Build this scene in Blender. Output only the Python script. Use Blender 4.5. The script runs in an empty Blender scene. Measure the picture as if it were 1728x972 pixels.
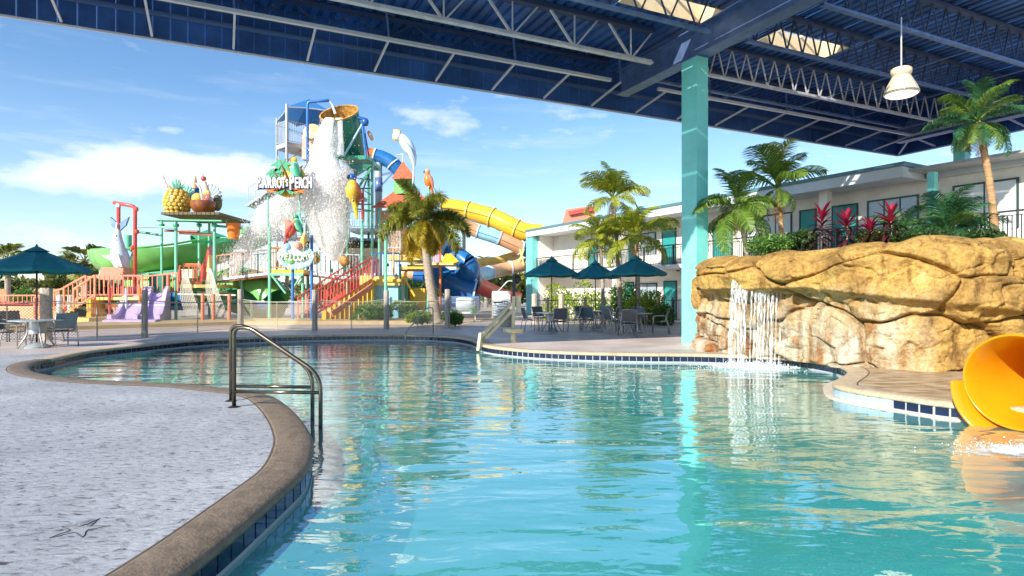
import bpy, math, random
import numpy as np
from mathutils import Vector, Matrix, noise
random.seed(7); rng = np.random.default_rng(7)
R = math.radians; PI = math.pi
sc = bpy.context.scene; COL = sc.collection
V = Vector
# ---------------------------------------------------------------- camera, world, sun, exposure
CAMH = 1.35; F = 1029.0; U0 = 864.0; HV = 500.0
cam = bpy.data.cameras.new('camera'); camo = bpy.data.objects.new('camera', cam); COL.objects.link(camo)
camo.location = (0, 0, CAMH); camo.rotation_euler = (R(90), 0, 0)
cam.sensor_width = 36; cam.lens = 36 * F / 1728; cam.shift_y = (HV - 486) / 1728
cam.clip_start = 0.1; cam.clip_end = 3000
sc.camera = camo
SUN_EL = R(29)
sun_dir = V((math.cos(SUN_EL) * -.62, math.cos(SUN_EL) * -.785, math.sin(SUN_EL)))
sl = bpy.data.lights.new('sun', 'SUN'); sl.energy = 4.2; sl.angle = R(.55); sl.color = (1, .94, .84)
so = bpy.data.objects.new('sun', sl); COL.objects.link(so); so.rotation_euler = sun_dir.to_track_quat('Z', 'Y').to_euler()
sc.view_settings.view_transform = 'Standard'; sc.view_settings.look = 'None'
sc.view_settings.exposure = 0.88; sc.view_settings.gamma = 1
sc.cycles.max_bounces = 7; sc.cycles.transparent_max_bounces = 24
sc.cycles.caustics_reflective = False; sc.cycles.caustics_refractive = False

w = bpy.data.worlds.new('World'); sc.world = w; w.use_nodes = True
nt = w.node_tree; N = nt.nodes; L = nt.links; N.clear()
def nd(t, **k):
    n = N.new(t)
    for a, b in k.items():
        setattr(n, a, b)
    return n
def mth(op, a, b=None, c=None, clamp=False):
    n = N.new('ShaderNodeMath'); n.operation = op; n.use_clamp = clamp
    for i, x in enumerate((a, b, c)):
        if x is None: continue
        if isinstance(x, (int, float)): n.inputs[i].default_value = x
        else: L.new(x, n.inputs[i])
    return n.outputs[0]
sky = nd('ShaderNodeTexSky', sky_type='NISHITA', sun_disc=False)
sky.sun_elevation = SUN_EL; sky.sun_rotation = math.atan2(sun_dir.x, sun_dir.y); sky.altitude = 0
sky.air_density = 1.0; sky.dust_density = 0.25; sky.ozone_density = 3.0
tc = nd('ShaderNodeTexCoord'); sp = nd('ShaderNodeSeparateXYZ'); L.new(tc.outputs['Generated'], sp.inputs[0])
x, y, z = sp.outputs
az = mth('ARCTAN2', x, y)
el = mth('ARCSINE', z)
# warped cloud coordinates in azimuth / elevation
cmb = nd('ShaderNodeCombineXYZ'); L.new(mth('MULTIPLY', az, 1.0), cmb.inputs[0]); L.new(mth('MULTIPLY', el, 2.6), cmb.inputs[1])
n1 = nd('ShaderNodeTexNoise'); n1.inputs['Scale'].default_value = 7.5; n1.inputs['Detail'].default_value = 9; n1.inputs['Roughness'].default_value = .58
L.new(cmb.outputs[0], n1.inputs[0])
cmb2 = nd('ShaderNodeCombineXYZ'); L.new(mth('MULTIPLY', az, 1.0), cmb2.inputs[0]); L.new(mth('MULTIPLY', el, 7.5), cmb2.inputs[1])
n2 = nd('ShaderNodeTexNoise'); n2.inputs['Scale'].default_value = 4.2; n2.inputs['Detail'].default_value = 8; n2.inputs['Roughness'].default_value = .6
L.new(cmb2.outputs[0], n2.inputs[0])
def blob(a0, e0, sa, se, amp):
    da = mth('DIVIDE', mth('SUBTRACT', az, R(a0)), R(sa)); de = mth('DIVIDE', mth('SUBTRACT', el, R(e0)), R(se))
    r2 = mth('ADD', mth('MULTIPLY', da, da), mth('MULTIPLY', de, de))
    return mth('MULTIPLY', mth('EXPONENT', mth('MULTIPLY', r2, -1)), amp)
tot = None
for b in [(-38, 8.6, 6, 1.5, .50), (-31, 10.3, 6.5, 2.2, .66), (-25, 10.2, 5, 2.0, .56), (-19, 10.2, 5, 1.9, .5), (-4, 16.2, 7, 1.9, .42), (7, 14.2, 6, 1.3, .28),
          (-29.2, 13.4, 1.4, .6, .36), (-36, 4.2, 9, 1.5, .3), (-26, 3.5, 8, 1.4, .3), (40, 7, 14, 4, .5), (-60, 12, 12, 4, .5), (70, 14, 16, 4, .4), (150, 13, 30, 5, .5), (-120, 16, 30, 6, .45)]:
    t = blob(*b); tot = t if tot is None else mth('ADD', tot, t)
cum = mth('MULTIPLY_ADD', mth('SUBTRACT', n1.outputs[0], .5), 1.9, mth('SUBTRACT', tot, .22))
cum = mth('MULTIPLY', cum, 2.4, clamp=True)
cir = mth('MULTIPLY', mth('SUBTRACT', n2.outputs[0], .53), 2.4, clamp=True)
lowm = mth('MULTIPLY', mth('SUBTRACT', R(17), mth('ABSOLUTE', mth('SUBTRACT', el, R(9)))), 3.2, clamp=True)
veil = mth('MULTIPLY', mth('SUBTRACT', 1.0, mth('MULTIPLY', mth('ABSOLUTE', el), 3.3), clamp=True), .30)
cir = mth('ADD', mth('MULTIPLY', mth('MULTIPLY', cir, lowm), .7), mth('MULTIPLY', veil, mth('MULTIPLY_ADD', n2.outputs[0], 1.4, .3)))
msk = mth('MAXIMUM', cum, cir); msk = mth('MULTIPLY', msk, .8)
mix = nd('ShaderNodeMixRGB'); L.new(msk, mix.inputs[0])
hs = nd('ShaderNodeHueSaturation'); hs.inputs['Saturation'].default_value = 1.12; L.new(sky.outputs[0], hs.inputs['Color'])
L.new(hs.outputs[0], mix.inputs[1]); mix.inputs[2].default_value = (5.4, 5.8, 6.4, 1)
# below the horizon: ground tone for stray rays
bg = nd('ShaderNodeBackground'); bg.inputs['Strength'].default_value = .115; L.new(mix.outputs[0], bg.inputs[0])
wo = nd('ShaderNodeOutputWorld'); L.new(bg.outputs[0], wo.inputs[0])

# ---------------------------------------------------------------- helpers
def W(u, v, Y):
    return V(((u - U0) / F * Y, Y, CAMH + (HV - v) / F * Y))
def G(u, v, z=0.0):
    Y = (CAMH - z) * F / (v - HV)
    return V(((u - U0) / F * Y, Y, z))
class MB:
    def __init__(s): s.v = []; s.f = []; s.mi = []; s.cur = 0
    def add(s, vs, fs):
        o = len(s.v); s.v += [tuple(p) for p in vs]; s.f += [tuple(i + o for i in f) for f in fs]; s.mi += [s.cur] * len(fs); return s
    def box(s, c, d, rz=0, taper=1.0):
        hx, hy, hz = d[0] / 2, d[1] / 2, d[2] / 2; cr, sr = math.cos(rz), math.sin(rz); vs = []
        for zz in (-1, 1):
            k = taper if zz > 0 else 1
            for (a, b) in ((-1, -1), (1, -1), (1, 1), (-1, 1)):
                px, py = a * hx * k, b * hy * k
                vs.append((c[0] + px * cr - py * sr, c[1] + px * sr + py * cr, c[2] + zz * hz))
        return s.add(vs, [(0, 3, 2, 1), (4, 5, 6, 7), (0, 1, 5, 4), (1, 2, 6, 5), (2, 3, 7, 6), (3, 0, 4, 7)])
    def bar(s, a, b, w_, h_=None, up=(0, 0, 1)):
        a, b = V(a), V(b); h_ = h_ or w_; d = (b - a)
        if d.length < 1e-6: return s
        d.normalize(); up = V(up)
        if abs(d.dot(up)) > .98: up = V((0, 1, 0))
        x_ = d.cross(up).normalized() * w_ / 2; z_ = x_.cross(d).normalized() * h_ / 2
        vs = [a - x_ - z_, a + x_ - z_, a + x_ + z_, a - x_ + z_, b - x_ - z_, b + x_ - z_, b + x_ + z_, b - x_ + z_]
        return s.add(vs, [(0, 1, 2, 3), (7, 6, 5, 4), (0, 4, 5, 1), (1, 5, 6, 2), (2, 6, 7, 3), (3, 7, 4, 0)])
    def tube(s, pts, r, n=8, caps=True, a0=0, a1=2 * PI, up=None):
        pts = [V(p) for p in pts]; m = len(pts); rs = r if isinstance(r, (list, tuple)) else [r] * m
        full = abs(a1 - a0 - 2 * PI) < 1e-4; k = n if full else n + 1
        vs = []; X = None
        for i, p in enumerate(pts):
            t = (pts[min(i + 1, m - 1)] - pts[max(i - 1, 0)]).normalized()
            if up is not None:
                X = t.cross(V(up))
                X = X.normalized() if X.length > 1e-5 else V((1, 0, 0))
            elif X is None:
                X = t.orthogonal().normalized()
            else:
                X = (X - t * X.dot(t)).normalized()
            Yv = X.cross(t).normalized()
            for j in range(k):
                a = a0 + (a1 - a0) * j / n
                vs.append(p + (X * math.cos(a) + Yv * math.sin(a)) * rs[i])
        fs = []
        for i in range(m - 1):
            for j in range(n):
                j2 = (j + 1) % k
                fs.append((i * k + j, i * k + j2, (i + 1) * k + j2, (i + 1) * k + j))
        if caps and full:
            fs.append(tuple(reversed(range(k)))); fs.append(tuple((m - 1) * k + j for j in range(k)))
        return s.add(vs, fs)
    def lathe(s, prof, c=(0, 0, 0), n=16, M=None, ang=2 * PI):
        c = V(c); vs = []; fs = []; full = ang > 6.28; k = n if full else n + 1
        for (r, z_) in prof:
            for j in range(k):
                a = ang * j / n; p = V((r * math.cos(a), r * math.sin(a), z_))
                if M is not None: p = M @ p
                vs.append(p + c)
        for i in range(len(prof) - 1):
            for j in range(n):
                j2 = (j + 1) % k
                fs.append((i * k + j, i * k + j2, (i + 1) * k + j2, (i + 1) * k + j))
        return s.add(vs, fs)
    def ell(s, c, r, n=12, m=8, M=None):
        prof = [(math.sin(PI * i / m), -math.cos(PI * i / m)) for i in range(m + 1)]
        S = Matrix.Diagonal(V(r)) if M is None else M @ Matrix.Diagonal(V(r))
        return s.lathe([(max(a, 1e-4), b) for a, b in prof], c, n, S)
    def prism(s, pts, off):
        n = len(pts); off = V(off); pts = [V(p) for p in pts]
        vs = pts + [p + off for p in pts]
        fs = [tuple(range(n)), tuple(reversed(range(n, 2 * n)))] + [(i, i + n, (i + 1) % n + n, (i + 1) % n) for i in range(n)]
        return s.add(vs, fs)
    def quad(s, a, b, c, d): return s.add([a, b, c, d], [(0, 1, 2, 3)])
    def mesh(s, name, mats, smooth=False):
        me = bpy.data.meshes.new(name); me.from_pydata(s.v, [], s.f)
        if not isinstance(mats, (list, tuple)): mats = [mats]
        for m_ in mats: me.materials.append(m_)
        if len(mats) > 1: me.polygons.foreach_set('material_index', s.mi)
        me.polygons.foreach_set('use_smooth', [bool(smooth)] * len(s.f))
        me.update()
        if smooth and smooth != 'all':
            try: me.set_sharp_from_angle(angle=R(smooth if smooth is not True else 40))
            except Exception: pass
        return me
ORG = {}
def link(o, parent=None):
    COL.objects.link(o)
    if parent is not None: o.parent = parent
def tag(o, label=None, cat=None, group=None, kind=None):
    if label: o['label'] = label
    if cat: o['category'] = cat
    if group: o['group'] = group
    if kind: o['kind'] = kind
    return o
def thing(name, label, cat, loc=(0, 0, 0), rz=0, group=None):
    o = bpy.data.objects.new(name, None); o.empty_display_size = .2; COL.objects.link(o); o.location = loc; o.rotation_euler = (0, 0, rz)
    ORG[o.name] = V(loc) if rz == 0 else None
    return tag(o, label, cat, group)
def part(name, mb, mat, parent=None, smooth=False, label=None, kind=None, world=True):
    """mb in world coordinates if world, else in the parent's own coordinates"""
    if world and parent is not None:
        o0 = ORG[parent.name]; mb.v = [(a - o0.x, b - o0.y, c - o0.z) for a, b, c in mb.v]
    o = bpy.data.objects.new(name, mb.mesh(name, mat, smooth)); link(o, parent)
    ORG[o.name] = ORG[parent.name] if (world and parent is not None) else V((0, 0, 0))
    return tag(o, label, None, None, kind)
def solo(name, mb, mat, label, cat, group=None, smooth=False):
    """a thing that is one mesh: origin moved to its base centre"""
    a = np.array(mb.v); c = V(((a[:, 0].min() + a[:, 0].max()) / 2, (a[:, 1].min() + a[:, 1].max()) / 2, a[:, 2].min()))
    mb.v = [(p[0] - c.x, p[1] - c.y, p[2] - c.z) for p in mb.v]
    o = bpy.data.objects.new(name, mb.mesh(name, mat, smooth)); o.location = c; link(o); ORG[o.name] = c
    return tag(o, label, cat, group)
def struct(name, mb, mat, smooth=False):
    o = bpy.data.objects.new(name, mb.mesh(name, mat, smooth)); link(o); o['kind'] = 'structure'; ORG[o.name] = V((0, 0, 0)); return o
def inst(name, me, parent, M, label=None, world=True):
    o = bpy.data.objects.new(name, me); link(o, parent)
    if world and parent is not None: M = Matrix.Translation(-ORG[parent.name]) @ M
    o.matrix_basis = M
    ORG[o.name] = V((0, 0, 0))
    if label: o['label'] = label
    return o
UB = {}
def barobj(name, a, b, w_, mat, parent, h_=None, label=None, rnd=False):
    """one straight member as its own object sharing a unit mesh"""
    key = (mat.name, rnd)
    if key not in UB:
        m_ = MB()
        if rnd: m_.tube([(0, 0, -.5), (0, 0, .5)], .5, 10)
        else: m_.box((0, 0, 0), (1, 1, 1))
        UB[key] = m_.mesh('member', mat, 40 if rnd else False)
    a, b = V(a), V(b); d = b - a; q = d.to_track_quat('Z', 'Y')
    M = Matrix.Translation((a + b) / 2) @ q.to_matrix().to_4x4() @ Matrix.Diagonal(V((w_, h_ or w_, d.length, 1)))
    return inst(name, UB[key], parent, M, label)
def copy_tree(o, parent=None, loc=None, rz=None, label=None):
    c = o.copy(); COL.objects.link(c)
    if parent is not None: c.parent = parent
    if loc is not None: c.location = loc
    if rz is not None: c.rotation_euler = (0, 0, rz)
    if label: c['label'] = label
    for ch in list(KIDS.get(o.name, [])) or [k for k in bpy.data.objects if k.parent == o]:
        copy_tree(ch, c)
    return c
KIDS = {}
def remember(o):
    k = [c for c in bpy.data.objects if c.parent == o]; KIDS[o.name] = k
    for c in k: remember(c)

# ---------------------------------------------------------------- materials
def mat(name, col, rough=.6, var=0.0, vs=6.0, bump=0.0, bs=20.0, metal=0.0, spec=.5, col2=None, stretch=None, trans=0, dirt=0.0):
    m = bpy.data.materials.new(name); m.use_nodes = True; n = m.node_tree.nodes; l = m.node_tree.links
    b = n['Principled BSDF']; b.inputs['Base Color'].default_value = (*col, 1); b.inputs['Roughness'].default_value = rough
    b.inputs['Metallic'].default_value = metal; b.inputs['Specular IOR Level'].default_value = spec
    t = n.new('ShaderNodeTexCoord'); src = t.outputs['Object']
    if stretch:
        mp = n.new('ShaderNodeMapping'); mp.inputs['Scale'].default_value = stretch; l.new(src, mp.inputs[0]); src = mp.outputs[0]
    if var or col2:
        x_ = n.new('ShaderNodeTexNoise'); x_.inputs['Scale'].default_value = vs; x_.inputs['Detail'].default_value = 6; x_.inputs['Roughness'].default_value = .6; l.new(src, x_.inputs[0])
        rp = n.new('ShaderNodeValToRGB'); rp.color_ramp.elements[0].position = .34; rp.color_ramp.elements[1].position = .66
        c1 = tuple(max(0, c * (1 - var)) for c in col); c2 = col2 or tuple(min(1, c * (1 + var)) for c in col)
        rp.color_ramp.elements[0].color = (*c1, 1); rp.color_ramp.elements[1].color = (*c2, 1)
        l.new(x_.outputs[0], rp.inputs[0]); last = rp.outputs[0]
        if dirt:
            x2 = n.new('ShaderNodeTexNoise'); x2.inputs['Scale'].default_value = vs * .35; x2.inputs['Detail'].default_value = 8; l.new(src, x2.inputs[0])
            r2 = n.new('ShaderNodeValToRGB'); r2.color_ramp.elements[0].position = .5; r2.color_ramp.elements[1].position = .72
            r2.color_ramp.elements[0].color = (1, 1, 1, 1); r2.color_ramp.elements[1].color = (1 - dirt, 1 - dirt, 1 - dirt * 1.1, 1); l.new(x2.outputs[0], r2.inputs[0])
            mm = n.new('ShaderNodeMixRGB'); mm.blend_type = 'MULTIPLY'; mm.inputs[0].default_value = 1; l.new(last, mm.inputs[1]); l.new(r2.outputs[0], mm.inputs[2]); last = mm.outputs[0]
        l.new(last, b.inputs['Base Color'])
    if bump:
        y_ = n.new('ShaderNodeTexNoise'); y_.inputs['Scale'].default_value = bs; y_.inputs['Detail'].default_value = 6; l.new(src, y_.inputs[0])
        bp = n.new('ShaderNodeBump'); bp.inputs['Strength'].default_value = bump; bp.inputs['Distance'].default_value = .02; l.new(y_.outputs[0], bp.inputs['Height']); l.new(bp.outputs[0], b.inputs['Normal'])
    if trans:   # thin leaf-like translucency
        tr = n.new('ShaderNodeBsdfTranslucent'); mx = n.new('ShaderNodeMixShader'); mx.inputs[0].default_value = trans
        if b.inputs['Base Color'].links: l.new(b.inputs['Base Color'].links[0].from_socket, tr.inputs[0])
        else: tr.inputs[0].default_value = (*col, 1)
        out = n['Material Output']; l.new(b.outputs[0], mx.inputs[1]); l.new(tr.outputs[0], mx.inputs[2]); l.new(mx.outputs[0], out.inputs[0])
    return m
def leafmat(name, c1, c2, c3=None, trans=.35, rough=.5):
    """colour varies from leaf to leaf (random per island) """
    m = bpy.data.materials.new(name); m.use_nodes = True; n = m.node_tree.nodes; l = m.node_tree.links; b = n['Principled BSDF']
    g = n.new('ShaderNodeNewGeometry'); rp = n.new('ShaderNodeValToRGB'); rp.color_ramp.elements[0].color = (*c1, 1); rp.color_ramp.elements[1].color = (*c2, 1)
    if c3: e = rp.color_ramp.elements.new(.86); e.color = (*c2, 1); rp.color_ramp.elements[2].color = (*c3, 1)
    l.new(g.outputs['Random Per Island'], rp.inputs[0]); l.new(rp.outputs[0], b.inputs['Base Color']); b.inputs['Roughness'].default_value = rough
    tr = n.new('ShaderNodeBsdfTranslucent'); l.new(rp.outputs[0], tr.inputs[0]); mx = n.new('ShaderNodeMixShader'); mx.inputs[0].default_value = trans
    l.new(b.outputs[0], mx.inputs[1]); l.new(tr.outputs[0], mx.inputs[2]); l.new(mx.outputs[0], n['Material Output'].inputs[0])
    return m
M = {}
def mk(k, *a, **q): M[k] = mat(k, *a, **q)
mk('deck', (.36, .35, .36), .42, bump=.6, bs=14)
mk('coping', (.20, .145, .095), .5, var=.22, vs=14, bump=.45, bs=45, dirt=.3)
mk('coping_light', (.56, .44, .29), .55, var=.2, vs=14, bump=.5, bs=50, dirt=.25)
mk('tile_navy', (.005, .009, .045), .12, var=.5, vs=5, bump=.1, bs=10, spec=.7)
mk('tile_pale', (.42, .55, .66), .15, var=.2, vs=8)
mk('grout', (.45, .47, .48), .7)
mk('sand_floor', (.62, .54, .44), .7, var=.12, vs=.8, bump=.3, bs=8, dirt=.2)
mk('white', (.78, .78, .76), .45, var=.06, vs=3)
mk('teal_col', (.22, .74, .67), .35, var=.08, vs=1.2, dirt=.10, spec=.6)
mk('roof_blue', (.04, .12, .36), .38, var=.4, vs=.7, dirt=.3, metal=.3)
mk('steel_blue', (.14, .22, .42), .4, var=.2, vs=3, metal=.4)
mk('steel_dark', (.05, .08, .17), .5, var=.3, vs=3, metal=.3)
mk('steel_pale', (.68, .70, .76), .35, var=.15, vs=4, metal=.3)
mk('cream_shaft', (.82, .66, .42), .7, var=.08)
mk('stucco', (.82, .78, .70), .8, var=.07, vs=1.5, bump=.25, bs=30, dirt=.12)
mk('stucco_white', (.74, .74, .72), .7, var=.05, vs=1, dirt=.1)
mk('fascia_teal', (.09, .20, .22), .4, var=.1)
mk('fascia_pale', (.58, .64, .66), .5, var=.06, vs=1, dirt=.12)
mk('door_teal', (.03, .30, .28), .35, var=.06)
mk('frame_dark', (.03, .06, .06), .4)
mk('rail', (.05, .05, .055), .4, metal=.3)
mk('glass', (.30, .38, .42), .06, spec=1.0)
mk('curtain', (.75, .78, .78), .35, var=.05, vs=1, stretch=(1, 1, .1))
mk('aqua_brick', (.20, .60, .58), .5, var=.07)
mk('canvas', (.008, .19, .215), .75, var=.15, vs=3, bump=.1, bs=80, trans=.08)
mk('pole_dark', (.06, .05, .045), .4, metal=.4)
mk('alu', (.42, .40, .37), .35, metal=.6, var=.1)
mk('sling', (.12, .13, .14), .7, var=.2, vs=90, stretch=(1, 1, 6))
mk('sling_blue', (.16, .23, .27), .7, var=.2, vs=90)
mk('table', (.42, .45, .47), .25, metal=.3, var=.1)
mk('stone_base', (.30, .34, .36), .5, var=.15, vs=12)
mk('bronze', (.13, .115, .085), .22, metal=.85, var=.15, vs=8)
mk('wood_post', (.40, .35, .28), .85, var=.35, vs=9, bump=.8, bs=30, stretch=(3, 3, .4))
mk('stone_post', (.48, .42, .33), .85, var=.25, vs=10, bump=.8, bs=16)
mk('wood_fence', (.40, .24, .12), .8, var=.25, vs=6, stretch=(3, 3, .5))
mk('rope', (.45, .40, .30), .9)
mk('wire', (.46, .38, .27), .6)
mk('lift_beige', (.62, .56, .36), .4, var=.06)
mk('lift_black', (.02, .02, .022), .5)
PL = dict(rough=.3, var=.10, vs=1.6, dirt=.12)
mk('green', (.055, .34, .17), **PL); mk('green_mint', (.20, .60, .42), **PL); mk('lime', (.20, .55, .15), **PL)
mk('blue', (.035, .17, .52), **PL); mk('skyblue', (.32, .60, .76), **PL); mk('deepblue', (.02, .10, .34), **PL); mk('slideblue', (.018, .15, .40), **PL)
mk('red', (.56, .085, .065), **PL); mk('orange', (.80, .22, .035), **PL); mk('coral', (.76, .25, .15), **PL); mk('yellow', (.80, .50, .04), **PL)
mk('paleyellow', (.80, .60, .20), **PL); mk('purple', (.56, .44, .68), **PL); mk('roof_red', (.55, .13, .06), .6, var=.2, vs=5, dirt=.2)
mk('peach', (.80, .42, .22), **PL); mk('grey_steel', (.40, .41, .41), .5, var=.15, vs=3, dirt=.15); mk('bluewhite', (.58, .68, .76), **PL)
mk('bucket_green', (.015, .20, .13), .3, var=.15, vs=1.2, dirt=.2); mk('bucket_gold', (.50, .27, .06), .5, var=.5, vs=4)
mk('shade_blue', (.04, .20, .50), .7, var=.1, trans=.2)
mk('brown', (.26, .08, .025), .25, var=.35, vs=3); mk('plank_brown', (.13, .11, .05), .7, var=.3, vs=5)
mk('pine_gold', (.66, .45, .07), .45, var=.25, vs=8); mk('cream', (.75, .62, .42), .5, var=.08)
mk('black', (.012, .012, .012), .5); mk('pink', (.68, .36, .28), .5, var=.15)
mk('trunk_grey', (.34, .28, .22), .85, var=.3, vs=5, bump=.8, bs=14, stretch=(1, 1, 4))
mk('trunk_tan', (.42, .25, .12), .8, var=.3, vs=5, bump=.6, bs=14, stretch=(1, 1, 5))
mk('soil', (.10, .075, .05), .9, var=.3)
M['palm_green'] = leafmat('palm_green', (.07, .18, .025), (.22, .34, .045), (.42, .42, .05))
M['palm_deep'] = leafmat('palm_deep', (.02, .09, .035), (.06, .20, .07), (.16, .30, .07))
M['palm_yellow'] = leafmat('palm_yellow', (.20, .28, .03), (.44, .46, .04), (.60, .50, .05))
M['palm_olive'] = leafmat('palm_olive', (.12, .16, .02), (.34, .34, .045), (.50, .38, .04))
M['palm_gold'] = leafmat('palm_gold', (.42, .32, .025), (.60, .44, .03), (.48, .44, .05))
M['bush_lime'] = leafmat('bush_lime', (.10, .22, .02), (.40, .50, .03), (.55, .55, .04))
M['bush_green'] = leafmat('bush_green', (.03, .11, .02), (.14, .30, .05), (.30, .42, .08))
M['bush_dark'] = leafmat('bush_dark', (.015, .05, .015), (.06, .14, .03), (.13, .2, .05))
M['tree_far'] = leafmat('tree_far', (.05, .08, .02), (.16, .19, .04), (.27, .24, .06))
M['cord_red'] = leafmat('cord_red', (.22, .01, .035), (.44, .022, .07), (.52, .12, .12))
M['cord_dark'] = leafmat('cord_dark', (.05, .008, .018), (.10, .02, .02), (.03, .04, .02))
# ================================================================ deck, pool, water
def dense(pts, step=.12):
    """Catmull-Rom through 2-D points"""
    P = [V((p[0], p[1])) for p in pts]; out = []
    for i in range(len(P) - 1):
        p0, p1, p2, p3 = P[max(i - 1, 0)], P[i], P[i + 1], P[min(i + 2, len(P) - 1)]
        n = max(1, int((p2 - p1).length / step))
        for k in range(n):
            t = k / n
            out.append(.5 * ((2 * p1) + (p2 - p0) * t + (2 * p0 - 5 * p1 + 4 * p2 - p3) * t * t + (3 * p1 - p0 - 3 * p2 + p3) * t ** 3))
    out.append(P[-1]); return out
near_px = [(391, 900), (480, 824), (518, 789), (527.5, 753), (524, 731), (498, 695.5), (462, 669), (420, 659), (387, 656), (311, 648), (235, 645), (155, 641), (89, 634)]
tip_px = [(55, 626), (50, 618), (62, 611), (89, 606), (155, 592)]
far_px = [(231, 583.5), (311, 575.5), (387, 571), (502, 566.7), (600, 565), (700, 565.5), (760, 568), (790, 572), (804, 576.7), (815, 582.5), (843, 587), (901, 592), (988, 595.6), (1085, 597.5), (1160, 598), (1234, 600), (1338, 605), (1397, 613), (1419, 618), (1431, 625), (1424, 633), (1409, 641), (1404, 648), (1415, 653), (1464, 662), (1530, 671), (1610, 682)]
near = [(G(u, v).x, G(u, v).y) for u, v in near_px]
first = [(-.9, -2.6), (-1.35, -.6), (-1.75, 1.2), (-1.62, 2.94)]
far = [(G(u, v).x, G(u, v).y) for u, v in tip_px + far_px]
last = [(6.9, 6.95), (8.6, 6.4), (11.5, 5.0), (13, 1.5), (12, -2.6)]
edge = dense(first + near + far + last, .155)
E2 = [p.copy() for p in edge]
for _ in range(2):
    E2 = [E2[0]] + [(E2[i - 1] + E2[i] * 2 + E2[i + 1]) / 4 for i in range(1, len(E2) - 1)] + [E2[-1]]
edge = dense(E2, .155)
n_e = len(edge)
tan = [(edge[min(i + 1, n_e - 1)] - edge[max(i - 1, 0)]).normalized() for i in range(n_e)]
# pool lies to the right of the direction of travel (going away from the camera on the left bank): outward = left normal
outn = [V((-t.y, t.x)) for t in tan]
def off(d): return [edge[i] + outn[i] * d for i in range(n_e)]
WZ = -.20
# --- deck sheet with the pool cut out, as a triangulated ring
import bmesh
def fill(outer, holes, z, name, mt, grid=None):
    import mathutils.geometry as mg
    pl = [[V((p[0], p[1], 0)) for p in outer]] + [[V((p[0], p[1], 0)) for p in h] for h in holes]
    tris = mg.tessellate_polygon(pl); vs = [q for ring in pl for q in ring]
    m_ = MB(); m_.add([(q.x, q.y, z) for q in vs], [tuple(t) if ((vs[t[1]] - vs[t[0]]).cross(vs[t[2]] - vs[t[0]])).z > 0 else tuple(reversed(t)) for t in tris])
    return m_
COPW = .33
cop_out = off(COPW)
hole = [(p.x, p.y) for p in cop_out]
S = 900
m_ = fill([(-S, -S), (S, -S), (S, S), (-S, S)], [hole], 0.0, 'deck', None)
# deck material: stamped concrete near, warmer tan further away
dm = bpy.data.materials.new('stamped_concrete'); dm.use_nodes = True; n = dm.node_tree.nodes; l = dm.node_tree.links; b = n['Principled BSDF']
g = n.new('ShaderNodeNewGeometry'); pos = g.outputs['Position']
mp = n.new('ShaderNodeMapping'); mp.inputs['Rotation'].default_value = (0, 0, R(-12)); mp.inputs['Scale'].default_value = (1.0, 2.0, 1); l.new(pos, mp.inputs[0])
nA = n.new('ShaderNodeTexNoise'); nA.inputs['Scale'].default_value = 11.0; nA.inputs['Detail'].default_value = 14; nA.inputs['Roughness'].default_value = .72; nA.inputs['Distortion'].default_value = .6; l.new(mp.outputs[0], nA.inputs[0])
nB = n.new('ShaderNodeTexNoise'); nB.inputs['Scale'].default_value = .8; nB.inputs['Detail'].default_value = 5; l.new(pos, nB.inputs[0])
rA = n.new('ShaderNodeValToRGB'); e_ = rA.color_ramp.elements; e_[0].position = .36; e_[0].color = (.10, .06, .07, 1); e_[1].position = .46; e_[1].color = (.50, .51, .525, 1); x_ = e_.new(.64); x_.color = (.64, .655, .675, 1)
l.new(nA.outputs[0], rA.inputs[0])
rB = n.new('ShaderNodeValToRGB'); e_ = rB.color_ramp.elements; e_[0].position = .3; e_[0].color = (.62, .62, .65, 1); e_[1].position = .7; e_[1].color = (1, 1, 1, 1); l.new(nB.outputs[0], rB.inputs[0])
mA = n.new('ShaderNodeMixRGB'); mA.blend_type = 'MULTIPLY'; mA.inputs[0].default_value = 1; l.new(rA.outputs[0], mA.inputs[1]); l.new(rB.outputs[0], mA.inputs[2])
# the far deck beyond the pool blends to a warm pinkish tan
rC = n.new('ShaderNodeValToRGB'); e_ = rC.color_ramp.elements; e_[0].position = .35; e_[0].color = (.54, .42, .36, 1); e_[1].position = .65; e_[1].color = (.74, .60, .53, 1); l.new(nB.outputs[0], rC.inputs[0])
spx = n.new('ShaderNodeSeparateXYZ'); l.new(pos, spx.inputs[0])
md = n.new('ShaderNodeMath'); md.operation = 'MULTIPLY_ADD'; l.new(spx.outputs[1], md.inputs[0]); md.inputs[1].default_value = .45; md.inputs[2].default_value = -6.2; md.use_clamp = True
m2 = n.new('ShaderNodeMath'); m2.operation = 'MULTIPLY'; l.new(md.outputs[0], m2.inputs[0]); m2.inputs[1].default_value = .9
mB = n.new('ShaderNodeMixRGB'); l.new(m2.outputs[0], mB.inputs[0]); l.new(mA.outputs[0], mB.inputs[1]); l.new(rC.outputs[0], mB.inputs[2]); 
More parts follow.
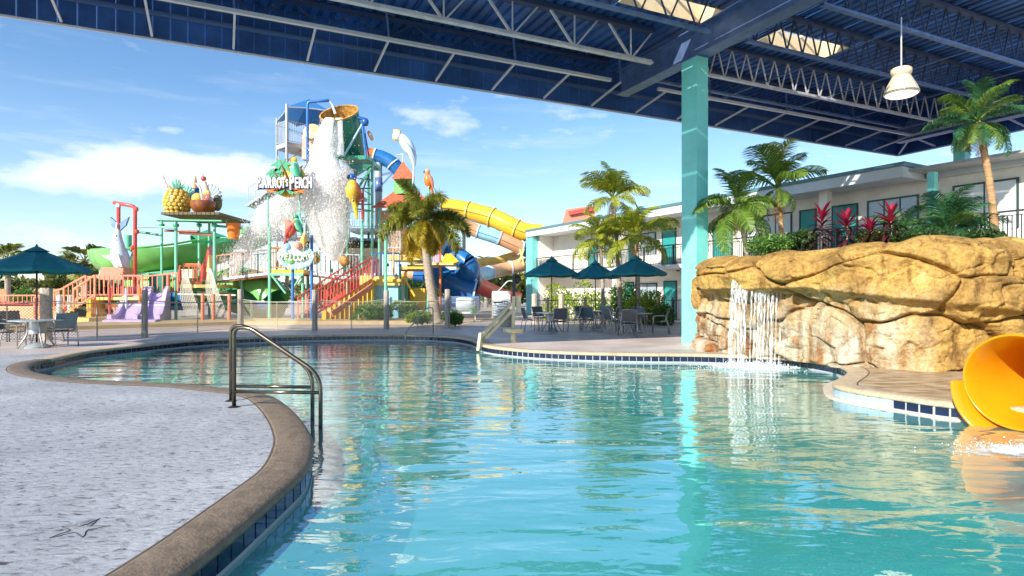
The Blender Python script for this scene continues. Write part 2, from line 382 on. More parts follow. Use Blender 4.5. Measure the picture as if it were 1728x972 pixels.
# the little peninsula below the rock is stained a warm sand colour
nP = n.new('ShaderNodeTexNoise'); nP.inputs['Scale'].default_value = 3; nP.inputs['Detail'].default_value = 8; l.new(mp.outputs[0], nP.inputs[0])
rP = n.new('ShaderNodeValToRGB'); e_ = rP.color_ramp.elements; e_[0].position = .35; e_[0].color = (.24, .155, .08, 1); e_[1].position = .65; e_[1].color = (.58, .44, .28, 1); l.new(nP.outputs[0], rP.inputs[0])
mpx = n.new('ShaderNodeMath'); mpx.operation = 'MULTIPLY_ADD'; l.new(spx.outputs[0], mpx.inputs[0]); mpx.inputs[1].default_value = 3; mpx.inputs[2].default_value = -15.3; mpx.use_clamp = True
mpy = n.new('ShaderNodeMath'); mpy.operation = 'MULTIPLY_ADD'; l.new(spx.outputs[1], mpy.inputs[0]); mpy.inputs[1].default_value = -2; mpy.inputs[2].default_value = 26; mpy.use_clamp = True
mpz = n.new('ShaderNodeMath'); mpz.operation = 'MULTIPLY'; l.new(mpx.outputs[0], mpz.inputs[0]); l.new(mpy.outputs[0], mpz.inputs[1])
mC = n.new('ShaderNodeMixRGB'); l.new(mpz.outputs[0], mC.inputs[0]); l.new(mB.outputs[0], mC.inputs[1]); l.new(rP.outputs[0], mC.inputs[2]); l.new(mC.outputs[0], b.inputs['Base Color'])
b.inputs['Roughness'].default_value = .42
bp = n.new('ShaderNodeBump'); bp.inputs['Strength'].default_value = .9; bp.inputs['Distance'].default_value = .02; l.new(nA.outputs[0], bp.inputs['Height']); l.new(bp.outputs[0], b.inputs['Normal'])
struct('pool_deck', m_, dm)
# --- coping: rounded bullnose, brown near, sandy far
prof = [(COPW, -.012), (COPW - .005, .004), (.30, .012), (.12, .016), (.03, .010), (.004, -.006), (-.012, -.03), (-.006, -.055), (.02, -.065)]
def ribbon(i0, i1, prof):
    m_ = MB(); k = len(prof); vs = []
    for i in range(i0, i1 + 1):
        for (d, z_) in prof:
            p = edge[i] + outn[i] * d; vs.append((p.x, p.y, z_))
    fs = []
    for i in range(i1 - i0):
        for j in range(k - 1): fs.append((i * k + j, i * k + j + 1, (i + 1) * k + j + 1, (i + 1) * k + j))
    return m_.add(vs, fs)
iA = min(range(n_e), key=lambda i: (edge[i] - V(far[3])).length)
iT = iA
cm = bpy.data.materials.new('coping_stone'); 
struct('pool_coping', ribbon(0, iT, prof), M['coping'], 'all')
struct('pool_coping', ribbon(iT, n_e - 1, prof), M['coping_light'], 'all')
# dark expansion joint between deck and coping
struct('expansion_joint', ribbon(0, n_e - 1, [(COPW + .014, .003), (COPW - .002, .0055)]), M['soil'])
# --- basin
mk('plaster', (.30, .66, .66), .6, var=.05, vs=1.2)
mk('plaster_deep', (.10, .50, .47), .6, var=.06, vs=1)
struct('pool_wall', ribbon(0, n_e - 1, [(.022, -.06), (.022, -2.2)]), M['plaster'])
poly = [(p.x, p.y) for p in off(.03)]
bm_ = MB(); nx, ny = 60, 60
pm = bpy.data.materials.new('pool_plaster'); pm.use_nodes = True; n = pm.node_tree.nodes; l = pm.node_tree.links; b = n['Principled BSDF']
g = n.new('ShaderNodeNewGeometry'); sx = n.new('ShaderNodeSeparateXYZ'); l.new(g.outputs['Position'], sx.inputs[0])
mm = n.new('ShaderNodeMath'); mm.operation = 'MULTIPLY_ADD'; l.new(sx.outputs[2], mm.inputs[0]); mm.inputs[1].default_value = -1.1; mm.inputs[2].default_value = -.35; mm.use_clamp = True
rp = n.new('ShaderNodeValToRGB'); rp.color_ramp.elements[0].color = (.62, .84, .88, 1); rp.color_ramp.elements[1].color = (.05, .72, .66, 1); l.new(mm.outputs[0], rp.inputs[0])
vv = n.new('ShaderNodeTexVoronoi'); vv.feature = 'SMOOTH_F1'; vv.inputs['Scale'].default_value = 2.2; l.new(g.outputs['Position'], vv.inputs[0])
l.new(rp.outputs[0], b.inputs['Base Color']); b.inputs['Roughness'].default_value = .8
m_ = MB(); vs = []; fs = []
for j in range(ny + 1):
    for i in range(nx + 1):
        X = -16 + 32 * i / nx; Yy = -4 + 32 * j / ny
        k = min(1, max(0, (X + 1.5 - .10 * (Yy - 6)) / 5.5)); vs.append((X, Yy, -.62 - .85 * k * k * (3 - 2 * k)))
for j in range(ny):
    for i in range(nx): a = j * (nx + 1) + i; fs.append((a, a + 1, a + nx + 2, a + nx + 1))
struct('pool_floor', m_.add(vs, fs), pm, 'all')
# --- waterline tiles, one object per tile
tw, th = .148, .105
tm = MB()
tm.box((0, 0, 0), (tw, .012, th)); tmesh = tm.mesh('tile', M['tile_navy'])
tm = MB(); tm.box((0, 0, 0), (tw, .012, th)); tmesh_p = tm.mesh('tile', M['tile_pale'])
tb = struct('tile_band', ribbon(0, n_e - 1, [(.012, -.055), (.012, -.30)]), M['grout'])
dvis = []
for i in range(n_e - 1):
    c = (edge[i] + edge[i + 1]) / 2; o_ = (outn[i] + outn[i + 1]).normalized()
    facing = o_.dot(c - V((0, 0)));   # wall faces the camera when outward normal points away from it
    ok = facing > 0 and c.y > 2 and abs(c.x) < c.y * .9 + .3
    dvis.append((c.length if ok else 1e9 + i, i))
dvis.sort(); keep = set(i for _, i in dvis[:296])
rest = MB()
for i in range(n_e - 1):
    a, b_ = edge[i], edge[i + 1]; c = (a + b_) / 2; t = (b_ - a); Ln = t.length; t.normalize(); o_ = V((-t.y, t.x)); c = c + o_ * .008
    pale = (c - V(far[-3])).length < .42 or (c - V(far[-4])).length < .3
    for r_ in range(1):
        zc = -.060 - th / 2 - r_ * .155
        ang = math.atan2(t.y, t.x)
        if i in keep:
            Mx = Matrix.Translation((c.x, c.y, zc)) @ Matrix.Rotation(ang, 4, 'Z') @ Matrix.Diagonal(V((min(1.0, (Ln - .007) / tw), 1, 1, 1)))
            inst('tile', tmesh_p if pale else tmesh, tb, Mx)
        else:
            rest.box((c.x, c.y, zc), (Ln - .007, .012, th), ang)
part('tile_row', rest, M['tile_navy'], tb, kind='stuff')
# white plaster lip at the water line of the little peninsula
i0 = min(range(n_e), key=lambda i: (edge[i] - V(far[-9])).length); i1 = min(range(n_e), key=lambda i: (edge[i] - V(last[0])).length)
m_ = MB(); vs = []
for i in range(i0, i1 + 1):
    k = (i - i0) / (i1 - i0); wdt = .26 * math.exp(-((k - .22) / .16) ** 2) + .05 * min(1, k * 6)
    for (d, z_) in ((.02, -.175), (-wdt * .8, -.182), (-wdt, -.195), (-wdt - .02, -.30)):
        p = edge[i] + outn[i] * d; vs.append((p.x, p.y, z_))
fs = [(i * 4 + j, i * 4 + j + 1, (i + 1) * 4 + j + 1, (i + 1) * 4 + j) for i in range(i1 - i0) for j in range(3)]
m_.add(vs, fs); mk('lip', (.60, .52, .42), .5, var=.1); struct('plaster_ledge', m_, M['lip'], 'all')
# --- water
wm = bpy.data.materials.new('pool_water'); wm.use_nodes = True; n = wm.node_tree.nodes; l = wm.node_tree.links; n.remove(n['Principled BSDF'])
g = n.new('ShaderNodeNewGeometry'); pos = g.outputs['Position']
def wnoise(sx, sy, scale, det, rot, dist=0.):
    mp = n.new('ShaderNodeMapping'); mp.inputs['Scale'].default_value = (sx, sy, 1); mp.inputs['Rotation'].default_value = (0, 0, rot); l.new(pos, mp.inputs[0])
    t = n.new('ShaderNodeTexNoise'); t.inputs['Scale'].default_value = scale; t.inputs['Detail'].default_value = det; t.inputs['Roughness'].default_value = .5; t.inputs['Distortion'].default_value = dist; l.new(mp.outputs[0], t.inputs[0]); return t.outputs[0]
def wb(h, st, dist, prev=None):
    bp = n.new('ShaderNodeBump'); bp.inputs['Strength'].default_value = st; bp.inputs['Distance'].default_value = dist; l.new(h, bp.inputs['Height'])
    if prev is not None: l.new(prev, bp.inputs['Normal'])
    return bp.outputs[0]
b1 = wb(wnoise(.5, 1.25, .95, 2, R(9), .7), 1.0, .036)
b2 = wb(wnoise(.6, 1.3, 3.4, 2, R(-10), .5), 1.0, .0085, b1)
b3 = wb(wnoise(1, 1.2, 19, 2, R(5)), .6, .0007, b2)
gl = n.new('ShaderNodeBsdfGlossy'); gl.inputs['Roughness'].default_value = .02; l.new(b3, gl.inputs['Normal'])
tr = n.new('ShaderNodeBsdfTransparent'); tr.inputs[0].default_value = (.80, .98, .97, 1)
df = n.new('ShaderNodeBsdfDiffuse'); df.inputs[0].default_value = (.14, .74, .70, 1)
mx = n.new('ShaderNodeMixShader'); mx.inputs[0].default_value = .44; l.new(tr.outputs[0], mx.inputs[1]); l.new(df.outputs[0], mx.inputs[2])
lwt = n.new('ShaderNodeLayerWeight'); lwt.inputs['Blend'].default_value = .5; l.new(b3, lwt.inputs['Normal'])
fp = n.new('ShaderNodeMath'); fp.operation = 'POWER'; fp.inputs[1].default_value = 1.75; l.new(lwt.outputs['Facing'], fp.inputs[0])
fr = n.new('ShaderNodeMath'); fr.operation = 'MULTIPLY_ADD'; fr.inputs[1].default_value = .92; fr.inputs[2].default_value = .04; l.new(fp.outputs[0], fr.inputs[0])
mf = n.new('ShaderNodeMixShader'); l.new(fr.outputs[0], mf.inputs[0]); l.new(mx.outputs[0], mf.inputs[1]); l.new(gl.outputs[0], mf.inputs[2])
l.new(mf.outputs[0], n['Material Output'].inputs[0])
struct('water', fill(poly, [], WZ, 'water', None), wm)

# --- starfish imprint: a thin dark line on the deck stands in for the relief
c = G(137, 893); m_ = MB(); star = []
for k in range(10):
    a = k * PI / 5 + .35; r_ = .150 if k % 2 == 0 else .050
    star.append(V((c.x + r_ * math.cos(a), c.y + .0 + r_ * math.sin(a) * 1.05, .004)))
cl = []
for k in range(10):
    a, b_ = star[k], star[(k + 1) % 10]
    for q in range(4):
        t = q / 4; p = a.lerp(b_, t); cl.append((p.x + random.uniform(-.006, .006), p.y + random.uniform(-.006, .006), .0005))
cl.append(cl[0]); m_.tube(cl, .0042, 6, False); mk('imprint_line', (.09, .09, .095), .8)
struct('starfish_imprint', m_, M['imprint_line'])

# ================================================================ handrails
def handrail(name, label, P, r, rail_dir_px=None): pass
def bend(pts, rad=.12, k=6):
    pts = [V(p) for p in pts]; out = [pts[0]]
    for i in range(1, len(pts) - 1):
        a, b_, c_ = pts[i - 1], pts[i], pts[i + 1]; r_ = min(rad, (a - b_).length * .45, (c_ - b_).length * .45)
        p = b_ + (a - b_).normalized() * r_; q = b_ + (c_ - b_).normalized() * r_
        for j in range(k + 1):
            t = j / k; out.append(p * (1 - t) ** 2 + b_ * 2 * t * (1 - t) + q * t * t)
    out.append(pts[-1]); return out
A = G(395, 687); P1e = G(541, 722, -.2)
dd = V((P1e.x - A.x, P1e.y - A.y, 0)); ln = dd.length; dd.normalize(); side = V((-.24, .44, 0))
t_ = thing('pool_handrail', 'large bronze double handrail at the near edge of the pool steps', 'handrail', A)
for k in (0, 1):
    P0 = A + side * k; P1 = P0 + dd * ln
    rail = bend([P0, P0 + V((0, 0, .97)), P0 + dd * .22 + V((0, 0, .97)), P1 + dd * .0 + V((0, 0, .42)), P1 + V((0, 0, -.6))], .20, 8)
    m1 = MB(); m1.tube(rail, .0245, 12); part('rail', m1, M['bronze'], t_, 'all')
    m1 = MB(); m1.tube([P0 + V((0, 0, .19)), P1 + V((0, 0, .215))], .021, 12); part('cross_rail', m1, M['bronze'], t_, 'all')
    m1 = MB(); m1.lathe([(.001, .016), (.045, .016), (.072, .004), (.075, 0)], P0, 20); part('escutcheon', m1, M['bronze'], t_, 'all')
t_ = thing('pool_handrail', 'slim grey handrail at the far side of the pool below the yellow bush', 'handrail', W(731, 560, 23.2))
a = W(684, 578, 20.3); p1 = W(722, 520, 21.8); p2 = W(731, 560, 22.2); p2.z = 0
m1 = MB(); m1.tube(bend([a + V((0, 0, -.3)), W(684, 562, 20.3), p1 + V((-.05, 0, 0)), p1 + V((.17, .1, .03)), p2], .12, 5), .021, 8); part('rail', m1, M['alu'], t_, 'all')
m1 = MB(); m1.lathe([(.001, .014), (.07, .004), (.072, 0)], p2, 14); part('escutcheon', m1, M['alu'], t_, 'all')

# ================================================================ pool lift
b0 = G(866, 578); b0 = V((b0.x, b0.y, 0)); sY = b0.y
t_ = thing('pool_lift', 'beige pool lift with black mast top on the far deck', 'pool lift', b0)
def wl(u, v, dy=0): return W(u, v, sY + dy)
m1 = MB(); m1.lathe([(.13, 0), (.14, .02), (.085, .06), (.08, .30), (.10, .32)], b0, 16); part('pedestal', m1, M['lift_beige'], t_, True)
m1 = MB(); m1.lathe([(.001, .30), (.28, .30), (.30, .32), (.30, .40), (.28, .42), (.001, .42)], b0, 24); part('turntable', m1, M['lift_beige'], t_, True)
m1 = MB(); m1.bar(b0 + V((0, 0, .42)), wl(867, 500), .10, .12); part('mast', m1, M['lift_beige'], t_)
m1 = MB(); m1.bar(wl(867, 500), wl(867, 465), .09, .11); m1.ell(wl(873, 471, .1), (.12, .10, .13), 12, 8); part('mast_head', m1, M['lift_black'], t_, 30)
m1 = MB(); m1.box(wl(875, 513, .12), (.14, .16, .50)); part('battery_box', m1, M['lift_beige'], t_)
for k, (du, dv) in enumerate(((0, 0), (5, 12))):
    m1 = MB(); m1.bar(wl(862 + k * 2, 512 + dv, -.05), wl(813 + du, 567 + dv * .3, -.9 + .1 * k), .07, .09); part('boom', m1, M['lift_beige'], t_)
m1 = MB(); m1.bar(wl(812, 562, -.9), wl(808, 592, -1.0), .09, .12); part('seat_arm', m1, M['lift_beige'], t_)
m1 = MB(); m1.lathe([(.05, -.03), (.05, .03)], wl(817, 574, -.92), 12, Matrix.Rotation(R(90), 3, 'X')); part('hinge', m1, M['lift_black'], t_)
# ================================================================ great steel canopy over the pool
C0 = V((18.2, 28.75, 0)); E1 = V((-.903, -.43, 0)); EP = V((.43, -.903, 0))     # a along the front edge (leftwards), p inwards
def K(a, p, z): return C0 + E1 * a + EP * p + V((0, 0, z))
DK = 9.35; CB = 8.3; SK = 8.0; AL = 46; PD = 9.7
t_ = thing('pool_canopy', 'huge dark blue steel roof canopy with open trusses over the pool', 'canopy', K(16.5, 4.6, 0))
# skylights (a0, a1, p0, p1)
def inv(u, v, z):
    Y = (z - CAMH) * F / (HV - v); X = (u - U0) / F * Y; d = V((X, Y, 0)) - C0; return d.dot(E1), d.dot(EP)
sk = []
for q in ([(1271, 68), (1382, 99), (1436, 82), (1317, 48)], [(1040, -2), (1184, 42), (1222, 22), (1100, -20)]):
    r_ = [inv(u, v, DK) for u, v in q]; sk.append((min(x[0] for x in r_) + .15, max(x[0] for x in r_) - .15, (r_[0][1] + r_[1][1]) / 2, (r_[2][1] + r_[3][1]) / 2))
print('sky', sk)
SG = mat('skyglass', (.9, .92, .9), .3, trans=.6); SG.node_tree.nodes['Principled BSDF'].inputs['Alpha'].default_value = .2
tpn = SG.node_tree.nodes.new('ShaderNodeBsdfTransparent'); mxn = SG.node_tree.nodes.new('ShaderNodeMixShader'); mxn.inputs[0].default_value = .7
ol = SG.node_tree.nodes['Material Output']; pv = ol.inputs[0].links[0].from_socket; SG.node_tree.links.new(pv, mxn.inputs[1]); SG.node_tree.links.new(tpn.outputs[0], mxn.inputs[2]); SG.node_tree.links.new(mxn.outputs[0], ol.inputs[0])
sk = [(a0, a1, min(p0, p1), max(p0, p1)) for a0, a1, p0, p1 in sk]
# corrugated deck: strips running along p, each sheet its own piece; holes for the skylights
cuts_a = sorted(set([0.0, AL] + [round(i * 2.0, 2) for i in range(1, 23)] + [v for s_ in sk for v in s_[:2]]))
for i in range(len(cuts_a) - 1):
    a0, a1 = cuts_a[i] + .012, cuts_a[i + 1] - .012; am = (a0 + a1) / 2
    segs = [(0, PD)]
    for s_ in sk:
        if s_[0] < am < s_[1]:
            segs = [(0, s_[2]), (s_[3], PD)]
    for (p0, p1) in segs:
        m1 = MB(); nr = max(2, int((a1 - a0) / .3)); prof2 = []
        for j in range(nr):
            b0 = a0 + (a1 - a0) * j / nr; w_ = (a1 - a0) / nr
            prof2 += [(b0, 0), (b0 + w_ * .55, 0), (b0 + w_ * .65, .07), (b0 + w_ * .92, .07)]
        prof2.append((a1, 0)); vs = []
        for (aa, zz) in prof2: vs += [K(aa, p0, DK + zz), K(aa, p1, DK + zz)]
        m1.add(vs, [(2 * j, 2 * j + 1, 2 * j + 3, 2 * j + 2) for j in range(len(prof2) - 1)])
        part('roof_sheet', m1, M['roof_blue'], t_)
m1 = MB(); q = []
m1.add([K(-.1, -.1, DK + .12), K(AL, -.1, DK + .12), K(AL, sk[0][2] - .05, DK + .12), K(-.1, sk[0][2] - .05, DK + .12)], [(0, 1, 2, 3)])
part('roof_top', m1, M['steel_blue'], t_)
for (a0, a1, p0, p1) in sk:
    cb = MB(); h = .55
    for (x0, y0, x1, y1) in ((a0, p0, a1, p0), (a1, p0, a1, p1), (a1, p1, a0, p1), (a0, p1, a0, p0)):
        cb.quad(K(x0, y0, DK - .02), K(x1, y1, DK - .02), K(x1, y1, DK + h), K(x0, y0, DK + h))
    s1 = part('skylight', cb, M['cream_shaft'], t_)
    for k in range(3):
        w_ = (a1 - a0) / 3; gl_ = MB(); gl_.add([K(a0 + k * w_ + .03, p0, DK + h), K(a0 + (k + 1) * w_ - .03, p0, DK + h), K(a0 + (k + 1) * w_ - .03, p1, DK + h), K(a0 + k * w_ + .03, p1, DK + h)], [(0, 1, 2, 3)])
        part('pane', gl_, None or SG, s1)
        if k: m2 = MB(); m2.bar(K(a0 + k * w_, p0, DK + h - .02), K(a0 + k * w_, p1, DK + h - .02), .06, .08); part('glazing_bar', m2, M['white'], s1)
# skirt fascia: ribbed panels all along the front and the right side
for i in range(23):
    a0 = i * 2.0; m1 = MB()
    for j in range(5):
        x0 = a0 + j * .4; m1.add([K(x0, 0, SK), K(x0 + .37, 0, SK), K(x0 + .37, 0, DK + .15), K(x0, 0, DK + .15), K(x0 + .4, -.03, SK), K(x0 + .4, -.03, DK + .15)], [(0, 1, 2, 3), (1, 4, 5, 2)])
    part('fascia_panel', m1, M['roof_blue'], t_)
for i in range(5):
    p0 = i * 2.0; m1 = MB()
    for j in range(5):
        x0 = p0 + j * .4
        if x0 > 9.6: break
        m1.add([K(0, x0, SK), K(0, x0 + .37, SK), K(0, x0 + .37, DK + .15), K(0, x0, DK + .15), K(-.03, x0 + .4, SK), K(-.03, x0 + .4, DK + .15)], [(0, 1, 2, 3), (1, 4, 5, 2)])
    part('fascia_panel', m1, M['roof_blue'], t_)
barobj('drip_edge', K(-.05, -.04, SK - .02), K(AL, -.04, SK - .02), .06, M['steel_pale'], t_, .05)
barobj('drip_edge', K(-.05, 0, SK - .02), K(-.05, 9.7, SK - .02), .06, M['steel_pale'], t_, .05)
barobj('girt', K(0, .06, SK + .62), K(AL, .06, SK + .62), .08, M['steel_blue'], t_, .12)
# outrigger chord and its struts
barobj('outrigger_chord', K(1.9, 1.8, CB), K(15.6, 1.8, CB), .11, M['steel_pale'], t_, .09)
barobj('outrigger_chord', K(17.5, 1.8, CB), K(AL, 1.8, CB), .11, M['steel_pale'], t_, .09)
for i in range(24):
    a = 1.9 + i * 1.9
    barobj('strut', K(a, 1.8, CB), K(a, .06, SK + .03), .055, M['steel_pale'], t_)
    if i % 2 == 0: barobj('hanger', K(a, 1.8, CB), K(a + .1, 1.8, DK), .05, M['steel_blue'], t_)
barobj('strut', K(1.9, 1.8, CB), K(.1, .1, SK + .03), .06, M['steel_pale'], t_)
for k in range(1, 5): barobj('strut', K(1.9, k * 1.7, CB), K(.06, k * 1.7, SK + .05), .055, M['steel_pale'], t_)
barobj('side_chord', K(1.9, 1.8, CB), K(1.9, 8.7, CB), .10, M['steel_pale'], t_, .08)
# open web joists
def joist(p, mc, webm, a0, a1, dz=0, step=.62, tm='steel_dark'):
    z0, z1 = CB + dz, DK - .09
    j_ = MB(); j_.bar(K(a0, p, z0), K(a1, p, z0), .13, .07); j_.bar(K(a0, p - .045, z0 + .05), K(a1, p - .045, z0 + .05), .02, .08)
    jo = part('joist', j_, M[mc], t_)
    barobj('top_chord', K(a0, p, z1), K(a1, p, z1), .17, M[tm], jo, .10)
    n_ = int((a1 - a0) / step)
    for i in range(n_):
        x0 = a0 + (a1 - a0) * i / n_; x1 = a0 + (a1 - a0) * (i + 1) / n_; xm = (x0 + x1) / 2
        barobj('web', K(x0, p, z1), K(xm, p, z0), .035, M[webm], jo); barobj('web', K(xm, p, z0), K(x1, p, z1), .035, M[webm], jo)
def joist_big(p, a0, a1, step=1.9):
    z0, z1 = CB, DK - .09
    j_ = MB(); j_.bar(K(a0, p, z0), K(a1, p, z0), .16, .05); j_.bar(K(a0, p, z0 + .055), K(a1, p, z0 + .055), .03, .09)
    jo = part('joist', j_, M['steel_pale'], t_)
    barobj('top_chord', K(a0, p, z1), K(a1, p, z1), .24, M['steel_dark'], jo, .14)
    n_ = int((a1 - a0) / step)
    for i in range(n_):
        x = a0 + (a1 - a0) * (i + .4) / n_; s_ = (a1 - a0) / n_
        barobj('web', K(x, p, z0), K(x, p, z1), .045, M['steel_pale'], jo)
        barobj('web', K(x, p, z0), K(x + s_ * .42, p, z1), .06, M['steel_pale'], jo); barobj('web', K(x, p, z0), K(x - s_ * .42, p, z1), .045, M['steel_pale'], jo)
joist_big(3.5, 17.2, AL)
joist(3.5, 'steel_pale', 'steel_pale', 2.0, 15.9)
joist(5.9, 'steel_blue', 'steel_dark', 1.0, 15.9); joist(5.9, 'steel_blue', 'steel_dark', 17.2, 30, step=.9)
joist(8.2, 'steel_blue', 'steel_dark', 1.0, 15.9)
joist(1.8, 'steel_blue', 'steel_dark', 2.0, 15.9, .25, 1.0); joist(.9, 'steel_dark', 'steel_dark', 17, 44, .35, 1.6)
# deck purlins across, rod bridging
for i, a in enumerate((3.2, 6.4, 9.6, 12.8)):
    barobj('bridging_rod', K(a, 1.8, CB + .04), K(a, 8.3, CB + .04), .03, M['steel_blue'], t_)
for a in (4.8, 11.2, 19.6, 26): barobj('bridging_rod', K(a, 3.5, CB + .1), K(a - 1.6, 1.2, DK - .1), .04, M['steel_blue'], t_)
# main I beam over the column
for (aC, pe) in ((16.5, 9.7), (1.6, 9.7)):
    bm1 = MB(); z0 = CB - .14; hgt = .78
    def bx(a0, a1, p0, p1, za, zb):
        vs = [K(a0, p0, za), K(a1, p0, za), K(a1, p1, za), K(a0, p1, za), K(a0, p0, zb), K(a1, p0, zb), K(a1, p1, zb), K(a0, p1, zb)]
        bm1.add(vs, [(0, 3, 2, 1), (4, 5, 6, 7), (0, 1, 5, 4), (1, 2, 6, 5), (2, 3, 7, 6), (3, 0, 4, 7)])
    bx(aC - .22, aC + .22, 1.0, pe, z0, z0 + .035); bx(aC - .22, aC + .22, 1.0, pe, z0 + hgt, z0 + hgt + .035); bx(aC - .015, aC + .015, 1.0, pe, z0 + .035, z0 + hgt)
    part('main_beam', bm1, M['steel_blue'], t_)
# columns
def column(a, p, s, zt):
    c = K(a, p, 0); m1 = MB(); ang = math.atan2(.43, .903)
    m1.box((c.x, c.y, zt / 2), (s[0], s[1], zt), ang); part('column', m1, M['teal_col'], t_)
    m1 = MB(); m1.box((c.x, c.y, zt + .012), (s[0] + .08, s[1] + .08, .022), ang); part('cap_plate', m1, M['steel_blue'], t_)
column(16.5, 4.55, (.42, .62), CB - .17)
column(1.6, 3.6, (.42, .42), CB - .17)
# pendant lamp
LP = W(1521, 133, 15.3); lz = LP.z
lamp = thing('pendant_lamp', 'bell shaped ribbed glass pendant lamp glowing under the blue roof', 'lamp', (LP.x, LP.y, 6.37))
em = bpy.data.materials.new('lamp_glass'); em.use_nodes = True; b = em.node_tree.nodes['Principled BSDF']; b.inputs['Base Color'].default_value = (.48, .43, .34, 1); b.inputs['Roughness'].default_value = .25
b.inputs['Emission Color'].default_value = (1, .86, .62, 1); b.inputs['Emission Strength'].default_value = .07; M['lamp_glass'] = em
em2 = bpy.data.materials.new('lamp_bulb'); em2.use_nodes = True; b = em2.node_tree.nodes['Principled BSDF']; b.inputs['Emission Color'].default_value = (1, .9, .7, 1); b.inputs['Emission Strength'].default_value = .9; M['lamp_bulb'] = em2
cx, cy = LP.x, LP.y; nn = 48; m1 = MB(); prof3 = [(.17, .53), (.20, .50), (.24, .42), (.33, .24), (.385, .10), (.39, .07), (.36, .04)]
vs = []
for (r_, z_) in prof3:
    for j in range(nn): rr = r_ * (1 + (.018 if j % 2 else 0)); vs.append((cx + rr * math.cos(2 * PI * j / nn), cy + rr * math.sin(2 * PI * j / nn), 6.37 + z_))
m1.add(vs, [(i * nn + j, i * nn + (j + 1) % nn, (i + 1) * nn + (j + 1) % nn, (i + 1) * nn + j) for i in range(len(prof3) - 1) for j in range(nn)])
part('shade', m1, M['lamp_glass'], lamp)
m1 = MB(); m1.lathe([(.36, .04), (.30, .005), (.15, -.03), (.001, -.04)], (cx, cy, 6.37), 32); part('lens', m1, M['lamp_bulb'], lamp, True)
m1 = MB(); m1.lathe([(.388, .088), (.396, .088), (.396, .072), (.388, .072)], (cx, cy, 6.37), 40); part('rim_band', m1, M['bronze'], lamp)
m1 = MB(); m1.lathe([(.001, .70), (.20, .70), (.235, .67), (.235, .58), (.20, .52), (.001, .52)], (cx, cy, 6.37), 28); part('housing', m1, M['cream'], lamp, 30)
m1 = MB(); m1.tube([(cx, cy, 7.05), (cx, cy, CB + .05)], .018, 6); part('rod', m1, M['steel_pale'], lamp)
# ================================================================ two storey hotel wing
F0 = V((14.8, 23.1, 0)); FE = V((-.5, .866, 0)); FN = V((.866, .5, 0))       # t leftwards along the facade, o inwards
def H(t, o, z): return F0 + FE * t + FN * o + V((0, 0, z))
def tu(u, o):
    k = (u - U0) / F; b_ = F0 + FN * o; return (b_.x - k * b_.y) / (k * FE.y - FE.x)
hot = thing('hotel_building', 'long two storey cream hotel wing with balconies and teal doors', 'building', H(6, 0, 0))
def slab(name, t0, t1, o0, o1, z0, z1, mt, parent=None, label=None):
    m1 = MB(); vs = [H(t0, o0, z0), H(t1, o0, z0), H(t1, o1, z0), H(t0, o1, z0), H(t0, o0, z1), H(t1, o0, z1), H(t1, o1, z1), H(t0, o1, z1)]
    m1.add(vs, [(0, 1, 2, 3), (7, 6, 5, 4), (0, 4, 5, 1), (1, 5, 6, 2), (2, 6, 7, 3), (3, 7, 4, 0)])
    return part(name, m1, M[mt], parent or hot, label=label)
TL = 26.2; TR = -14; WO = 1.65
# back wall storeys, floors, roof
slab('wall', TR, TL, WO, WO + 6, 0, 2.88, 'stucco'); slab('wall', TR, TL, WO, WO + 6, 3.10, 5.92, 'stucco')
slab('balcony_slab', TR, TL, .02, WO + 1, 2.88, 3.10, 'stucco_white')
slab('roof_slab', -.0, TL + 1.0, -.10, WO + 6.2, 5.92, 6.02, 'stucco_white')
slab('fascia', 0.0, TL + 1.0, -.16, -.06, 5.86, 6.26, 'fascia_pale'); slab('roof_edge', -.02, TL + 1.04, -.20, .2, 6.26, 6.42, 'fascia_teal')
slab('roof_slab', TR, -.02, 1.62, WO + 6.2, 5.95, 6.05, 'stucco_white', label='roof slab set back over the right part')
slab('fascia', -.06, -.0, -.12, 1.75, 5.86, 6.26, 'fascia_pale'); slab('roof_edge', -.14, -.025, -.16, 1.75, 6.265, 6.43, 'fascia_teal')
slab('fascia', TR, -.14, 1.40, 1.58, 5.90, 6.12, 'fascia_pale'); slab('roof_edge', TR, -.15, 1.35, 1.8, 6.12, 6.36, 'fascia_teal')
slab('roof_top', TR, TL, .3, WO + 6, 6.10, 6.20, 'grey_steel')
# cross walls between bays and the aqua brick end pier
slab('end_wall', TL - .02, TL + .22, .45, WO, 0.0, 5.91, 'stucco')
pier = slab('end_pier', TL + .23, TL + 1.15, -.05, WO + 6.1, 0, 5.85, 'aqua_brick')
m1 = MB()
for k in range(46):
    z_ = .06 + k * .125
    for (t0, t1) in ((TL + .25, TL + .68), (TL + .70, TL + 1.13)):
        sh = .11 if k % 2 else 0
        vs = [H(t0 + sh * .5, -.062, z_), H(t1 - .0, -.062, z_), H(t1, -.062, z_ + .108), H(t0 + sh * .5, -.062, z_ + .108), H(t0, -.045, z_), H(t1, -.045, z_), H(t1, -.045, z_ + .108), H(t0, -.045, z_ + .108)]
        m1.add(vs, [(0, 1, 2, 3), (3, 2, 6, 7), (0, 4, 5, 1)])
o_ = part('brick_courses', m1, M['aqua_brick'], pier, kind='stuff')
for t in (17.2, tu(1050, .4), tu(1395, .5)):
    slab('pillar', t, t + .35, .5, .85, 3.10, 5.92, 'stucco')
slab('pillar', tu(1036, .4), tu(1036, .4) + .3, .5, .85, 0, 2.88, 'stucco')
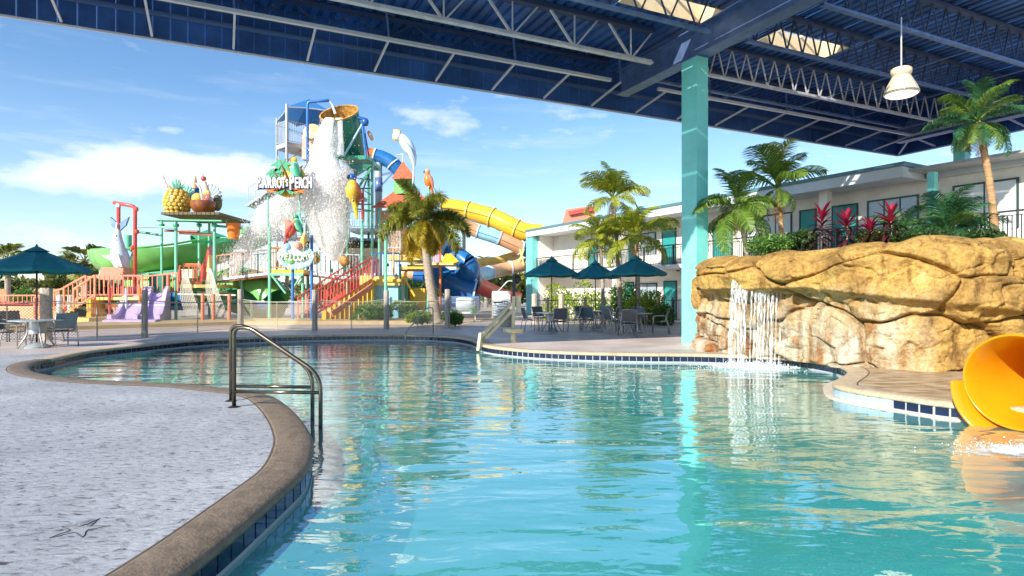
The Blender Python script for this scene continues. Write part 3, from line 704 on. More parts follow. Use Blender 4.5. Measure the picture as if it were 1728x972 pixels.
def opening(kind, u0, u1, z0, z1, mt, o=WO, label=None, mull=0):
    ta, tb_ = tu(u1, o), tu(u0, o)
    d = slab(kind, ta, tb_, o - .035, o + .05, z0, z1, mt, label=label)
    for (a, b_, c_, e_) in ((ta - .07, ta, z0, z1 + .07), (tb_, tb_ + .07, z0, z1 + .07), (ta, tb_, z1, z1 + .07)):
        slab('frame', a, b_, o - .06, o + .05, c_, e_, 'frame_dark', d)
    for k in range(mull):
        tm_ = ta + (tb_ - ta) * (k + 1) / (mull + 1); slab('frame', tm_ - .025, tm_ + .025, o - .055, o - .036, z0, z1, 'frame_dark', d)
    if kind == 'door':
        slab('handle', ta + .08, ta + .13, o - .08, o - .036, z0 + 1.0, z0 + 1.14, 'alu', d)
    return d
opening('door', 995, 1008, 3.12, 5.28, 'door_teal'); opening('door', 1056, 1069, 3.12, 5.28, 'door_teal'); opening('door', 1119, 1140, 3.12, 5.28, 'door_teal')
opening('door', 1122, 1141, .02, 2.2, 'door_teal'); opening('door', 1057, 1069, .02, 2.2, 'door_teal')
opening('window', 1083, 1106, 3.9, 5.2, 'glass', mull=1); opening('window', 1021, 1040, 3.9, 5.2, 'glass', mull=1)
opening('window', 1078, 1108, .8, 2.1, 'glass', mull=1)
opening('door', 1205, 1235, 3.12, 5.28, 'door_teal'); opening('window', 1262, 1335, 3.5, 5.3, 'curtain', mull=2, label='window with pale curtains behind the palms')
opening('door', 1352, 1376, 3.12, 5.3, 'door_teal'); opening('door', 1406, 1446, 3.12, 5.3, 'door_teal'); 
opening('window', 1467, 1548, 3.3, 5.32, 'glass', mull=2)
opening('window', 1612, 1716, 3.75, 5.45, 'curtain', mull=1, label='large window with white curtains'); opening('door', 1660, 1672, 3.12, 3.7, 'frame_dark')
m1 = slab('column_cladding', tu(1578, .1), tu(1566, .1), .05, .3, 3.1, 5.9, 'teal_col')
for (u, z_) in ((1017, 4.6), (1112, 4.55), (1111, 1.5), (1145, 2.8)):
    t = tu(u, WO); slab('wall_lamp', t - .08, t + .08, WO - .1, WO, z_, z_ + .2, 'frame_dark')
# balcony railings in bays
def railing(t0, t1, z0, o=.10, parent=None, h=1.08):
    m1 = MB(); n_ = int((t1 - t0) / .125)
    m1.bar(H(t0, o, z0 + h), H(t1, o, z0 + h), .065, .065); m1.bar(H(t0, o, z0 + .10), H(t1, o, z0 + .10), .035, .035); m1.bar(H(t0, o, z0 + h - .14), H(t1, o, z0 + h - .14), .03, .03)
    for i in range(n_ + 1):
        t = t0 + (t1 - t0) * i / n_; m1.bar(H(t, o, z0 + .10), H(t, o, z0 + h - .14), .026)
    r = part('railing', m1, M['rail'], hot)
    for t in (t0, t1): barobj('railing_post', H(t, o, z0), H(t, o, z0 + h + .02), .06, M['rail'], r)
t = TL - .05
while t > -13.4:
    railing(max(t - 2.35, -13.4), t - .07, 3.10); t -= 2.35
m1 = MB()
for i in range(11): m1.bar(H(TL - .06, .12 + i * .13, 3.2), H(TL - .06, .12 + i * .13, 4.05), .018)
part('railing_return', m1, M['rail'], hot)
# ================================================================ waterfall rock
mk('rock', (.50, .30, .075), .72, spec=.3)
rm = M['rock']; n = rm.node_tree.nodes; l = rm.node_tree.links; b = n['Principled BSDF']
g = n.new('ShaderNodeNewGeometry'); pos = g.outputs['Position']
a1 = n.new('ShaderNodeTexNoise'); a1.inputs['Scale'].default_value = 1.3; a1.inputs['Detail'].default_value = 9; a1.inputs['Roughness'].default_value = .62; l.new(pos, a1.inputs[0])
c1 = n.new('ShaderNodeValToRGB'); e_ = c1.color_ramp.elements; e_[0].position = .3; e_[0].color = (.20, .11, .03, 1); e_[1].position = .46; e_[1].color = (.46, .28, .08, 1)
x_ = e_.new(.6); x_.color = (.62, .39, .105, 1); x_ = e_.new(.75); x_.color = (.68, .52, .26, 1); l.new(a1.outputs[0], c1.inputs[0])
# pale lime and rust on the washed part round the fall
mp = n.new('ShaderNodeMapping'); mp.inputs['Scale'].default_value = (3, 3, .55); l.new(pos, mp.inputs[0])
a2 = n.new('ShaderNodeTexNoise'); a2.inputs['Scale'].default_value = 1.1; a2.inputs['Detail'].default_value = 8; l.new(mp.outputs[0], a2.inputs[0])
c2 = n.new('ShaderNodeValToRGB'); e_ = c2.color_ramp.elements; e_[0].position = .36; e_[0].color = (.34, .13, .04, 1); e_[1].position = .48; e_[1].color = (.50, .40, .26, 1); x_ = e_.new(.62); x_.color = (.68, .63, .53, 1); l.new(a2.outputs[0], c2.inputs[0])
sx = n.new('ShaderNodeSeparateXYZ'); l.new(pos, sx.inputs[0])
def nm(op, a, b_, c_=None, cl=False):
    q = n.new('ShaderNodeMath'); q.operation = op; q.use_clamp = cl
    for i, k in enumerate((a, b_, c_)):
        if k is None: continue
        if isinstance(k, (int, float)): q.inputs[i].default_value = k
        else: l.new(k, q.inputs[i])
    return q.outputs[0]
lo = nm('MULTIPLY_ADD', sx.outputs[2], -.95, 1.55, True)           # low on the wall
lf = nm('MULTIPLY_ADD', sx.outputs[0], -.9, 7.0, True)             # towards the fall
mk_ = nm('MULTIPLY', nm('MULTIPLY', lo, lf), nm('MULTIPLY_ADD', a1.outputs[0], 2.4, -.25, True), None, True)
mx = n.new('ShaderNodeMixRGB'); l.new(mk_, mx.inputs[0]); l.new(c1.outputs[0], mx.inputs[1]); l.new(c2.outputs[0], mx.inputs[2])
a4 = n.new('ShaderNodeTexNoise'); a4.inputs['Scale'].default_value = 16; a4.inputs['Detail'].default_value = 12; a4.inputs['Roughness'].default_value = .75; l.new(pos, a4.inputs[0])
c4_ = n.new('ShaderNodeValToRGB'); e_ = c4_.color_ramp.elements; e_[0].position = .36; e_[0].color = (.62, .55, .48, 1); e_[1].position = .56; e_[1].color = (1, 1, 1, 1); l.new(a4.outputs[0], c4_.inputs[0])
mp5 = n.new('ShaderNodeMapping'); mp5.inputs['Scale'].default_value = (4.5, 4.5, .5); l.new(pos, mp5.inputs[0])
a5 = n.new('ShaderNodeTexNoise'); a5.inputs['Scale'].default_value = 1.2; a5.inputs['Detail'].default_value = 7; a5.inputs['Roughness'].default_value = .65; l.new(mp5.outputs[0], a5.inputs[0])
c5_ = n.new('ShaderNodeValToRGB'); e_ = c5_.color_ramp.elements; e_[0].position = .34; e_[0].color = (.42, .30, .20, 1); e_[1].position = .47; e_[1].color = (1, 1, 1, 1); l.new(a5.outputs[0], c5_.inputs[0])
m5 = n.new('ShaderNodeMixRGB'); m5.blend_type = 'MULTIPLY'; m5.inputs[0].default_value = 1; l.new(mx.outputs[0], m5.inputs[1]); l.new(c4_.outputs[0], m5.inputs[2])
m6 = n.new('ShaderNodeMixRGB'); m6.blend_type = 'MULTIPLY'; m6.inputs[0].default_value = .8; l.new(m5.outputs[0], m6.inputs[1]); l.new(c5_.outputs[0], m6.inputs[2]); l.new(m6.outputs[0], b.inputs['Base Color'])
a3 = n.new('ShaderNodeTexNoise'); a3.inputs['Scale'].default_value = 13; a3.inputs['Detail'].default_value = 10; a3.inputs['Roughness'].default_value = .65; l.new(pos, a3.inputs[0])
bp = n.new('ShaderNodeBump'); bp.inputs['Strength'].default_value = .8; bp.inputs['Distance'].default_value = .07; l.new(a3.outputs[0], bp.inputs['Height']); l.new(bp.outputs[0], b.inputs['Normal'])
# plan curve of the foot (s) : left flank, front, right
foot = [(6.6, 18.0), (5.3, 17.0), (4.85, 15.9), (4.85, 14.75), (5.35, 13.75), (5.95, 12.9), (6.45, 12.0), (7.0, 11.35), (7.8, 11.0), (8.8, 10.95), (10.2, 11.2), (12.0, 11.9)]
fd = dense(foot, .03); ns = len(fd); NT = 120
tops = [(0, 1.9), (.1, 2.2), (.2, 2.25), (.34, 2.3), (.42, 2.25), (.52, 2.35), (.62, 2.36), (.74, 2.42), (.85, 2.38), (1, 2.15)]
def topz(s): return float(np.interp(s, [a for a, _ in tops], [b for _, b in tops]))
# block boundaries: (strata lines in (s, t)) drawn after the photograph
ss = np.linspace(0, 1, ns); tt = np.linspace(0, 1, NT + 1)
SS, TT = np.meshgrid(ss, tt, indexing='ij')
def n2(x, y, sc, seed):
    out = np.zeros_like(x)
    it = np.nditer([x, y], flags=['multi_index'])
    return out
Fx = np.array([p.x for p in fd]); Fy = np.array([p.y for p in fd])
tx = np.gradient(Fx); ty = np.gradient(Fy); ln_ = np.hypot(tx, ty); tx /= ln_; ty /= ln_
for _ in range(30):
    tx = np.convolve(np.pad(tx, 8, 'edge'), np.ones(17) / 17, 'valid'); ty = np.convolve(np.pad(ty, 8, 'edge'), np.ones(17) / 17, 'valid')
nxn, nyn = ty, -tx            # outward (towards the pool / camera): curve runs from far left to right
# flip if pointing away from the camera
if (nxn[ns // 2] * -Fx[ns // 2] + nyn[ns // 2] * -Fy[ns // 2]) < 0: nxn, nyn = -nxn, -nyn
arc = np.cumsum(np.r_[0, np.hypot(np.diff(Fx), np.diff(Fy))]); LEN = arc[-1]
AX = arc[:, None] + 0 * TT; TZ = np.array([topz(s) for s in ss])[:, None] * TT
# warped voronoi in wall space (arc, z) with wide flat cells
def warp(a, z, sc, amp, seed):
    flat = np.empty(a.size); fa, fz = a.ravel(), z.ravel()
    for i in range(a.size): flat[i] = noise.noise((fa[i] * sc + seed, fz[i] * sc, seed * .7))
    return flat.reshape(a.shape) * amp
step = 3
def coarse(sc, amp, seed):
    a = AX[::step, ::step]; z_ = TZ[::step, ::step]; cgr = warp(a, z_, sc, amp, seed)
    full = np.empty(AX.shape); xi = np.arange(AX.shape[0]); zi = np.arange(AX.shape[1])
    t1 = np.empty((a.shape[0], AX.shape[1]))
    for i in range(a.shape[0]): t1[i] = np.interp(zi, np.arange(0, AX.shape[1], step), cgr[i])
    for j in range(AX.shape[1]): full[:, j] = np.interp(xi, np.arange(0, AX.shape[0], step)[:a.shape[0]], t1[:, j])
    return full
wa = coarse(.9, .42, 3.1) + coarse(2.6, .12, 9.2); wz = coarse(.8, .26, 5.7) + coarse(2.4, .09, 1.4)
TILT = .10
PA = AX + wa; PZ = TZ + wz + TILT * (AX - LEN * .5) * 0.4
r2 = np.random.default_rng(21)
def voro(sx, sz, cell_a, cell_z, seed):
    r = np.random.default_rng(seed); na = int(LEN / cell_a) + 3; nz = int(3.4 / cell_z) + 3; pts = []
    for i in range(na):
        for j in range(nz):
            pts.append(((i - 1 + .5 * (j % 2) + r.uniform(.1, .9) * .6) * cell_a, (j - 1 + r.uniform(.25, .75)) * cell_z, r.uniform(-1, 1), r.uniform(-1, 1), r.uniform(-1, 1)))
    P = np.array(pts); d1 = np.full(AX.shape, 9.); d2 = np.full(AX.shape, 9.); idx = np.zeros(AX.shape, int)
    for k in range(len(P)):
        d = np.hypot((PA - P[k, 0]) / sx, (PZ - P[k, 1]) / sz)
        m = d < d1; d2 = np.where(m, d1, np.minimum(d2, d)); idx = np.where(m, k, idx); d1 = np.where(m, d, d1)
    return d2 - d1, P[idx, 2], P[idx, 3] * (PA - P[idx, 0]) + P[idx, 4] * (PZ - P[idx, 1])
g1, h1, s1 = voro(2.4, 1.0, 2.3, .95, 4)
g2, h2, s2 = voro(.8, .62, .95, .6, 8)
m2 = 1 / (1 + np.exp(-(coarse(.7, 1, 12) + .02) * 14))          # the fine cracks come and go
g3, h3, s3 = voro(.42, .30, .40, .28, 15)
D = .20 * h1 + .13 * s1 - .20 * np.exp(-(g1 / .04) ** 2) + .07 * h2 * m2 + .22 * s2 - .10 * np.exp(-(g2 / .05) ** 2) * m2 + .14 * s3 + .015 * h3 - .03 * np.exp(-(g3 / .06) ** 2) * (1 - m2)
fold = coarse(.0, 0, 0) if False else np.sin((AX + wa * .8) * 5.2 + 2 * wz) * .035 * (1 + coarse(.8, 1, 41))
D += fold + coarse(1.3, .16, 17) + coarse(3.2, .09, 19) + coarse(6.5, .05, 23)
# batter and overhang: the upper mass bulges forward on the right, ledge above the fall
SSn, TTn = SS, TT
overh = np.interp(ss, [0, .15, .26, .34, .46, .52, .6, .8, 1], [-.2, -.15, .05, .36, .36, .18, .26, .15, 0])[:, None]
knee = np.interp(ss, [0, .36, .5, .62, .75, 1], [.5, .62, .60, .50, .40, .5])[:, None]
st = np.clip((TTn - knee) / .07, 0, 1); st = st * st * (3 - 2 * st)
D += overh * st - .30 * (TTn ** 2) * (1 - st) * .5
D += -.55 * np.clip((TTn - .84) / .16, 0, 1) ** 2
# channel at the lip of the fall
ulip = np.exp(-((SS - .405) / .035) ** 2)
D += .10 * ulip * st
TZ2 = TZ
X = Fx[:, None] + nxn[:, None] * D; Yy = Fy[:, None] + nyn[:, None] * D
topn = coarse(.8, .16, 31) + coarse(2.5, .06, 33)
Zz = TZ2 + topn * np.clip((TT - .55) / .45, 0, 1)
Zz[:, 0] = -.02
vs = [(X[i, j], Yy[i, j], Zz[i, j]) for i in range(ns) for j in range(NT + 1)]
# plateau behind the crest
NB = 10
fs = [(i * (NT + 1) + j, (i + 1) * (NT + 1) + j, (i + 1) * (NT + 1) + j + 1, i * (NT + 1) + j + 1) for i in range(ns - 1) for j in range(NT)]
o0 = len(vs)
for i in range(ns):
    for k in range(1, NB + 1):
        q = k / NB; dx = -(nxn[i]) * q * 1.0; dy = -(nyn[i]) * q * 1.0
        x0, y0, z0 = X[i, NT], Yy[i, NT], Zz[i, NT]
        vs.append((x0 + dx, y0 + dy, z0 + .10 * math.sin(q * PI) - .45 * q * q + .05 * noise.noise((x0 * 2 + dx * 2, y0 * 2 + dy * 2, 0))))
for i in range(ns - 1):
    for k in range(NB):
        A_ = (i * (NT + 1) + NT) if k == 0 else o0 + i * NB + k - 1; B_ = ((i + 1) * (NT + 1) + NT) if k == 0 else o0 + (i + 1) * NB + k - 1
        fs.append((A_, B_, o0 + (i + 1) * NB + k, o0 + i * NB + k))
m1 = MB(); m1.add(vs, fs)
rk = thing('waterfall_rock', 'massive golden artificial rock with a waterfall ledge beside the teal column', 'rock', (7, 13.5, 0))
part('rock_face', m1, rm, rk, 'all')
# soil bed behind
bed = [(5.6, 16.9), (5.7, 15.3), (6.6, 13.9), (7.6, 12.9), (9, 12.4), (13, 13.2), (15, 16), (9.0, 21), (6.8, 19)]
m1 = MB(); m1.prism([(a, b_, 0) for a, b_ in bed], (0, 0, 2.0)); part('planting_bed', m1, M['soil'], rk)
# ---- falling strands and splash
wf = bpy.data.materials.new('falling_water'); wf.use_nodes = True; n = wf.node_tree.nodes; l = wf.node_tree.links; b = n['Principled BSDF']
b.inputs['Base Color'].default_value = (.93, .95, .96, 1); b.inputs['Roughness'].default_value = .25
uvn = n.new('ShaderNodeTexCoord'); mp = n.new('ShaderNodeMapping'); mp.inputs['Scale'].default_value = (26, 26, .4); l.new(uvn.outputs['Object'], mp.inputs[0])
tn = n.new('ShaderNodeTexNoise'); tn.inputs['Scale'].default_value = 1.6; tn.inputs['Detail'].default_value = 5; l.new(mp.outputs[0], tn.inputs[0])
rp = n.new('ShaderNodeValToRGB'); rp.color_ramp.elements[0].position = .43; rp.color_ramp.elements[1].position = .66; rp.color_ramp.elements[0].color = (.04, .04, .04, 1); rp.color_ramp.elements[1].color = (.88, .88, .88, 1)
l.new(tn.outputs[0], rp.inputs[0]); l.new(rp.outputs[0], b.inputs['Alpha']); M['falling_water'] = wf
fm = mat('foam', (.90, .93, .94), .5, trans=.3); M['foam'] = fm
YL = 13.55
wfall = thing('waterfall', 'thin white strands of water falling from the rock ledge into the pool', 'waterfall', (W(1280, 612, 13.4).x, 13.4, -.2))
for k, (u0, v0, u1, w0, w1) in enumerate(((1247, 458, 1231, 9, 9), (1254, 459, 1243, 6, 3), (1266, 457, 1252, 8, 6), (1276, 459, 1262, 3, 2), (1290, 455, 1276, 9, 4), (1312, 453, 1298, 9, 4), (1323, 455, 1312, 4, 2), (1333, 458, 1338, 4, 2), (1300, 456, 1284, 3, 2), (1260, 458, 1247, 5, 2), (1282, 457, 1269, 5, 2), (1306, 455, 1291, 6, 2), (1318, 454, 1305, 5, 1.5), (1250, 459, 1237, 6, 3), (1295, 455, 1280, 5, 2))):
    m1 = MB(); vs = []; ns_ = 26; cols = 4; short = k in (7,)
    for i in range(ns_ + 1):
        q = i / ns_; fz = q * q * .8 + q * .2
        yy = YL - .42 * math.sqrt(q); P = W(u0, v0, YL); zb = -.2 if not short else .9
        xx = P.x + (W(u1, 612, 13.2).x - P.x) * math.sqrt(q); zz = P.z + (zb - P.z) * fz
        wd = (w0 * 1.15 + (w1 * 1.2 - w0 * 1.15) * q ** .6) * 13 / F / 2
        for c_ in range(cols + 1):
            h_ = c_ / cols * 2 - 1
            vs.append((xx + h_ * wd + .012 * noise.noise((q * 9, c_ * 1.3, k)), yy - .05 * (1 - h_ * h_) + .02 * noise.noise((q * 6, k, c_)), zz))
    m1.add(vs, [(i * (cols + 1) + c_, i * (cols + 1) + c_ + 1, (i + 1) * (cols + 1) + c_ + 1, (i + 1) * (cols + 1) + c_) for i in range(ns_) for c_ in range(cols)])
    part('water_strand', m1, wf, wfall, 'all')
# broad translucent sheet where the water leaves the lip
m1 = MB(); vs = []; ni, nj = 12, 30
for i in range(ni + 1):
    q = i / ni
    for j in range(nj + 1):
        h_ = j / nj; P = W(1243 + 92 * h_, 457 - 4 * math.sin(PI * h_), YL); zl = .55 + .5 * noise.noise((h_ * 7, 3, 1))
        vs.append((P.x - .07 * math.sqrt(q), YL + .10 - .48 * math.sqrt(q * .5) + .03 * noise.noise((h_ * 12, q * 2, 5)), P.z + .03 - zl * q * q - .10 * q))
m1.add(vs, [(i * (nj + 1) + j, i * (nj + 1) + j + 1, (i + 1) * (nj + 1) + j + 1, (i + 1) * (nj + 1) + j) for i in range(ni) for j in range(nj)])
part('lip_sheet', m1, wf, wfall, 'all')
def flecks(cen, sig, n_, size, stretch=1.0, floor=None, seed=1, fn=None):
    r = np.random.default_rng(seed); m_ = MB(); vs = []; fs = []
    for i in range(n_):
        p = np.array(fn(r)) if fn else np.array(cen) + r.normal(size=3) * np.array(sig)
        if floor is not None: p[2] = max(p[2], floor + .004)
        s_ = size * math.exp(r.normal() * .5); a = r.normal(size=3); a /= np.linalg.norm(a); b_ = np.cross(a, r.normal(size=3)); b_ /= np.linalg.norm(b_) + 1e-6
        a = a * s_ * .5; a[2] *= stretch; b_ = b_ * s_ * .5; b_[2] *= stretch
        o = len(vs); vs += [p + a, p + b_, p - a, p - b_ * .7]; fs.append((o, o + 1, o + 2, o + 3))
    m_.v = [tuple(v) for v in vs]; m_.f = fs; m_.mi = [0] * len(fs); return m_
def f_fall(r):
    k = r.choice([1235, 1247, 1262, 1278, 1300]); p = W(k, 613, 13.15); a = r.uniform(0, 2 * PI); q = abs(r.normal()) * .22
    return (p.x + math.cos(a) * q * 1.6, p.y + math.sin(a) * q, -.19 + abs(r.normal()) * .07 * math.exp(-q * 2))
part('splash', flecks(0, 0, 5200, .02, 1, -.2, 3, f_fall), fm, wfall, kind='stuff')
# foam patches on the water: low irregular sheet
fa = bpy.data.materials.new('foam_sheet'); fa.use_nodes = True; n = fa.node_tree.nodes; l = fa.node_tree.links; b = n['Principled BSDF']; b.inputs['Base Color'].default_value = (.9, .94, .95, 1); b.inputs['Roughness'].default_value = .4
g = n.new('ShaderNodeNewGeometry'); t1 = n.new('ShaderNodeTexNoise'); t1.inputs['Scale'].default_value = 6; t1.inputs['Detail'].default_value = 9; t1.inputs['Roughness'].default_value = .7; l.new(g.outputs['Position'], t1.inputs[0])
tc_ = n.new('ShaderNodeTexCoord'); vl = n.new('ShaderNodeVectorMath'); vl.operation = 'LENGTH'; l.new(tc_.outputs['Object'], vl.inputs[0])
q1 = n.new('ShaderNodeMath'); q1.operation = 'MULTIPLY_ADD'; q1.inputs[1].default_value = -.62; q1.inputs[2].default_value = .22; l.new(vl.outputs['Value'], q1.inputs[0])
q2 = n.new('ShaderNodeMath'); q2.operation = 'ADD'; l.new(q1.outputs[0], q2.inputs[0]); l.new(t1.outputs[0], q2.inputs[1])
q3 = n.new('ShaderNodeMath'); q3.operation = 'MULTIPLY_ADD'; q3.use_clamp = True; q3.inputs[1].default_value = 4.0; q3.inputs[2].default_value = -1.4; l.new(q2.outputs[0], q3.inputs[0]); l.new(q3.outputs[0], b.inputs['Alpha'])
def foam_patch(c, sx_, sy_, rot=0):
    m_ = MB(); nn = 40; vs = [(0, 0, 0)] + [(math.cos(2 * PI * i / nn), math.sin(2 * PI * i / nn), 0) for i in range(nn)]
    m_.add(vs, [(0, i + 1, (i + 1) % nn + 1) for i in range(nn)])
    o = bpy.data.objects.new('foam_patch', m_.mesh('foam_patch', fa)); link(o); o.location = (c[0], c[1], c[2]); o.scale = (sx_, sy_, 1); o.rotation_euler = (0, 0, rot); o['kind'] = 'stuff'
    return o
p = W(1275, 614, 13.1); foam_patch((p.x, 13.0, -.196), 1.5, .72, -.3)
# ================================================================ orange slide mouth
osl = thing('slide_mouth', 'flared orange tube slide mouth ending in the pool at the right', 'water slide', (6.0, 6.9, -.3))
mk('slide_orange', (.88, .37, .008), .22, var=.05, vs=2, spec=.6, trans=.25)
c = V((5.80, 7.0, .36)); ax = V((-.88, -.47, -.04)).normalized(); sd = ax.cross(V((0, 0, 1))).normalized(); upv = sd.cross(ax)
def surf(profs, a0, a1, n_, cc=None, bendk=0.0):
    vs = []; k = n_ + 1; cc = cc or c
    for (d, r) in profs:
        for j in range(k):
            a = a0 + (a1 - a0) * j / n_; back = max(0, -d)
            vs.append(cc + ax * d + V((.25, -.10, .05)) * back * back * .5 + (sd * math.cos(a) + upv * math.sin(a)) * r)
    return vs, [(i * k + j, i * k + j + 1, (i + 1) * k + j + 1, (i + 1) * k + j) for i in range(len(profs) - 1) for j in range(n_)]
m1 = MB(); pr = [(-3.2, .40), (-2.2, .40), (-1.4, .40), (-.8, .405), (-.5, .42), (-.30, .45), (-.14, .49), (0, .53), (.02, .545), (.0, .56), (-.10, .53), (-.30, .49), (-.5, .46), (-.8, .445), (-1.4, .44), (-2.2, .44), (-3.2, .44)]
m1.add(*surf(pr, 0, 2 * PI, 64)); part('tube', m1, M['slide_orange'], osl, 'all')
m1 = MB(); cl2 = c + V((-.0, 0, -.10)); pr = [(-.20, .47), (-.04, .52), (.06, .555), (.13, .595), (.15, .62), (.13, .63), (.10, .62), (.02, .585), (-.08, .55), (-.20, .51)]
m1.add(*surf(pr, -PI * 1.03, PI * .03, 48, cl2)); part('runout_lip', m1, M['slide_orange'], osl, 'all')
part('splash', flecks((5.35, 6.25, -.2), (.45, .14, .025), 700, .012, 1, -.2, 9), fm, osl, kind='stuff')
foam_patch((5.2, 6.15, -.195), 1.25, .42, .1)
# ================================================================ palms, shrubs, trees
def frond_mesh(name, mt, L_=1.5, n_=34, leaf=.42, droop=.55, lift=.5, w_=.028, radial=False, fold=.5, seed=0, seg=2, stalk=.18):
    """feather frond growing along +x from the origin, arching over; leaflets both sides (or all round when radial)"""
    r = random.Random(seed); m_ = MB(); pts = []
    x = z = 0; a = lift; ns_ = 12
    for i in range(ns_ + 1):
        pts.append(V((x, 0, z))); x += math.cos(a) * L_ / ns_; z += math.sin(a) * L_ / ns_; a -= (lift + droop) / ns_ * (.5 + i / ns_)
    m_.tube(pts, [.018 * L_ * (1 - .8 * i / ns_) for i in range(ns_ + 1)], 4, False)
    def at(q):
        f = q * ns_; i = min(ns_ - 1, int(f)); return pts[i].lerp(pts[i + 1], f - i), (pts[i + 1] - pts[i]).normalized()
    reps = 3 if radial else 1
    for i in range(n_ * reps):
        q = stalk + (1 - stalk) * (i + .5) / (n_ * reps)
        p, t = at(min(q, .999)); ll = leaf * (math.sin(min(1, (q - stalk) / (1 - stalk) * .86 + .16) * PI) ** .6 + .12) * r.uniform(.85, 1.1)
        for sd_ in (-1, 1):
            if radial: ang = r.uniform(0, 2 * PI); out = V((0, math.cos(ang), math.sin(ang)))
            else: out = V((0, sd_ * math.cos(fold * .6), math.sin(fold * .6)))
            n0 = t.cross(V((0, 1, 0))).normalized()
            if not radial: out = V((0, sd_, 0)) * math.cos(fold * .5) - n0 * math.sin(fold * .5) * (1 if n0.z < 0 else -1)
            d = (out + t * r.uniform(.55, .85)).normalized(); wd = t * w_ * r.uniform(.8, 1.2)
            mid = p + d * ll * .5; tip = p + (d + V((0, 0, -.42 - .2 * r.random()))).normalized() * ll
            m_.add([p - wd * .5, p + wd * .5, mid + wd * .6 - V((0, 0, .02 * ll)), mid - wd * .6 - V((0, 0, .02 * ll)), tip], [(0, 1, 2, 3), (3, 2, 4)])
    return m_.mesh(name, mt)
def trunk(pts, r0, r1, mt, parent, rings=True):
    m1 = MB(); P = [V(p) for p in pts]; out = []; rs = []
    tot_ = sum((P[i + 1] - P[i]).length for i in range(len(P) - 1)); cnt = max(6, int(tot_ / .09)); 
    cum = [0]
    for i in range(len(P) - 1): cum.append(cum[-1] + (P[i + 1] - P[i]).length)
    for k in range(cnt + 1):
        s_ = tot_ * k / cnt; i = max(j for j in range(len(P)) if cum[j] <= s_ + 1e-6); i = min(i, len(P) - 2); q = (s_ - cum[i]) / (cum[i + 1] - cum[i])
        out.append(P[i].lerp(P[i + 1], q)); rs.append((r0 + (r1 - r0) * k / cnt) * (1.06 if k % 2 else .97) * (1.25 if k < 2 else 1))
    m1.tube(out, rs, 10); part('trunk', m1, mt, parent, 'all')
def crown(parent, c, meshes, spec, seed=0, roll=.5):
    """spec: list of (count, pitch_min, pitch_max, scale, mesh index)"""
    r = random.Random(seed)
    for (cnt, p0, p1, sc_, mi) in spec:
        ph = r.uniform(0, 6)
        for k in range(cnt):
            az_ = ph + 2 * PI * k / cnt + r.uniform(-.25, .25); pt = r.uniform(p0, p1); s_ = sc_ * r.uniform(.72, 1.15)
            Mx = Matrix.Translation(c) @ Matrix.Rotation(az_, 4, 'Z') @ Matrix.Rotation(-pt, 4, 'Y') @ Matrix.Rotation(r.uniform(-roll, roll), 4, 'X') @ Matrix.Scale(s_, 4)
            inst('frond', meshes[mi % len(meshes)] if mi >= 0 else r.choice(meshes), parent, Mx)
def palm(label, base, top, r0, r1, tm, meshes, spec, seed=0, group=None, bow=.1, shaft=None, name='palm_tree'):
    base, top = V(base), V(top)
    t_ = thing(name, label, 'palm tree', base, 0, group)
    mid = (base + top) / 2 + V((bow, 0, 0)); pts = [base * (1 - q) ** 2 + mid * 2 * q * (1 - q) + top * q * q for q in [i / 8 for i in range(9)]]
    trunk(pts, r0, r1, M[tm], t_)
    if shaft: m1 = MB(); m1.tube([top + V((0, 0, -shaft)), top], [r1 * 1.25, r1 * .7], 10); part('crownshaft', m1, M['lime'] if False else M['shaftg'], t_, 'all')
    crown(t_, top, meshes, spec, seed)
    if name == 'palm_tree' and 'sabal' not in label: crown(t_, top - V((0, 0, .08)), [fdead], [(3, -1.45, -1.0, spec[0][3] * .62, 0)], seed + 3)
    return t_
M['shaftg'] = mat('shaftg', (.16, .22, .05), .5, var=.2, vs=8)
fy = [frond_mesh('frond_yellow', M['palm_yellow'], 1.5, 44, .56, .95, .45, .026, seed=1), frond_mesh('frond_yellow', M['palm_yellow'], 1.5, 40, .52, 1.35, .3, .026, seed=2), frond_mesh('frond_yellow', M['palm_green'], 1.5, 40, .52, .6, .55, .026, seed=3)]
fg = [frond_mesh('frond_green', M['palm_green'], 1.5, 48, .54, .9, .5, .024, seed=4), frond_mesh('frond_green', M['palm_green'], 1.5, 44, .5, 1.35, .3, .024, seed=5), frond_mesh('frond_green', M['palm_yellow'], 1.5, 44, .5, .9, .5, .024, seed=6)]
fdp = [frond_mesh('frond_deep', M['palm_deep'], 1.5, 44, .42, .8, .5, .022, seed=7), frond_mesh('frond_deep', M['palm_deep'], 1.5, 40, .40, 1.2, .35, .022, seed=8), frond_mesh('frond_deep', M['palm_green'], 1.5, 40, .42, .9, .4, .024, seed=9)]
fx = [frond_mesh('frond_plume', M['palm_olive'], 1.5, 74, .34, 1.5, .5, .017, True, seed=10), frond_mesh('frond_plume', M['palm_gold'], 1.5, 74, .32, 1.6, .1, .017, True, seed=11), frond_mesh('frond_plume', M['palm_olive'], 1.5, 70, .30, 1.0, .7, .017, True, seed=12)]
M['dead'] = leafmat('dead', (.16, .09, .03), (.34, .22, .09), (.42, .30, .14))
fdead = frond_mesh('frond_dead', M['dead'], 1.5, 26, .38, 1.0, .1, .02, seed=40)
# foxtail palm in front of the play tower
palm('foxtail palm with drooping golden plumes in front of the slide helix', W(739, 546, 29.6), W(716, 372, 29.6), .26, .17, 'trunk_grey', fx,
     [(5, .35, .9, 1.5, 2), (6, .1, .45, 1.7, 0), (6, -.15, .2, 1.7, 0), (6, -.65, -.3, 1.6, 1), (5, -1.15, -.7, 1.5, 1), (5, -.8, -.3, 1.6, 0)], 5, bow=-.25, shaft=.9)
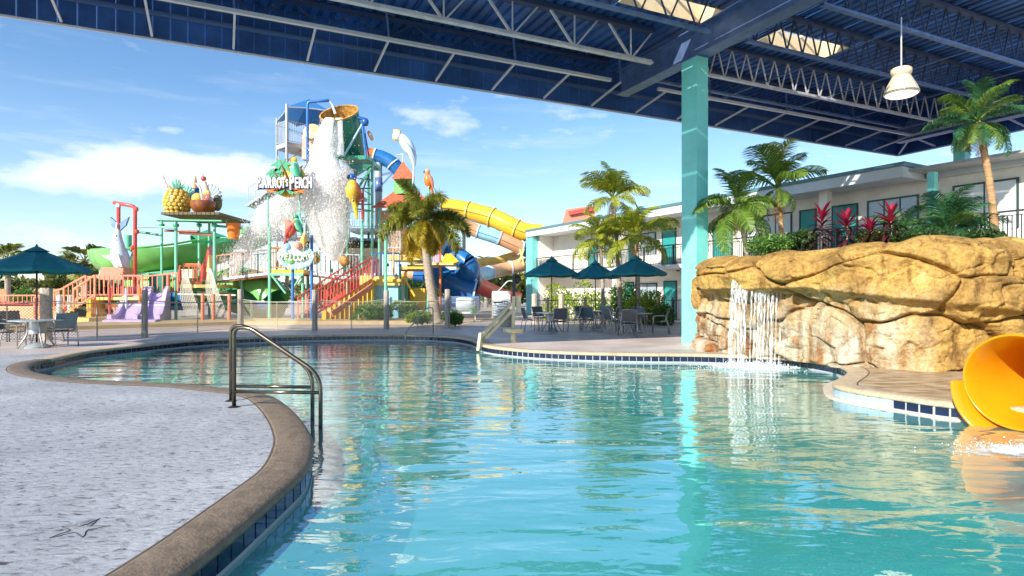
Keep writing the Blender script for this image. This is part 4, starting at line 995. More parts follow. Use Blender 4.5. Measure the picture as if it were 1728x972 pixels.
# yellow-green palm cluster by the hotel balcony
palm('tall yellow green palm rising above the hotel roof edge', W(1048, 545, 29.5), W(1034, 335, 29.5), .13, .08, 'trunk_grey', fy, [(6, .7, 1.25, 1.2, 2), (9, .1, .6, 1.35, 0), (8, -.5, 0, 1.2, 1)], 2, shaft=.5)
palm('short yellow palm with wide crown behind the right umbrella', W(1076, 548, 28.6), W(1073, 398, 28.6), .12, .08, 'trunk_grey', fy, [(6, .6, 1.2, 1.15, 0), (9, .05, .5, 1.4, 0), (9, -.6, 0, 1.3, 1)], 3, shaft=.4)
palm('low yellow palm left of the wide crowned one', W(1018, 548, 29.2), W(1012, 402, 29.2), .11, .07, 'trunk_grey', fy, [(6, .5, 1.1, 1.0, 0), (8, -.1, .5, 1.2, 0), (7, -.7, -.1, 1.1, 1)], 4, shaft=.4)
# palms behind the rock
palm('palm with yellowing tips close to the teal column', W(1262, 450, 17.2), W(1243, 352, 17.2), .07, .055, 'trunk_grey', [fg[0], fy[0], fg[1]], [(4, .8, 1.3, .9, 0), (6, .2, .7, .85, 2), (6, -.3, .2, .9, 0), (7, -.9, -.3, 1.0, 2)], 6)
palm('second palm with green crown touching the canopy edge', W(1318, 440, 17.6), W(1312, 318, 17.6), .075, .055, 'trunk_tan', fg, [(3, 1.15, 1.4, 1.1, 2), (5, .5, .9, 1.0, 0), (5, -.0, .35, 1.05, 0), (5, -.9, -.4, .6, 1)], 8)
palm('leaning palm with pale trunk in front of the right balcony', W(1681, 412, 13.6), W(1650, 205, 13.6), .085, .06, 'trunk_tan', fdp + fg[:1], [(4, .8, 1.3, .75, 0), (5, .3, .7, .8, 2), (6, -.2, .2, .8, 0), (5, -.9, -.3, .75, 1), (5, -1.2, -.6, .6, 3)], 11, bow=.12)
palm('bushy dark palm with arching fronds under the leaning palm', W(1602, 425, 13.9), W(1600, 392, 13.9), .12, .10, 'trunk_grey', fdp, [(3, .9, 1.3, .75, 0), (6, .4, .8, .85, -1), (8, .05, .4, .9, -1), (6, -.3, .1, .7, 1)], 12, name='palm_bush')
palm('small dark palm bush between the red cordylines and bushy palm', W(1520, 425, 14.4), W(1518, 396, 14.4), .10, .08, 'trunk_grey', fdp, [(3, .8, 1.3, .5, 0), (6, .2, .7, .6, -1), (5, -.2, .2, .5, 1)], 13, name='palm_bush')
# cordylines
def leaf_mesh(name, mt, L_=.45, w_=.09, curve=.5):
    m_ = MB(); vs = []; k = 6
    for i in range(k + 1):
        q = i / k; wd = w_ * math.sin(min(1, q * .9 + .1) * PI) ** .8 * .5; a = curve * q; x = L_ * q * math.cos(a * .6); z = -L_ * q * math.sin(a * .6)
        vs += [(x, -wd, z + wd * .4), (x, 0, z), (x, wd, z + wd * .4)]
    fs = []
    for i in range(k): fs += [(i * 3, i * 3 + 1, i * 3 + 4, i * 3 + 3), (i * 3 + 1, i * 3 + 2, i * 3 + 5, i * 3 + 4)]
    return m_.add(vs, fs).mesh(name, mt, 'all')
lr = [leaf_mesh('leaf_red', M['cord_red'], .42, .10, .3), leaf_mesh('leaf_red', M['cord_red'], .36, .085, .1)]; ld = [leaf_mesh('leaf_dark', M['cord_dark'], .46, .10, 1.2), leaf_mesh('leaf_dark', M['cord_dark'], .40, .08, .7)]
def cordyline(label, u, vb, vt, Y, seed, s_=1.0):
    b_ = W(u, vb, Y); tp = W(u + 1, vt, Y); t_ = thing('cordyline_plant', label, 'plant', b_, 0, 'red cordylines on top of the rock')
    m1 = MB(); m1.tube([b_, (b_ + tp) / 2 + V((.03, 0, 0)), tp], [.022, .018, .012], 6); part('stem', m1, M['trunk_grey'], t_, 'all')
    r = random.Random(seed); nL = 40
    for k in range(nL):
        q = k / nL; p = b_.lerp(tp, q ** .8); red = q > .62; az_ = k * 2.4 + r.uniform(-.3, .3); pt = -.25 + q * 1.5 + r.uniform(-.15, .15)
        Mx = Matrix.Translation(p) @ Matrix.Rotation(az_, 4, 'Z') @ Matrix.Rotation(-pt, 4, 'Y') @ Matrix.Scale(s_ * r.uniform(.8, 1.1), 4)
        inst('leaf', r.choice(lr if red else ld), t_, Mx)
cordyline('tallest red tipped cordyline, first in front of the pale door', 1386, 415, 362, 14.6, 1, 1.0)
cordyline('red cordyline in front of the dark teal door', 1428, 415, 372, 14.2, 2, 1.0)
cordyline('low drooping red cordyline between two taller ones', 1468, 412, 382, 13.9, 3, .85)
cordyline('bright red cordyline in front of the dark hotel window', 1502, 414, 362, 13.6, 4, 1.05)
def bush(name, label, c, rad, n_, leaf, mt, seed=0, group=None, cat='bush', stems=True, flat=.9, lump=.35):
    r = np.random.default_rng(seed); base = V((c[0], c[1], c[2] - rad[2])); t_ = thing(name, label, cat, base, 0, group)
    lumps = [(r.normal(size=3) * .42) for _ in range(9)]; vs = []; fs = []
    for i in range(n_):
        k = lumps[r.integers(9)]; d = r.normal(size=3); d /= np.linalg.norm(d); q = d * r.uniform(.35, 1) ** .5 * .58 + np.array(k) * .9
        q[2] = max(-.95, q[2]); nq = np.linalg.norm(q); 
        if nq > 1.15: q *= 1.15 / nq
        p = np.array([c[0] + q[0] * rad[0], c[1] + q[1] * rad[1], c[2] + q[2] * rad[2]])
        a = d + r.normal(size=3) * .7; a /= np.linalg.norm(a); b_ = np.cross(a, r.normal(size=3)); b_ /= np.linalg.norm(b_); s_ = leaf * r.uniform(.6, 1.3)
        o = len(vs); vs += [p, p + a * s_ * .5 + b_ * s_ * .26, p + a * s_, p + a * s_ * .5 - b_ * s_ * .26]; fs.append((o, o + 1, o + 2, o + 3))
    m1 = MB(); m1.v = [tuple(v) for v in vs]; m1.f = fs; m1.mi = [0] * len(fs); part('foliage', m1, M[mt], t_)
    if stems:
        m1 = MB()
        for k in range(6):
            a = k * 1.1; m1.tube([base, V((c[0] + math.cos(a) * rad[0] * .5, c[1] + math.sin(a) * rad[1] * .5, c[2] + rad[2] * .2))], [.03, .01], 5)
        part('stems', m1, M['trunk_grey'], t_)
    return t_
def pb(name, label, u, v0, v1, wpx, Y, n_, leaf, mt, seed, **q):
    c = W(u, (v0 + v1) / 2, Y); s_ = Y / F
    return bush(name, label, c, (wpx / 2 * s_, min(wpx / 2 * s_, 1.4), (v1 - v0) / 2 * s_ * .95), n_, leaf, M and mt, seed, **q)
pb('bush', 'bright yellow green bush right of the far pool handrail', 712, 524, 549, 46, 27.2, 2600, .10, 'bush_lime', 1)
pb('bush', 'round green bush right of the yellow green one', 768, 525, 551, 44, 27.0, 2400, .10, 'bush_green', 2)
pb('bush', 'light green bush behind the middle umbrella tables', 985, 478, 545, 60, 32.5, 1800, .16, 'bush_lime', 3)
pb('bush', 'pale flowering shrub near the aqua end wall', 938, 482, 545, 52, 34, 1600, .16, 'bush_lime', 4)
pb('bush', 'tall dark green shrub against the hotel ground floor', 1060, 470, 548, 84, 31, 3400, .16, 'bush_green', 5)
pb('bush', 'bright leafy shrub in front of the ground floor doors', 1090, 492, 548, 76, 29, 3600, .13, 'bush_lime', 6)
pb('bush', 'low green shrub beside the teal column', 1122, 505, 549, 34, 28.5, 1500, .13, 'bush_green', 7)
pb('bush', 'fine leaved green shrub left on top of the rock', 1302, 396, 432, 86, 15.8, 3600, .075, 'bush_green', 8)
pb('bush', 'green shrub under the first cordyline', 1352, 392, 428, 60, 15.4, 2600, .075, 'bush_dark', 9)
pb('bush', 'mixed green shrub under the bright red cordyline', 1478, 388, 420, 76, 14.3, 3400, .07, 'bush_green', 10)
pb('bush', 'dark green shrub below the bushy palm', 1560, 384, 418, 110, 13.6, 4200, .07, 'bush_dark', 11)
pb('bush', 'dark green shrub at the foot of the leaning palm', 1650, 384, 420, 84, 13.2, 3200, .07, 'bush_dark', 12)
pb('bush', 'pale green agave like planting behind the fence by the stairs', 620, 512, 541, 70, 31, 2200, .16, 'bush_green', 13)
pb('bush', 'small green plant behind the fence left of the stair foot', 688, 508, 536, 46, 32, 1200, .14, 'bush_green', 14)
# background sabal palms and trees
fan = frond_mesh('frond_fan', M['tree_far'], 1.3, 14, .8, .8, .3, .07, seed=20, stalk=.45)
fan2 = frond_mesh('frond_fan', M['palm_olive'], 1.3, 14, .8, .8, .3, .07, seed=21, stalk=.45)
for k, (u, vt, Y, s_, lb) in enumerate(((12, 438, 58, 1.35, 'sabal palm at the far left edge behind the umbrella'), (143, 442, 56, 1.5, 'sabal palm just left of the green bowl slide'), (98, 462, 66, 1.2, 'shorter sabal palm further back between the two taller ones'), (820, 462, 75, 1.5, 'sabal palm below the blue tube at the right'), (865, 468, 78, 1.5, 'sabal palm beside the aqua end wall'))):
    palm(lb, W(u, 523, Y), W(u, vt, Y), .26, .2, 'trunk_grey', [fan, fan2], [(7, .7, 1.3, s_, -1), (10, .1, .6, s_, -1), (10, -.5, 0, s_, -1), (8, -1.1, -.5, s_ * .9, -1)], 30 + k)
def broad(label, u, v0, v1, wpx, Y, seed, n_=1600, leaf=.5, mt='tree_far'):
    c = W(u, (v0 + v1) / 2, Y); s_ = Y / F; t_ = bush('broadleaf_tree', label, c, (wpx / 2 * s_, wpx / 3 * s_, (v1 - v0) / 2 * s_), n_, leaf, mt, seed, 'trees behind the water park', 'tree', False)
    m1 = MB(); m1.tube([V((c.x, c.y, 0)), V((c.x + .2, c.y, c.z))], [.25, .12], 7); m1.tube([V((c.x, c.y, c.z * .6)), V((c.x + wpx * .2 * s_, c.y, c.z + .5))], [.12, .05], 6); part('trunk', m1, M['trunk_grey'], t_)
for k, (u, v0, w_, Y, lb) in enumerate(((-40, 452, 90, 70, 'dark tree at the far left edge beyond the wooden fence'), (45, 462, 70, 72, 'dark round tree behind the left umbrella'), (95, 470, 60, 64, 'low tree between the left umbrella and the sabal palm'), (175, 476, 60, 66, 'low tree behind the hanging shark'), (235, 482, 70, 80, 'hazy tree far behind the green bowl slide'),
        (790, 462, 60, 82, 'olive tree behind the blue helix'), (830, 456, 60, 80, 'broad olive tree right of the blue helix'), (872, 452, 70, 84, 'tall olive tree left of the aqua end wall'), (920, 455, 70, 84, 'tree hidden behind the aqua end wall'), (700, 470, 80, 84, 'tree seen through the play tower legs'), (620, 475, 80, 86, 'tree far behind the yellow stairs'), (540, 480, 80, 86, 'tree far behind the welcome sign'), (450, 482, 80, 88, 'tree far behind the bridge'), (350, 484, 90, 88, 'tree far behind the cargo nets'))):
    broad(lb, u, v0, 512, w_, Y, 50 + k, mt='tree_far' if k % 3 else 'bush_dark')
m_ = MB(); vs = []; fs = []; r = np.random.default_rng(5)
for i in range(9000):
    X_ = r.uniform(-150, 130); Yq = r.uniform(96, 112); h_ = 3.6 + 1.5 * noise.noise((X_ * .08, 3, 0)) + 1.2 * noise.noise((X_ * .3, 1, 0)); p = np.array([X_, Yq, r.uniform(0, 1) ** .6 * h_]); a = r.normal(size=3); a /= np.linalg.norm(a); b_ = np.cross(a, r.normal(size=3)); b_ /= np.linalg.norm(b_)
    o = len(vs); vs += [p, p + a * .5 + b_ * .35, p + a, p + a * .5 - b_ * .35]; fs.append((o, o + 1, o + 2, o + 3))
m_.v = [tuple(v) for v in vs]; m_.f = fs; m_.mi = [0] * len(fs)
o_ = bpy.data.objects.new('far_tree_line', m_.mesh('far_tree_line', M['tree_far'])); link(o_); o_['kind'] = 'stuff'
# ================================================================ umbrellas, tables, chairs, fence
def make_umbrella(name):
    t_ = thing(name, 'x', 'umbrella', (0, 0, 0)); Rr = 1.12; zb = 2.16; zt = 2.74
    m1 = MB(); m1.tube([(0, 0, .05), (0, 0, 2.72)], .021, 8); part('pole', m1, M['pole_dark'], t_, 'all')
    m1 = MB(); m1.lathe([(.001, .16), (.05, .15), (.20, .10), (.27, .04), (.27, 0)], n=20); part('base', m1, M['stone_base'], t_, True)
    m1 = MB(); m1.lathe([(.001, 2.90), (.018, 2.88), (.03, 2.84), (.02, 2.80), (.03, 2.75)], n=8); part('finial', m1, M['pole_dark'], t_, True)
    # one panel of eight, sagging a little between ribs
    m1 = MB(); vs = []; nr, na = 6, 4; w8 = 2 * PI / 8
    for i in range(nr + 1):
        q = .16 + .84 * i / nr
        for j in range(na + 1):
            h_ = j / na; a = w8 * (h_ - .5); edge_ = math.cos(w8 / 2) / math.cos(a); rr = Rr * q * edge_
            z_ = zt + .03 - (zt - zb) * q ** 1.05 - .035 * q * math.sin(PI * h_)
            vs.append((rr * math.cos(a), rr * math.sin(a), z_))
    o = len(vs)
    for j in range(na + 1): x, y_, z_ = vs[nr * (na + 1) + j]; vs.append((x * 1.003, y_ * 1.003, z_ - .075))
    fs = [(i * (na + 1) + j, (i + 1) * (na + 1) + j, (i + 1) * (na + 1) + j + 1, i * (na + 1) + j + 1) for i in range(nr + 1) for j in range(na)]
    pm_ = m1.add(vs, fs).mesh('canopy_panel', M['canvas'])
    for k in range(8): inst('canopy_panel', pm_, t_, Matrix.Rotation(w8 * k, 4, 'Z'), world=False)
    m1 = MB(); vs = [(0, 0, zt + .11)]
    for k in range(8): a = w8 * (k + .5); vs.append((.27 * math.cos(a), .27 * math.sin(a), zt - .055))
    m1.add(vs, [(0, k + 1, (k + 1) % 8 + 1) for k in range(8)]); part('vent_cap', m1, M['canvas'], t_)
    m1 = MB()
    for k in range(8): a = w8 * (k + .5); m1.bar((.03 * math.cos(a), .03 * math.sin(a), zt - .03), (Rr * .99 * math.cos(a), Rr * .99 * math.sin(a), zb - .01), .02); m1.bar((.03 * math.cos(a), .03 * math.sin(a), 2.2), (.55 * math.cos(a), .55 * math.sin(a), 2.42), .014)
    part('ribs', m1, M['pole_dark'], t_)
    return t_
um = make_umbrella('patio_umbrella'); remember(um)
uspots = [(62, 586, 16.0, .2, 'open teal umbrella over the table at the left side', 1.10), (-72, 584, 16.6, .5, 'teal umbrella cut off by the left picture edge', 1.10),
          (931, 560, 23.2, .3, 'leftmost teal umbrella in front of the hotel', .96), (1005, 555, 25.6, .6, 'middle teal umbrella, set back behind the two others', .94), (1073, 563, 22.3, .15, 'rightmost teal umbrella of the three by the hotel', .99)]
for k, (u, v, Y, rz, lb, s_) in enumerate(uspots):
    o = um if k == 0 else copy_tree(um); p = W(u, v, Y); o.location = (p.x, Y, 0); o.rotation_euler = (0, 0, rz); o.scale = (s_, s_, .94 if k < 2 else 1); o['label'] = lb; o['group'] = 'teal umbrellas over the patio tables'
def make_table():
    t_ = thing('patio_table', 'x', 'table', (0, 0, 0))
    m1 = MB(); m1.lathe([(.03, .735), (.58, .735), (.61, .728), (.61, .705), (.58, .70), (.03, .70)], n=32); part('table_top', m1, M['table'], t_, 30)
    m1 = MB(); m1.lathe([(.20, .70), (.21, .69), (.20, .40), (.21, .38)], n=16); part('ring', m1, M['alu'], t_, True)
    lm = MB(); lm.tube(bend([(.20, 0, .70), (.20, 0, .35), (.42, 0, .01)], .15, 5), .022, 7); lm = lm.mesh('leg', M['alu'], 'all')
    for k in range(4): inst('leg', lm, t_, Matrix.Rotation(k * PI / 2 + PI / 4, 4, 'Z'), world=False)
    return t_
tb_ = make_table(); remember(tb_)
for k, (u, v, Y, rz, lb, s_) in enumerate(uspots[:1] + uspots[2:]):
    o = tb_ if k == 0 else copy_tree(tb_); p = W(u, v, Y); o.location = (p.x, Y, 0); o.rotation_euler = (0, 0, rz); o['group'] = 'round patio tables'
    o['label'] = ['round table under the left side umbrella', 'round table under the leftmost hotel side umbrella', 'round table under the middle hotel side umbrella', 'round table under the rightmost umbrella'][k]
def make_chair(sm, am):
    """faces +y, seat 0.43 high"""
    t_ = thing('patio_chair', 'x', 'chair', (0, 0, 0)); w_ = .27
    for s_ in (-1, 1):
        x = s_ * w_
        m1 = MB(); m1.tube(bend([(x, .24, 0), (x, .22, .64), (x, -.20, .66), (x, -.30, .30), (x, -.34, 0)], .06, 4), .0165, 6, True); part('side_frame', m1, am, t_, 'all')
        m1 = MB(); m1.tube(bend([(x * .93, -.02, .44), (x * .93, -.20, .44), (x * .93, -.34, .90)], .10, 4), .0155, 6); part('back_frame', m1, am, t_, 'all')
    m1 = MB(); m1.tube([(-w_, .20, .42), (w_, .20, .42)], .0155, 6); m1.tube([(-w_, -.24, .40), (w_, -.24, .40)], .0155, 6); part('seat_rail', m1, am, t_, 'all')
    m1 = MB(); vs = []
    for i in range(9):
        q = i / 8; y_ = .22 - .46 * q; z_ = .435 - .02 * math.sin(PI * q)
        vs += [(-w_ * .93, y_, z_), (w_ * .93, y_, z_), (-w_ * .93, y_, z_ - .012), (w_ * .93, y_, z_ - .012)]
    m1.add(vs, [f for i in range(8) for f in ((i * 4, i * 4 + 1, i * 4 + 5, i * 4 + 4), (i * 4 + 2, i * 4 + 6, i * 4 + 7, i * 4 + 3))]); part('seat', m1, sm, t_, 'all')
    m1 = MB(); vs = []
    for i in range(9):
        q = i / 8; y_ = -.215 - .125 * q - .02 * math.sin(PI * q); z_ = .50 + .40 * q
        vs += [(-w_ * .92, y_, z_), (w_ * .92, y_, z_), (-w_ * .92, y_ - .01, z_), (w_ * .92, y_ - .01, z_)]
    m1.add(vs, [f for i in range(8) for f in ((i * 4, i * 4 + 4, i * 4 + 5, i * 4 + 1), (i * 4 + 2, i * 4 + 3, i * 4 + 7, i * 4 + 6))]); part('backrest', m1, sm, t_, 'all')
    m1 = MB(); m1.tube([(-w_ * .93, -.34, .90), (w_ * .93, -.34, .90)], .014, 6); m1.tube([(-w_ * .93, -.215, .49), (w_ * .93, -.215, .49)], .012, 6); part('back_rail', m1, am, t_, 'all')
    return t_
ch = make_chair(M['sling'], M['alu']); remember(ch); ch2 = make_chair(M['sling_blue'], M['alu']); remember(ch2)
used = [False, False]
def chair(u, v, rz, lb, kind=0, g='patio chairs round the hotel side tables'):
    p = G(u, v); src = (ch, ch2)[kind]
    o = src if not used[kind] else copy_tree(src); used[kind] = True
    o.location = (p.x, p.y, 0); o.rotation_euler = (0, 0, rz); o['label'] = lb; o['group'] = g
chair(18, 587, R(-70), 'dark sling chair cut by the left picture edge', 0, 'patio chairs at the left side table')
chair(103, 584, R(60), 'chair on the right of the left side table, nearest to the pool', 1, 'patio chairs at the left side table')
chair(84, 577, R(125), 'chair behind the left side table, its back to the stone post', 1, 'patio chairs at the left side table')
chair(26, 575, R(-115), 'chair at the far left behind the umbrella pole', 0, 'patio chairs at the left side table')
for (u, v, a, lb, kd) in ((896, 558, -75, 'leftmost chair by the hotel tables, seen from the side', 0), (913, 553, -150, 'chair behind the leftmost hotel side table', 0), (942, 561, 12, 'dark backed chair in front of the leftmost table', 0), (968, 557, 80, 'chair right of the leftmost table, facing it', 0),
        (990, 556, -10, 'chair with pale sling between the left and middle tables', 1), (1020, 551, 160, 'chair behind the middle table', 1), (1029, 557, 70, 'chair right of the middle table', 0), (1036, 562, -70, 'chair left of the rightmost table', 0),
        (1059, 567, 0, 'broad backed chair in front of the rightmost table', 0), (1079, 555, 178, 'chair behind the rightmost table', 1), (1113, 563, 80, 'rightmost chair, seen from the side near the column', 0), (985, 551, -140, 'chair partly hidden behind the pale slinged one', 0)):
    chair(u, v, R(a), lb, kd)
# ---- rope and chain link fence on timber posts
posts = [(-60, 580, 14, 489), (78, 574, 18, 486), (244, 569, 10, 489), (406, 556, 10.5, 488), (531, 558, 9.5, 489), (652, 555, 9, 490), (755, 553, 9, 488), (832, 537, 5, 494)]
fen = thing('chain_link_fence', 'low chain link and rope fence on weathered posts round the water park', 'fence', G(406, 556))
PP = []
for k, (u, v, wpx, vt) in enumerate(posts):
    b_ = G(u, v); Yp = b_.y; top = CAMH + (HV - vt) / F * Yp; r_ = wpx / 2 * Yp / F; PP.append((b_, top, r_))
    m1 = MB(); m1.tube([b_ + V((0, 0, z_)) for z_ in (0, .3, .7, 1.0, top - .03, top)], [r_ * 1.04, r_ * .97, r_, r_ * .96, r_, r_ * .9], 10)
    m1.v = [(x + .012 * noise.noise((x * 7, y_ * 7, z_ * 3)), y_ + .012 * noise.noise((x * 7 + 9, y_ * 7, z_ * 3)), z_) for x, y_, z_ in m1.v]
    part('post', m1, M['stone_post'] if k in (0, 1) else M['wood_post'], fen, 30, label='thick pale stone post' if k == 1 else None)
rp_ = MB(); lk = MB(); top_r = MB()
for k in range(len(PP) - 1):
    (a, ta, _), (b_, tb2, _) = PP[k], PP[k + 1]; d = b_ - a; Ln = d.length; t = d.normalized(); h0, h1 = .12, 1.12
    pts = [a.lerp(b_, q) + V((0, 0, 1.22 - .10 * math.sin(PI * q))) for q in [i / 8 for i in range(9)]]
    m1 = MB(); m1.tube(pts, .017, 5, False); part('rope', m1, M['rope'], fen, 'all')
    m1 = MB(); m1.bar(a + V((0, 0, h1)), b_ + V((0, 0, h1)), .028); m1.bar(a + V((0, 0, .06)), b_ + V((0, 0, .06)), .02); part('fence_rail', m1, M['wire'], fen)
    m1 = MB(); mid = a.lerp(b_, .5); m1.tube([mid, mid + V((0, 0, 1.14))], .02, 6); part('fence_post', m1, M['wire'], fen)
    m1 = MB(); n_ = int(Ln / .085); cell = Ln / n_; rows = int(1.02 / cell)
    for i in range(-rows, n_ + 1):
        for sg in (0, 1):
            i0, i1 = i, i + rows; j0, j1 = 0, rows
            if i0 < 0: j0 = -i0; i0 = 0
            if i1 > n_: j1 -= (i1 - n_); i1 = n_
            if j1 <= j0: continue
            za, zb_ = .08 + j0 * cell, .08 + j1 * cell
            if sg: za, zb_ = .08 + (rows - j0) * cell, .08 + (rows - j1) * cell
            p, q = a + t * (i0 * cell) + V((0, 0, za)), a + t * (i1 * cell) + V((0, 0, zb_)); hw = .0085; u_ = V((0, 0, hw))
            m1.quad(p - u_, q - u_, q + u_, p + u_)
    part('chain_link_mesh', m1, M['wire'], fen, kind='stuff')
# low kerb line between deck and park
# iron fence with stone posts in front of the hotel
irf = thing('iron_fence', 'low black iron fence with pale stone posts before the hotel', 'fence', G(970, 545))
ipx = [(902, 546), (947, 545.5), (1028, 545), (1110, 544), (1160, 544)]
for k, (u, v) in enumerate(ipx):
    b_ = G(u, v); m1 = MB(); r_ = .15; m1.tube([b_ + V((0, 0, z_)) for z_ in (0, .4, .8, 1.2, 1.42, 1.48)], [.16, .14, .15, .14, .15, .10], 9); part('stone_post', m1, M['stone_post'], irf, 30)
    if k:
        a = G(*ipx[k - 1]); d = b_ - a; n_ = int(d.length / .12); m1 = MB(); m1.bar(a + V((0, 0, 1.15)), b_ + V((0, 0, 1.15)), .035); m1.bar(a + V((0, 0, .12)), b_ + V((0, 0, .12)), .03)
        for i in range(n_): p = a + d * (i + .5) / n_; m1.bar(p + V((0, 0, .1)), p + V((0, 0, 1.15)), .018)
        part('railing', m1, M['rail'], irf)
        m1 = MB(); p = a + d * .5; m1.bar(p, p + V((0, 0, 1.3)), .14); part('dark_post', m1, M['rail'], irf)
# white pool side barrier with steps, trash can, cooler
q = W(846, 535, 37)
wb_ = thing('white_barrier', 'white slatted panel barrier behind the pool lift', 'barrier', (q.x, 37, 0))
m1 = MB(); m1.box(W(846, 500, 37), (1.10, .08, .62)); part('panel', m1, M['white'], wb_)
for k in range(5): m1 = MB(); m1.box(W(846, 513 + k * 4.5, 37), (1.05, .05, .11)); part('slat', m1, M['bluewhite'], wb_)
solo('trash_bin', (lambda m: (m.lathe([(.22, 0), (.26, .05), (.27, .7), (.28, .72), (.10, .80), (.001, .80)], G(853.5, 551), 16), m)[1])(MB()), M['stone_post'], 'small brown round trash bin beside the pool lift mast', 'trash bin', smooth=True)
cl_ = thing('cooler_cart', 'pale blue rounded cooler box on white stand behind the bush', 'cooler', G(793, 540))
m1 = MB(); p = W(788, 513, 34.8); m1.lathe([(.001, -.62), (.33, -.6), (.38, -.5), (.38, .5), (.33, .6), (.001, .62)], p, 20, Matrix.Rotation(R(90), 3, 'Y')); part('barrel', m1, M['bluewhite'], cl_, True)
m1 = MB(); m1.box((p.x, p.y, .42), (1.1, .6, .1)); m1.bar((p.x - .45, p.y, 0), (p.x - .45, p.y, .4), .08); m1.bar((p.x + .45, p.y, 0), (p.x + .45, p.y, .4), .08); part('stand', m1, M['white'], cl_)
m1 = MB(); m1.box(W(800, 524, 34.4), (.45, .3, .25)); part('basket', m1, M['green_mint'], cl_)
# ================================================================ water park beyond the fence
# light pad round the play structures
m1 = MB(); pad = [G(u, v) for u, v in ((-330, 566), (78, 561), (244, 556.5), (400, 549.5), (652, 549), (755, 549), (860, 546), (905, 533), (900, 521), (760, 519), (300, 518), (-200, 522))]
pad = [V((p.x, p.y, .008)) for p in pad]; m1.add(pad, [tuple(reversed(range(len(pad))))] if True else [])
mk('pad', (.62, .50, .37), .55, var=.12, vs=.7, dirt=.15); struct('splash_pad', m1, M['pad'])
mk('sand_band', (.58, .42, .22), .7, var=.15, vs=2)
m1 = MB(); bd = [(-60, 563, 553), (160, 556, 548), (400, 548.5, 542), (560, 547.5, 541), (700, 547.5, 542)]
for k in range(len(bd) - 1):
    a0, a1 = G(bd[k][0], bd[k][1]), G(bd[k][0], bd[k][2]); b0, b1 = G(bd[k + 1][0], bd[k + 1][1]), G(bd[k + 1][0], bd[k + 1][2]); z_ = V((0, 0, .16))
    m1.add([a0, b0, b0 + z_, a0 + z_, a1 + z_, b1 + z_], [(0, 1, 2, 3), (3, 2, 5, 4)])
struct('planter_kerb', m1, M['sand_band'])
SYM = {}
def P(u, v, Y): return W(u, v, Y)
def post(t_, u, v0, v1, Y, wpx, mt, label=None, name='post', clamp=True):
    a, b_ = W(u, v0, Y), W(u, v1, Y)
    if v1 >= 533: b_.z = 0
    o = barobj(name, a, b_, wpx * Y / F, M[mt], t_, rnd=True, label=label)
    return o
def beam(t_, a, b_, wpx, mt, name='beam', rnd=False, h=None):
    Y = a.y; return barobj(name, a, b_, wpx * Y / F, M[mt], t_, rnd=rnd, h_=(h or wpx) * Y / F)
def rails(t_, a, b_, h, mt, name='railing', sp=.14, r_=.022, z0=.08):
    a, b_ = V(a), V(b_); d = b_ - a; n_ = max(2, int(d.length / sp)); m1 = MB()
    m1.bar(a + V((0, 0, h)), b_ + V((0, 0, h)), r_ * 2.4); m1.bar(a + V((0, 0, z0)), b_ + V((0, 0, z0)), r_ * 2)
    for i in range(n_ + 1):
        p = a + d * i / n_; m1.bar(p + V((0, 0, z0 if 0 < i < n_ else -.05)), p + V((0, 0, h)), r_ * (1.1 if 0 < i < n_ else 2.2))
    return part(name, m1, M[mt], t_)
def deckbox(t_, u0, u1, v, Y0, Y1, th, mt, name='platform'):
    z_ = W(0, v, Y0).z; a, b_ = W(u0, v, Y0).x, W(u1, v, Y0).x; m1 = MB(); m1.box(((a + b_) / 2, (Y0 + Y1) / 2, z_ - th / 2), (b_ - a, Y1 - Y0, th)); return part(name, m1, M[mt], t_)
def pathtube(t_, pts, segs, rpx, Y=None, n=18, name='tube_section', flange='bluewhite'):
    """pts [(u,v,Y)], smooth; segs: list of materials splitting the length evenly; flanges between"""
    Pn = [W(*p) for p in pts]; sm = []
    for i in range(len(Pn) - 1):
        p0, p1, p2, p3 = Pn[max(i - 1, 0)], Pn[i], Pn[i + 1], Pn[min(i + 2, len(Pn) - 1)]
        k = max(2, int((p2 - p1).length / .35))
        for j in range(k):
            t = j / k; sm.append(.5 * ((2 * p1) + (p2 - p0) * t + (2 * p0 - 5 * p1 + 4 * p2 - p3) * t * t + (3 * p1 - p0 - 3 * p2 + p3) * t ** 3))
    sm.append(Pn[-1]); N_ = len(sm)
    ns_ = len(segs)
    for s_, mt in enumerate(segs):
        i0, i1 = int((N_ - 1) * s_ / ns_), int((N_ - 1) * (s_ + 1) / ns_); q = sm[i0:i1 + 1]
        if len(q) < 2: continue
        rr = rpx * q[0].y / F; m1 = MB(); m1.tube(q, rr, n, False); o = part(name, m1, M[mt], t_, 'all')
        sd_ = (q[-1] - q[0]).normalized().cross(V((0, 0, 1)));   # joint ridge along the side
        m1 = MB(); r2_ = [p + V((0, -rr * .98, -rr * .18)) for p in q]; m1.tube(r2_, rr * .05, 4, False); part('seam', m1, M['deepblue'] if mt in ('slideblue', 'skyblue', 'blue') else M['brown'], o)
        t0 = (q[1] - q[0]).normalized(); m1 = MB(); m1.tube([q[0] - t0 * .05, q[0] + t0 * .05], rr * 1.13, n); part('flange', m1, M[flange if mt not in ('yellow', 'paleyellow') else 'paleyellow'], o)
    return sm

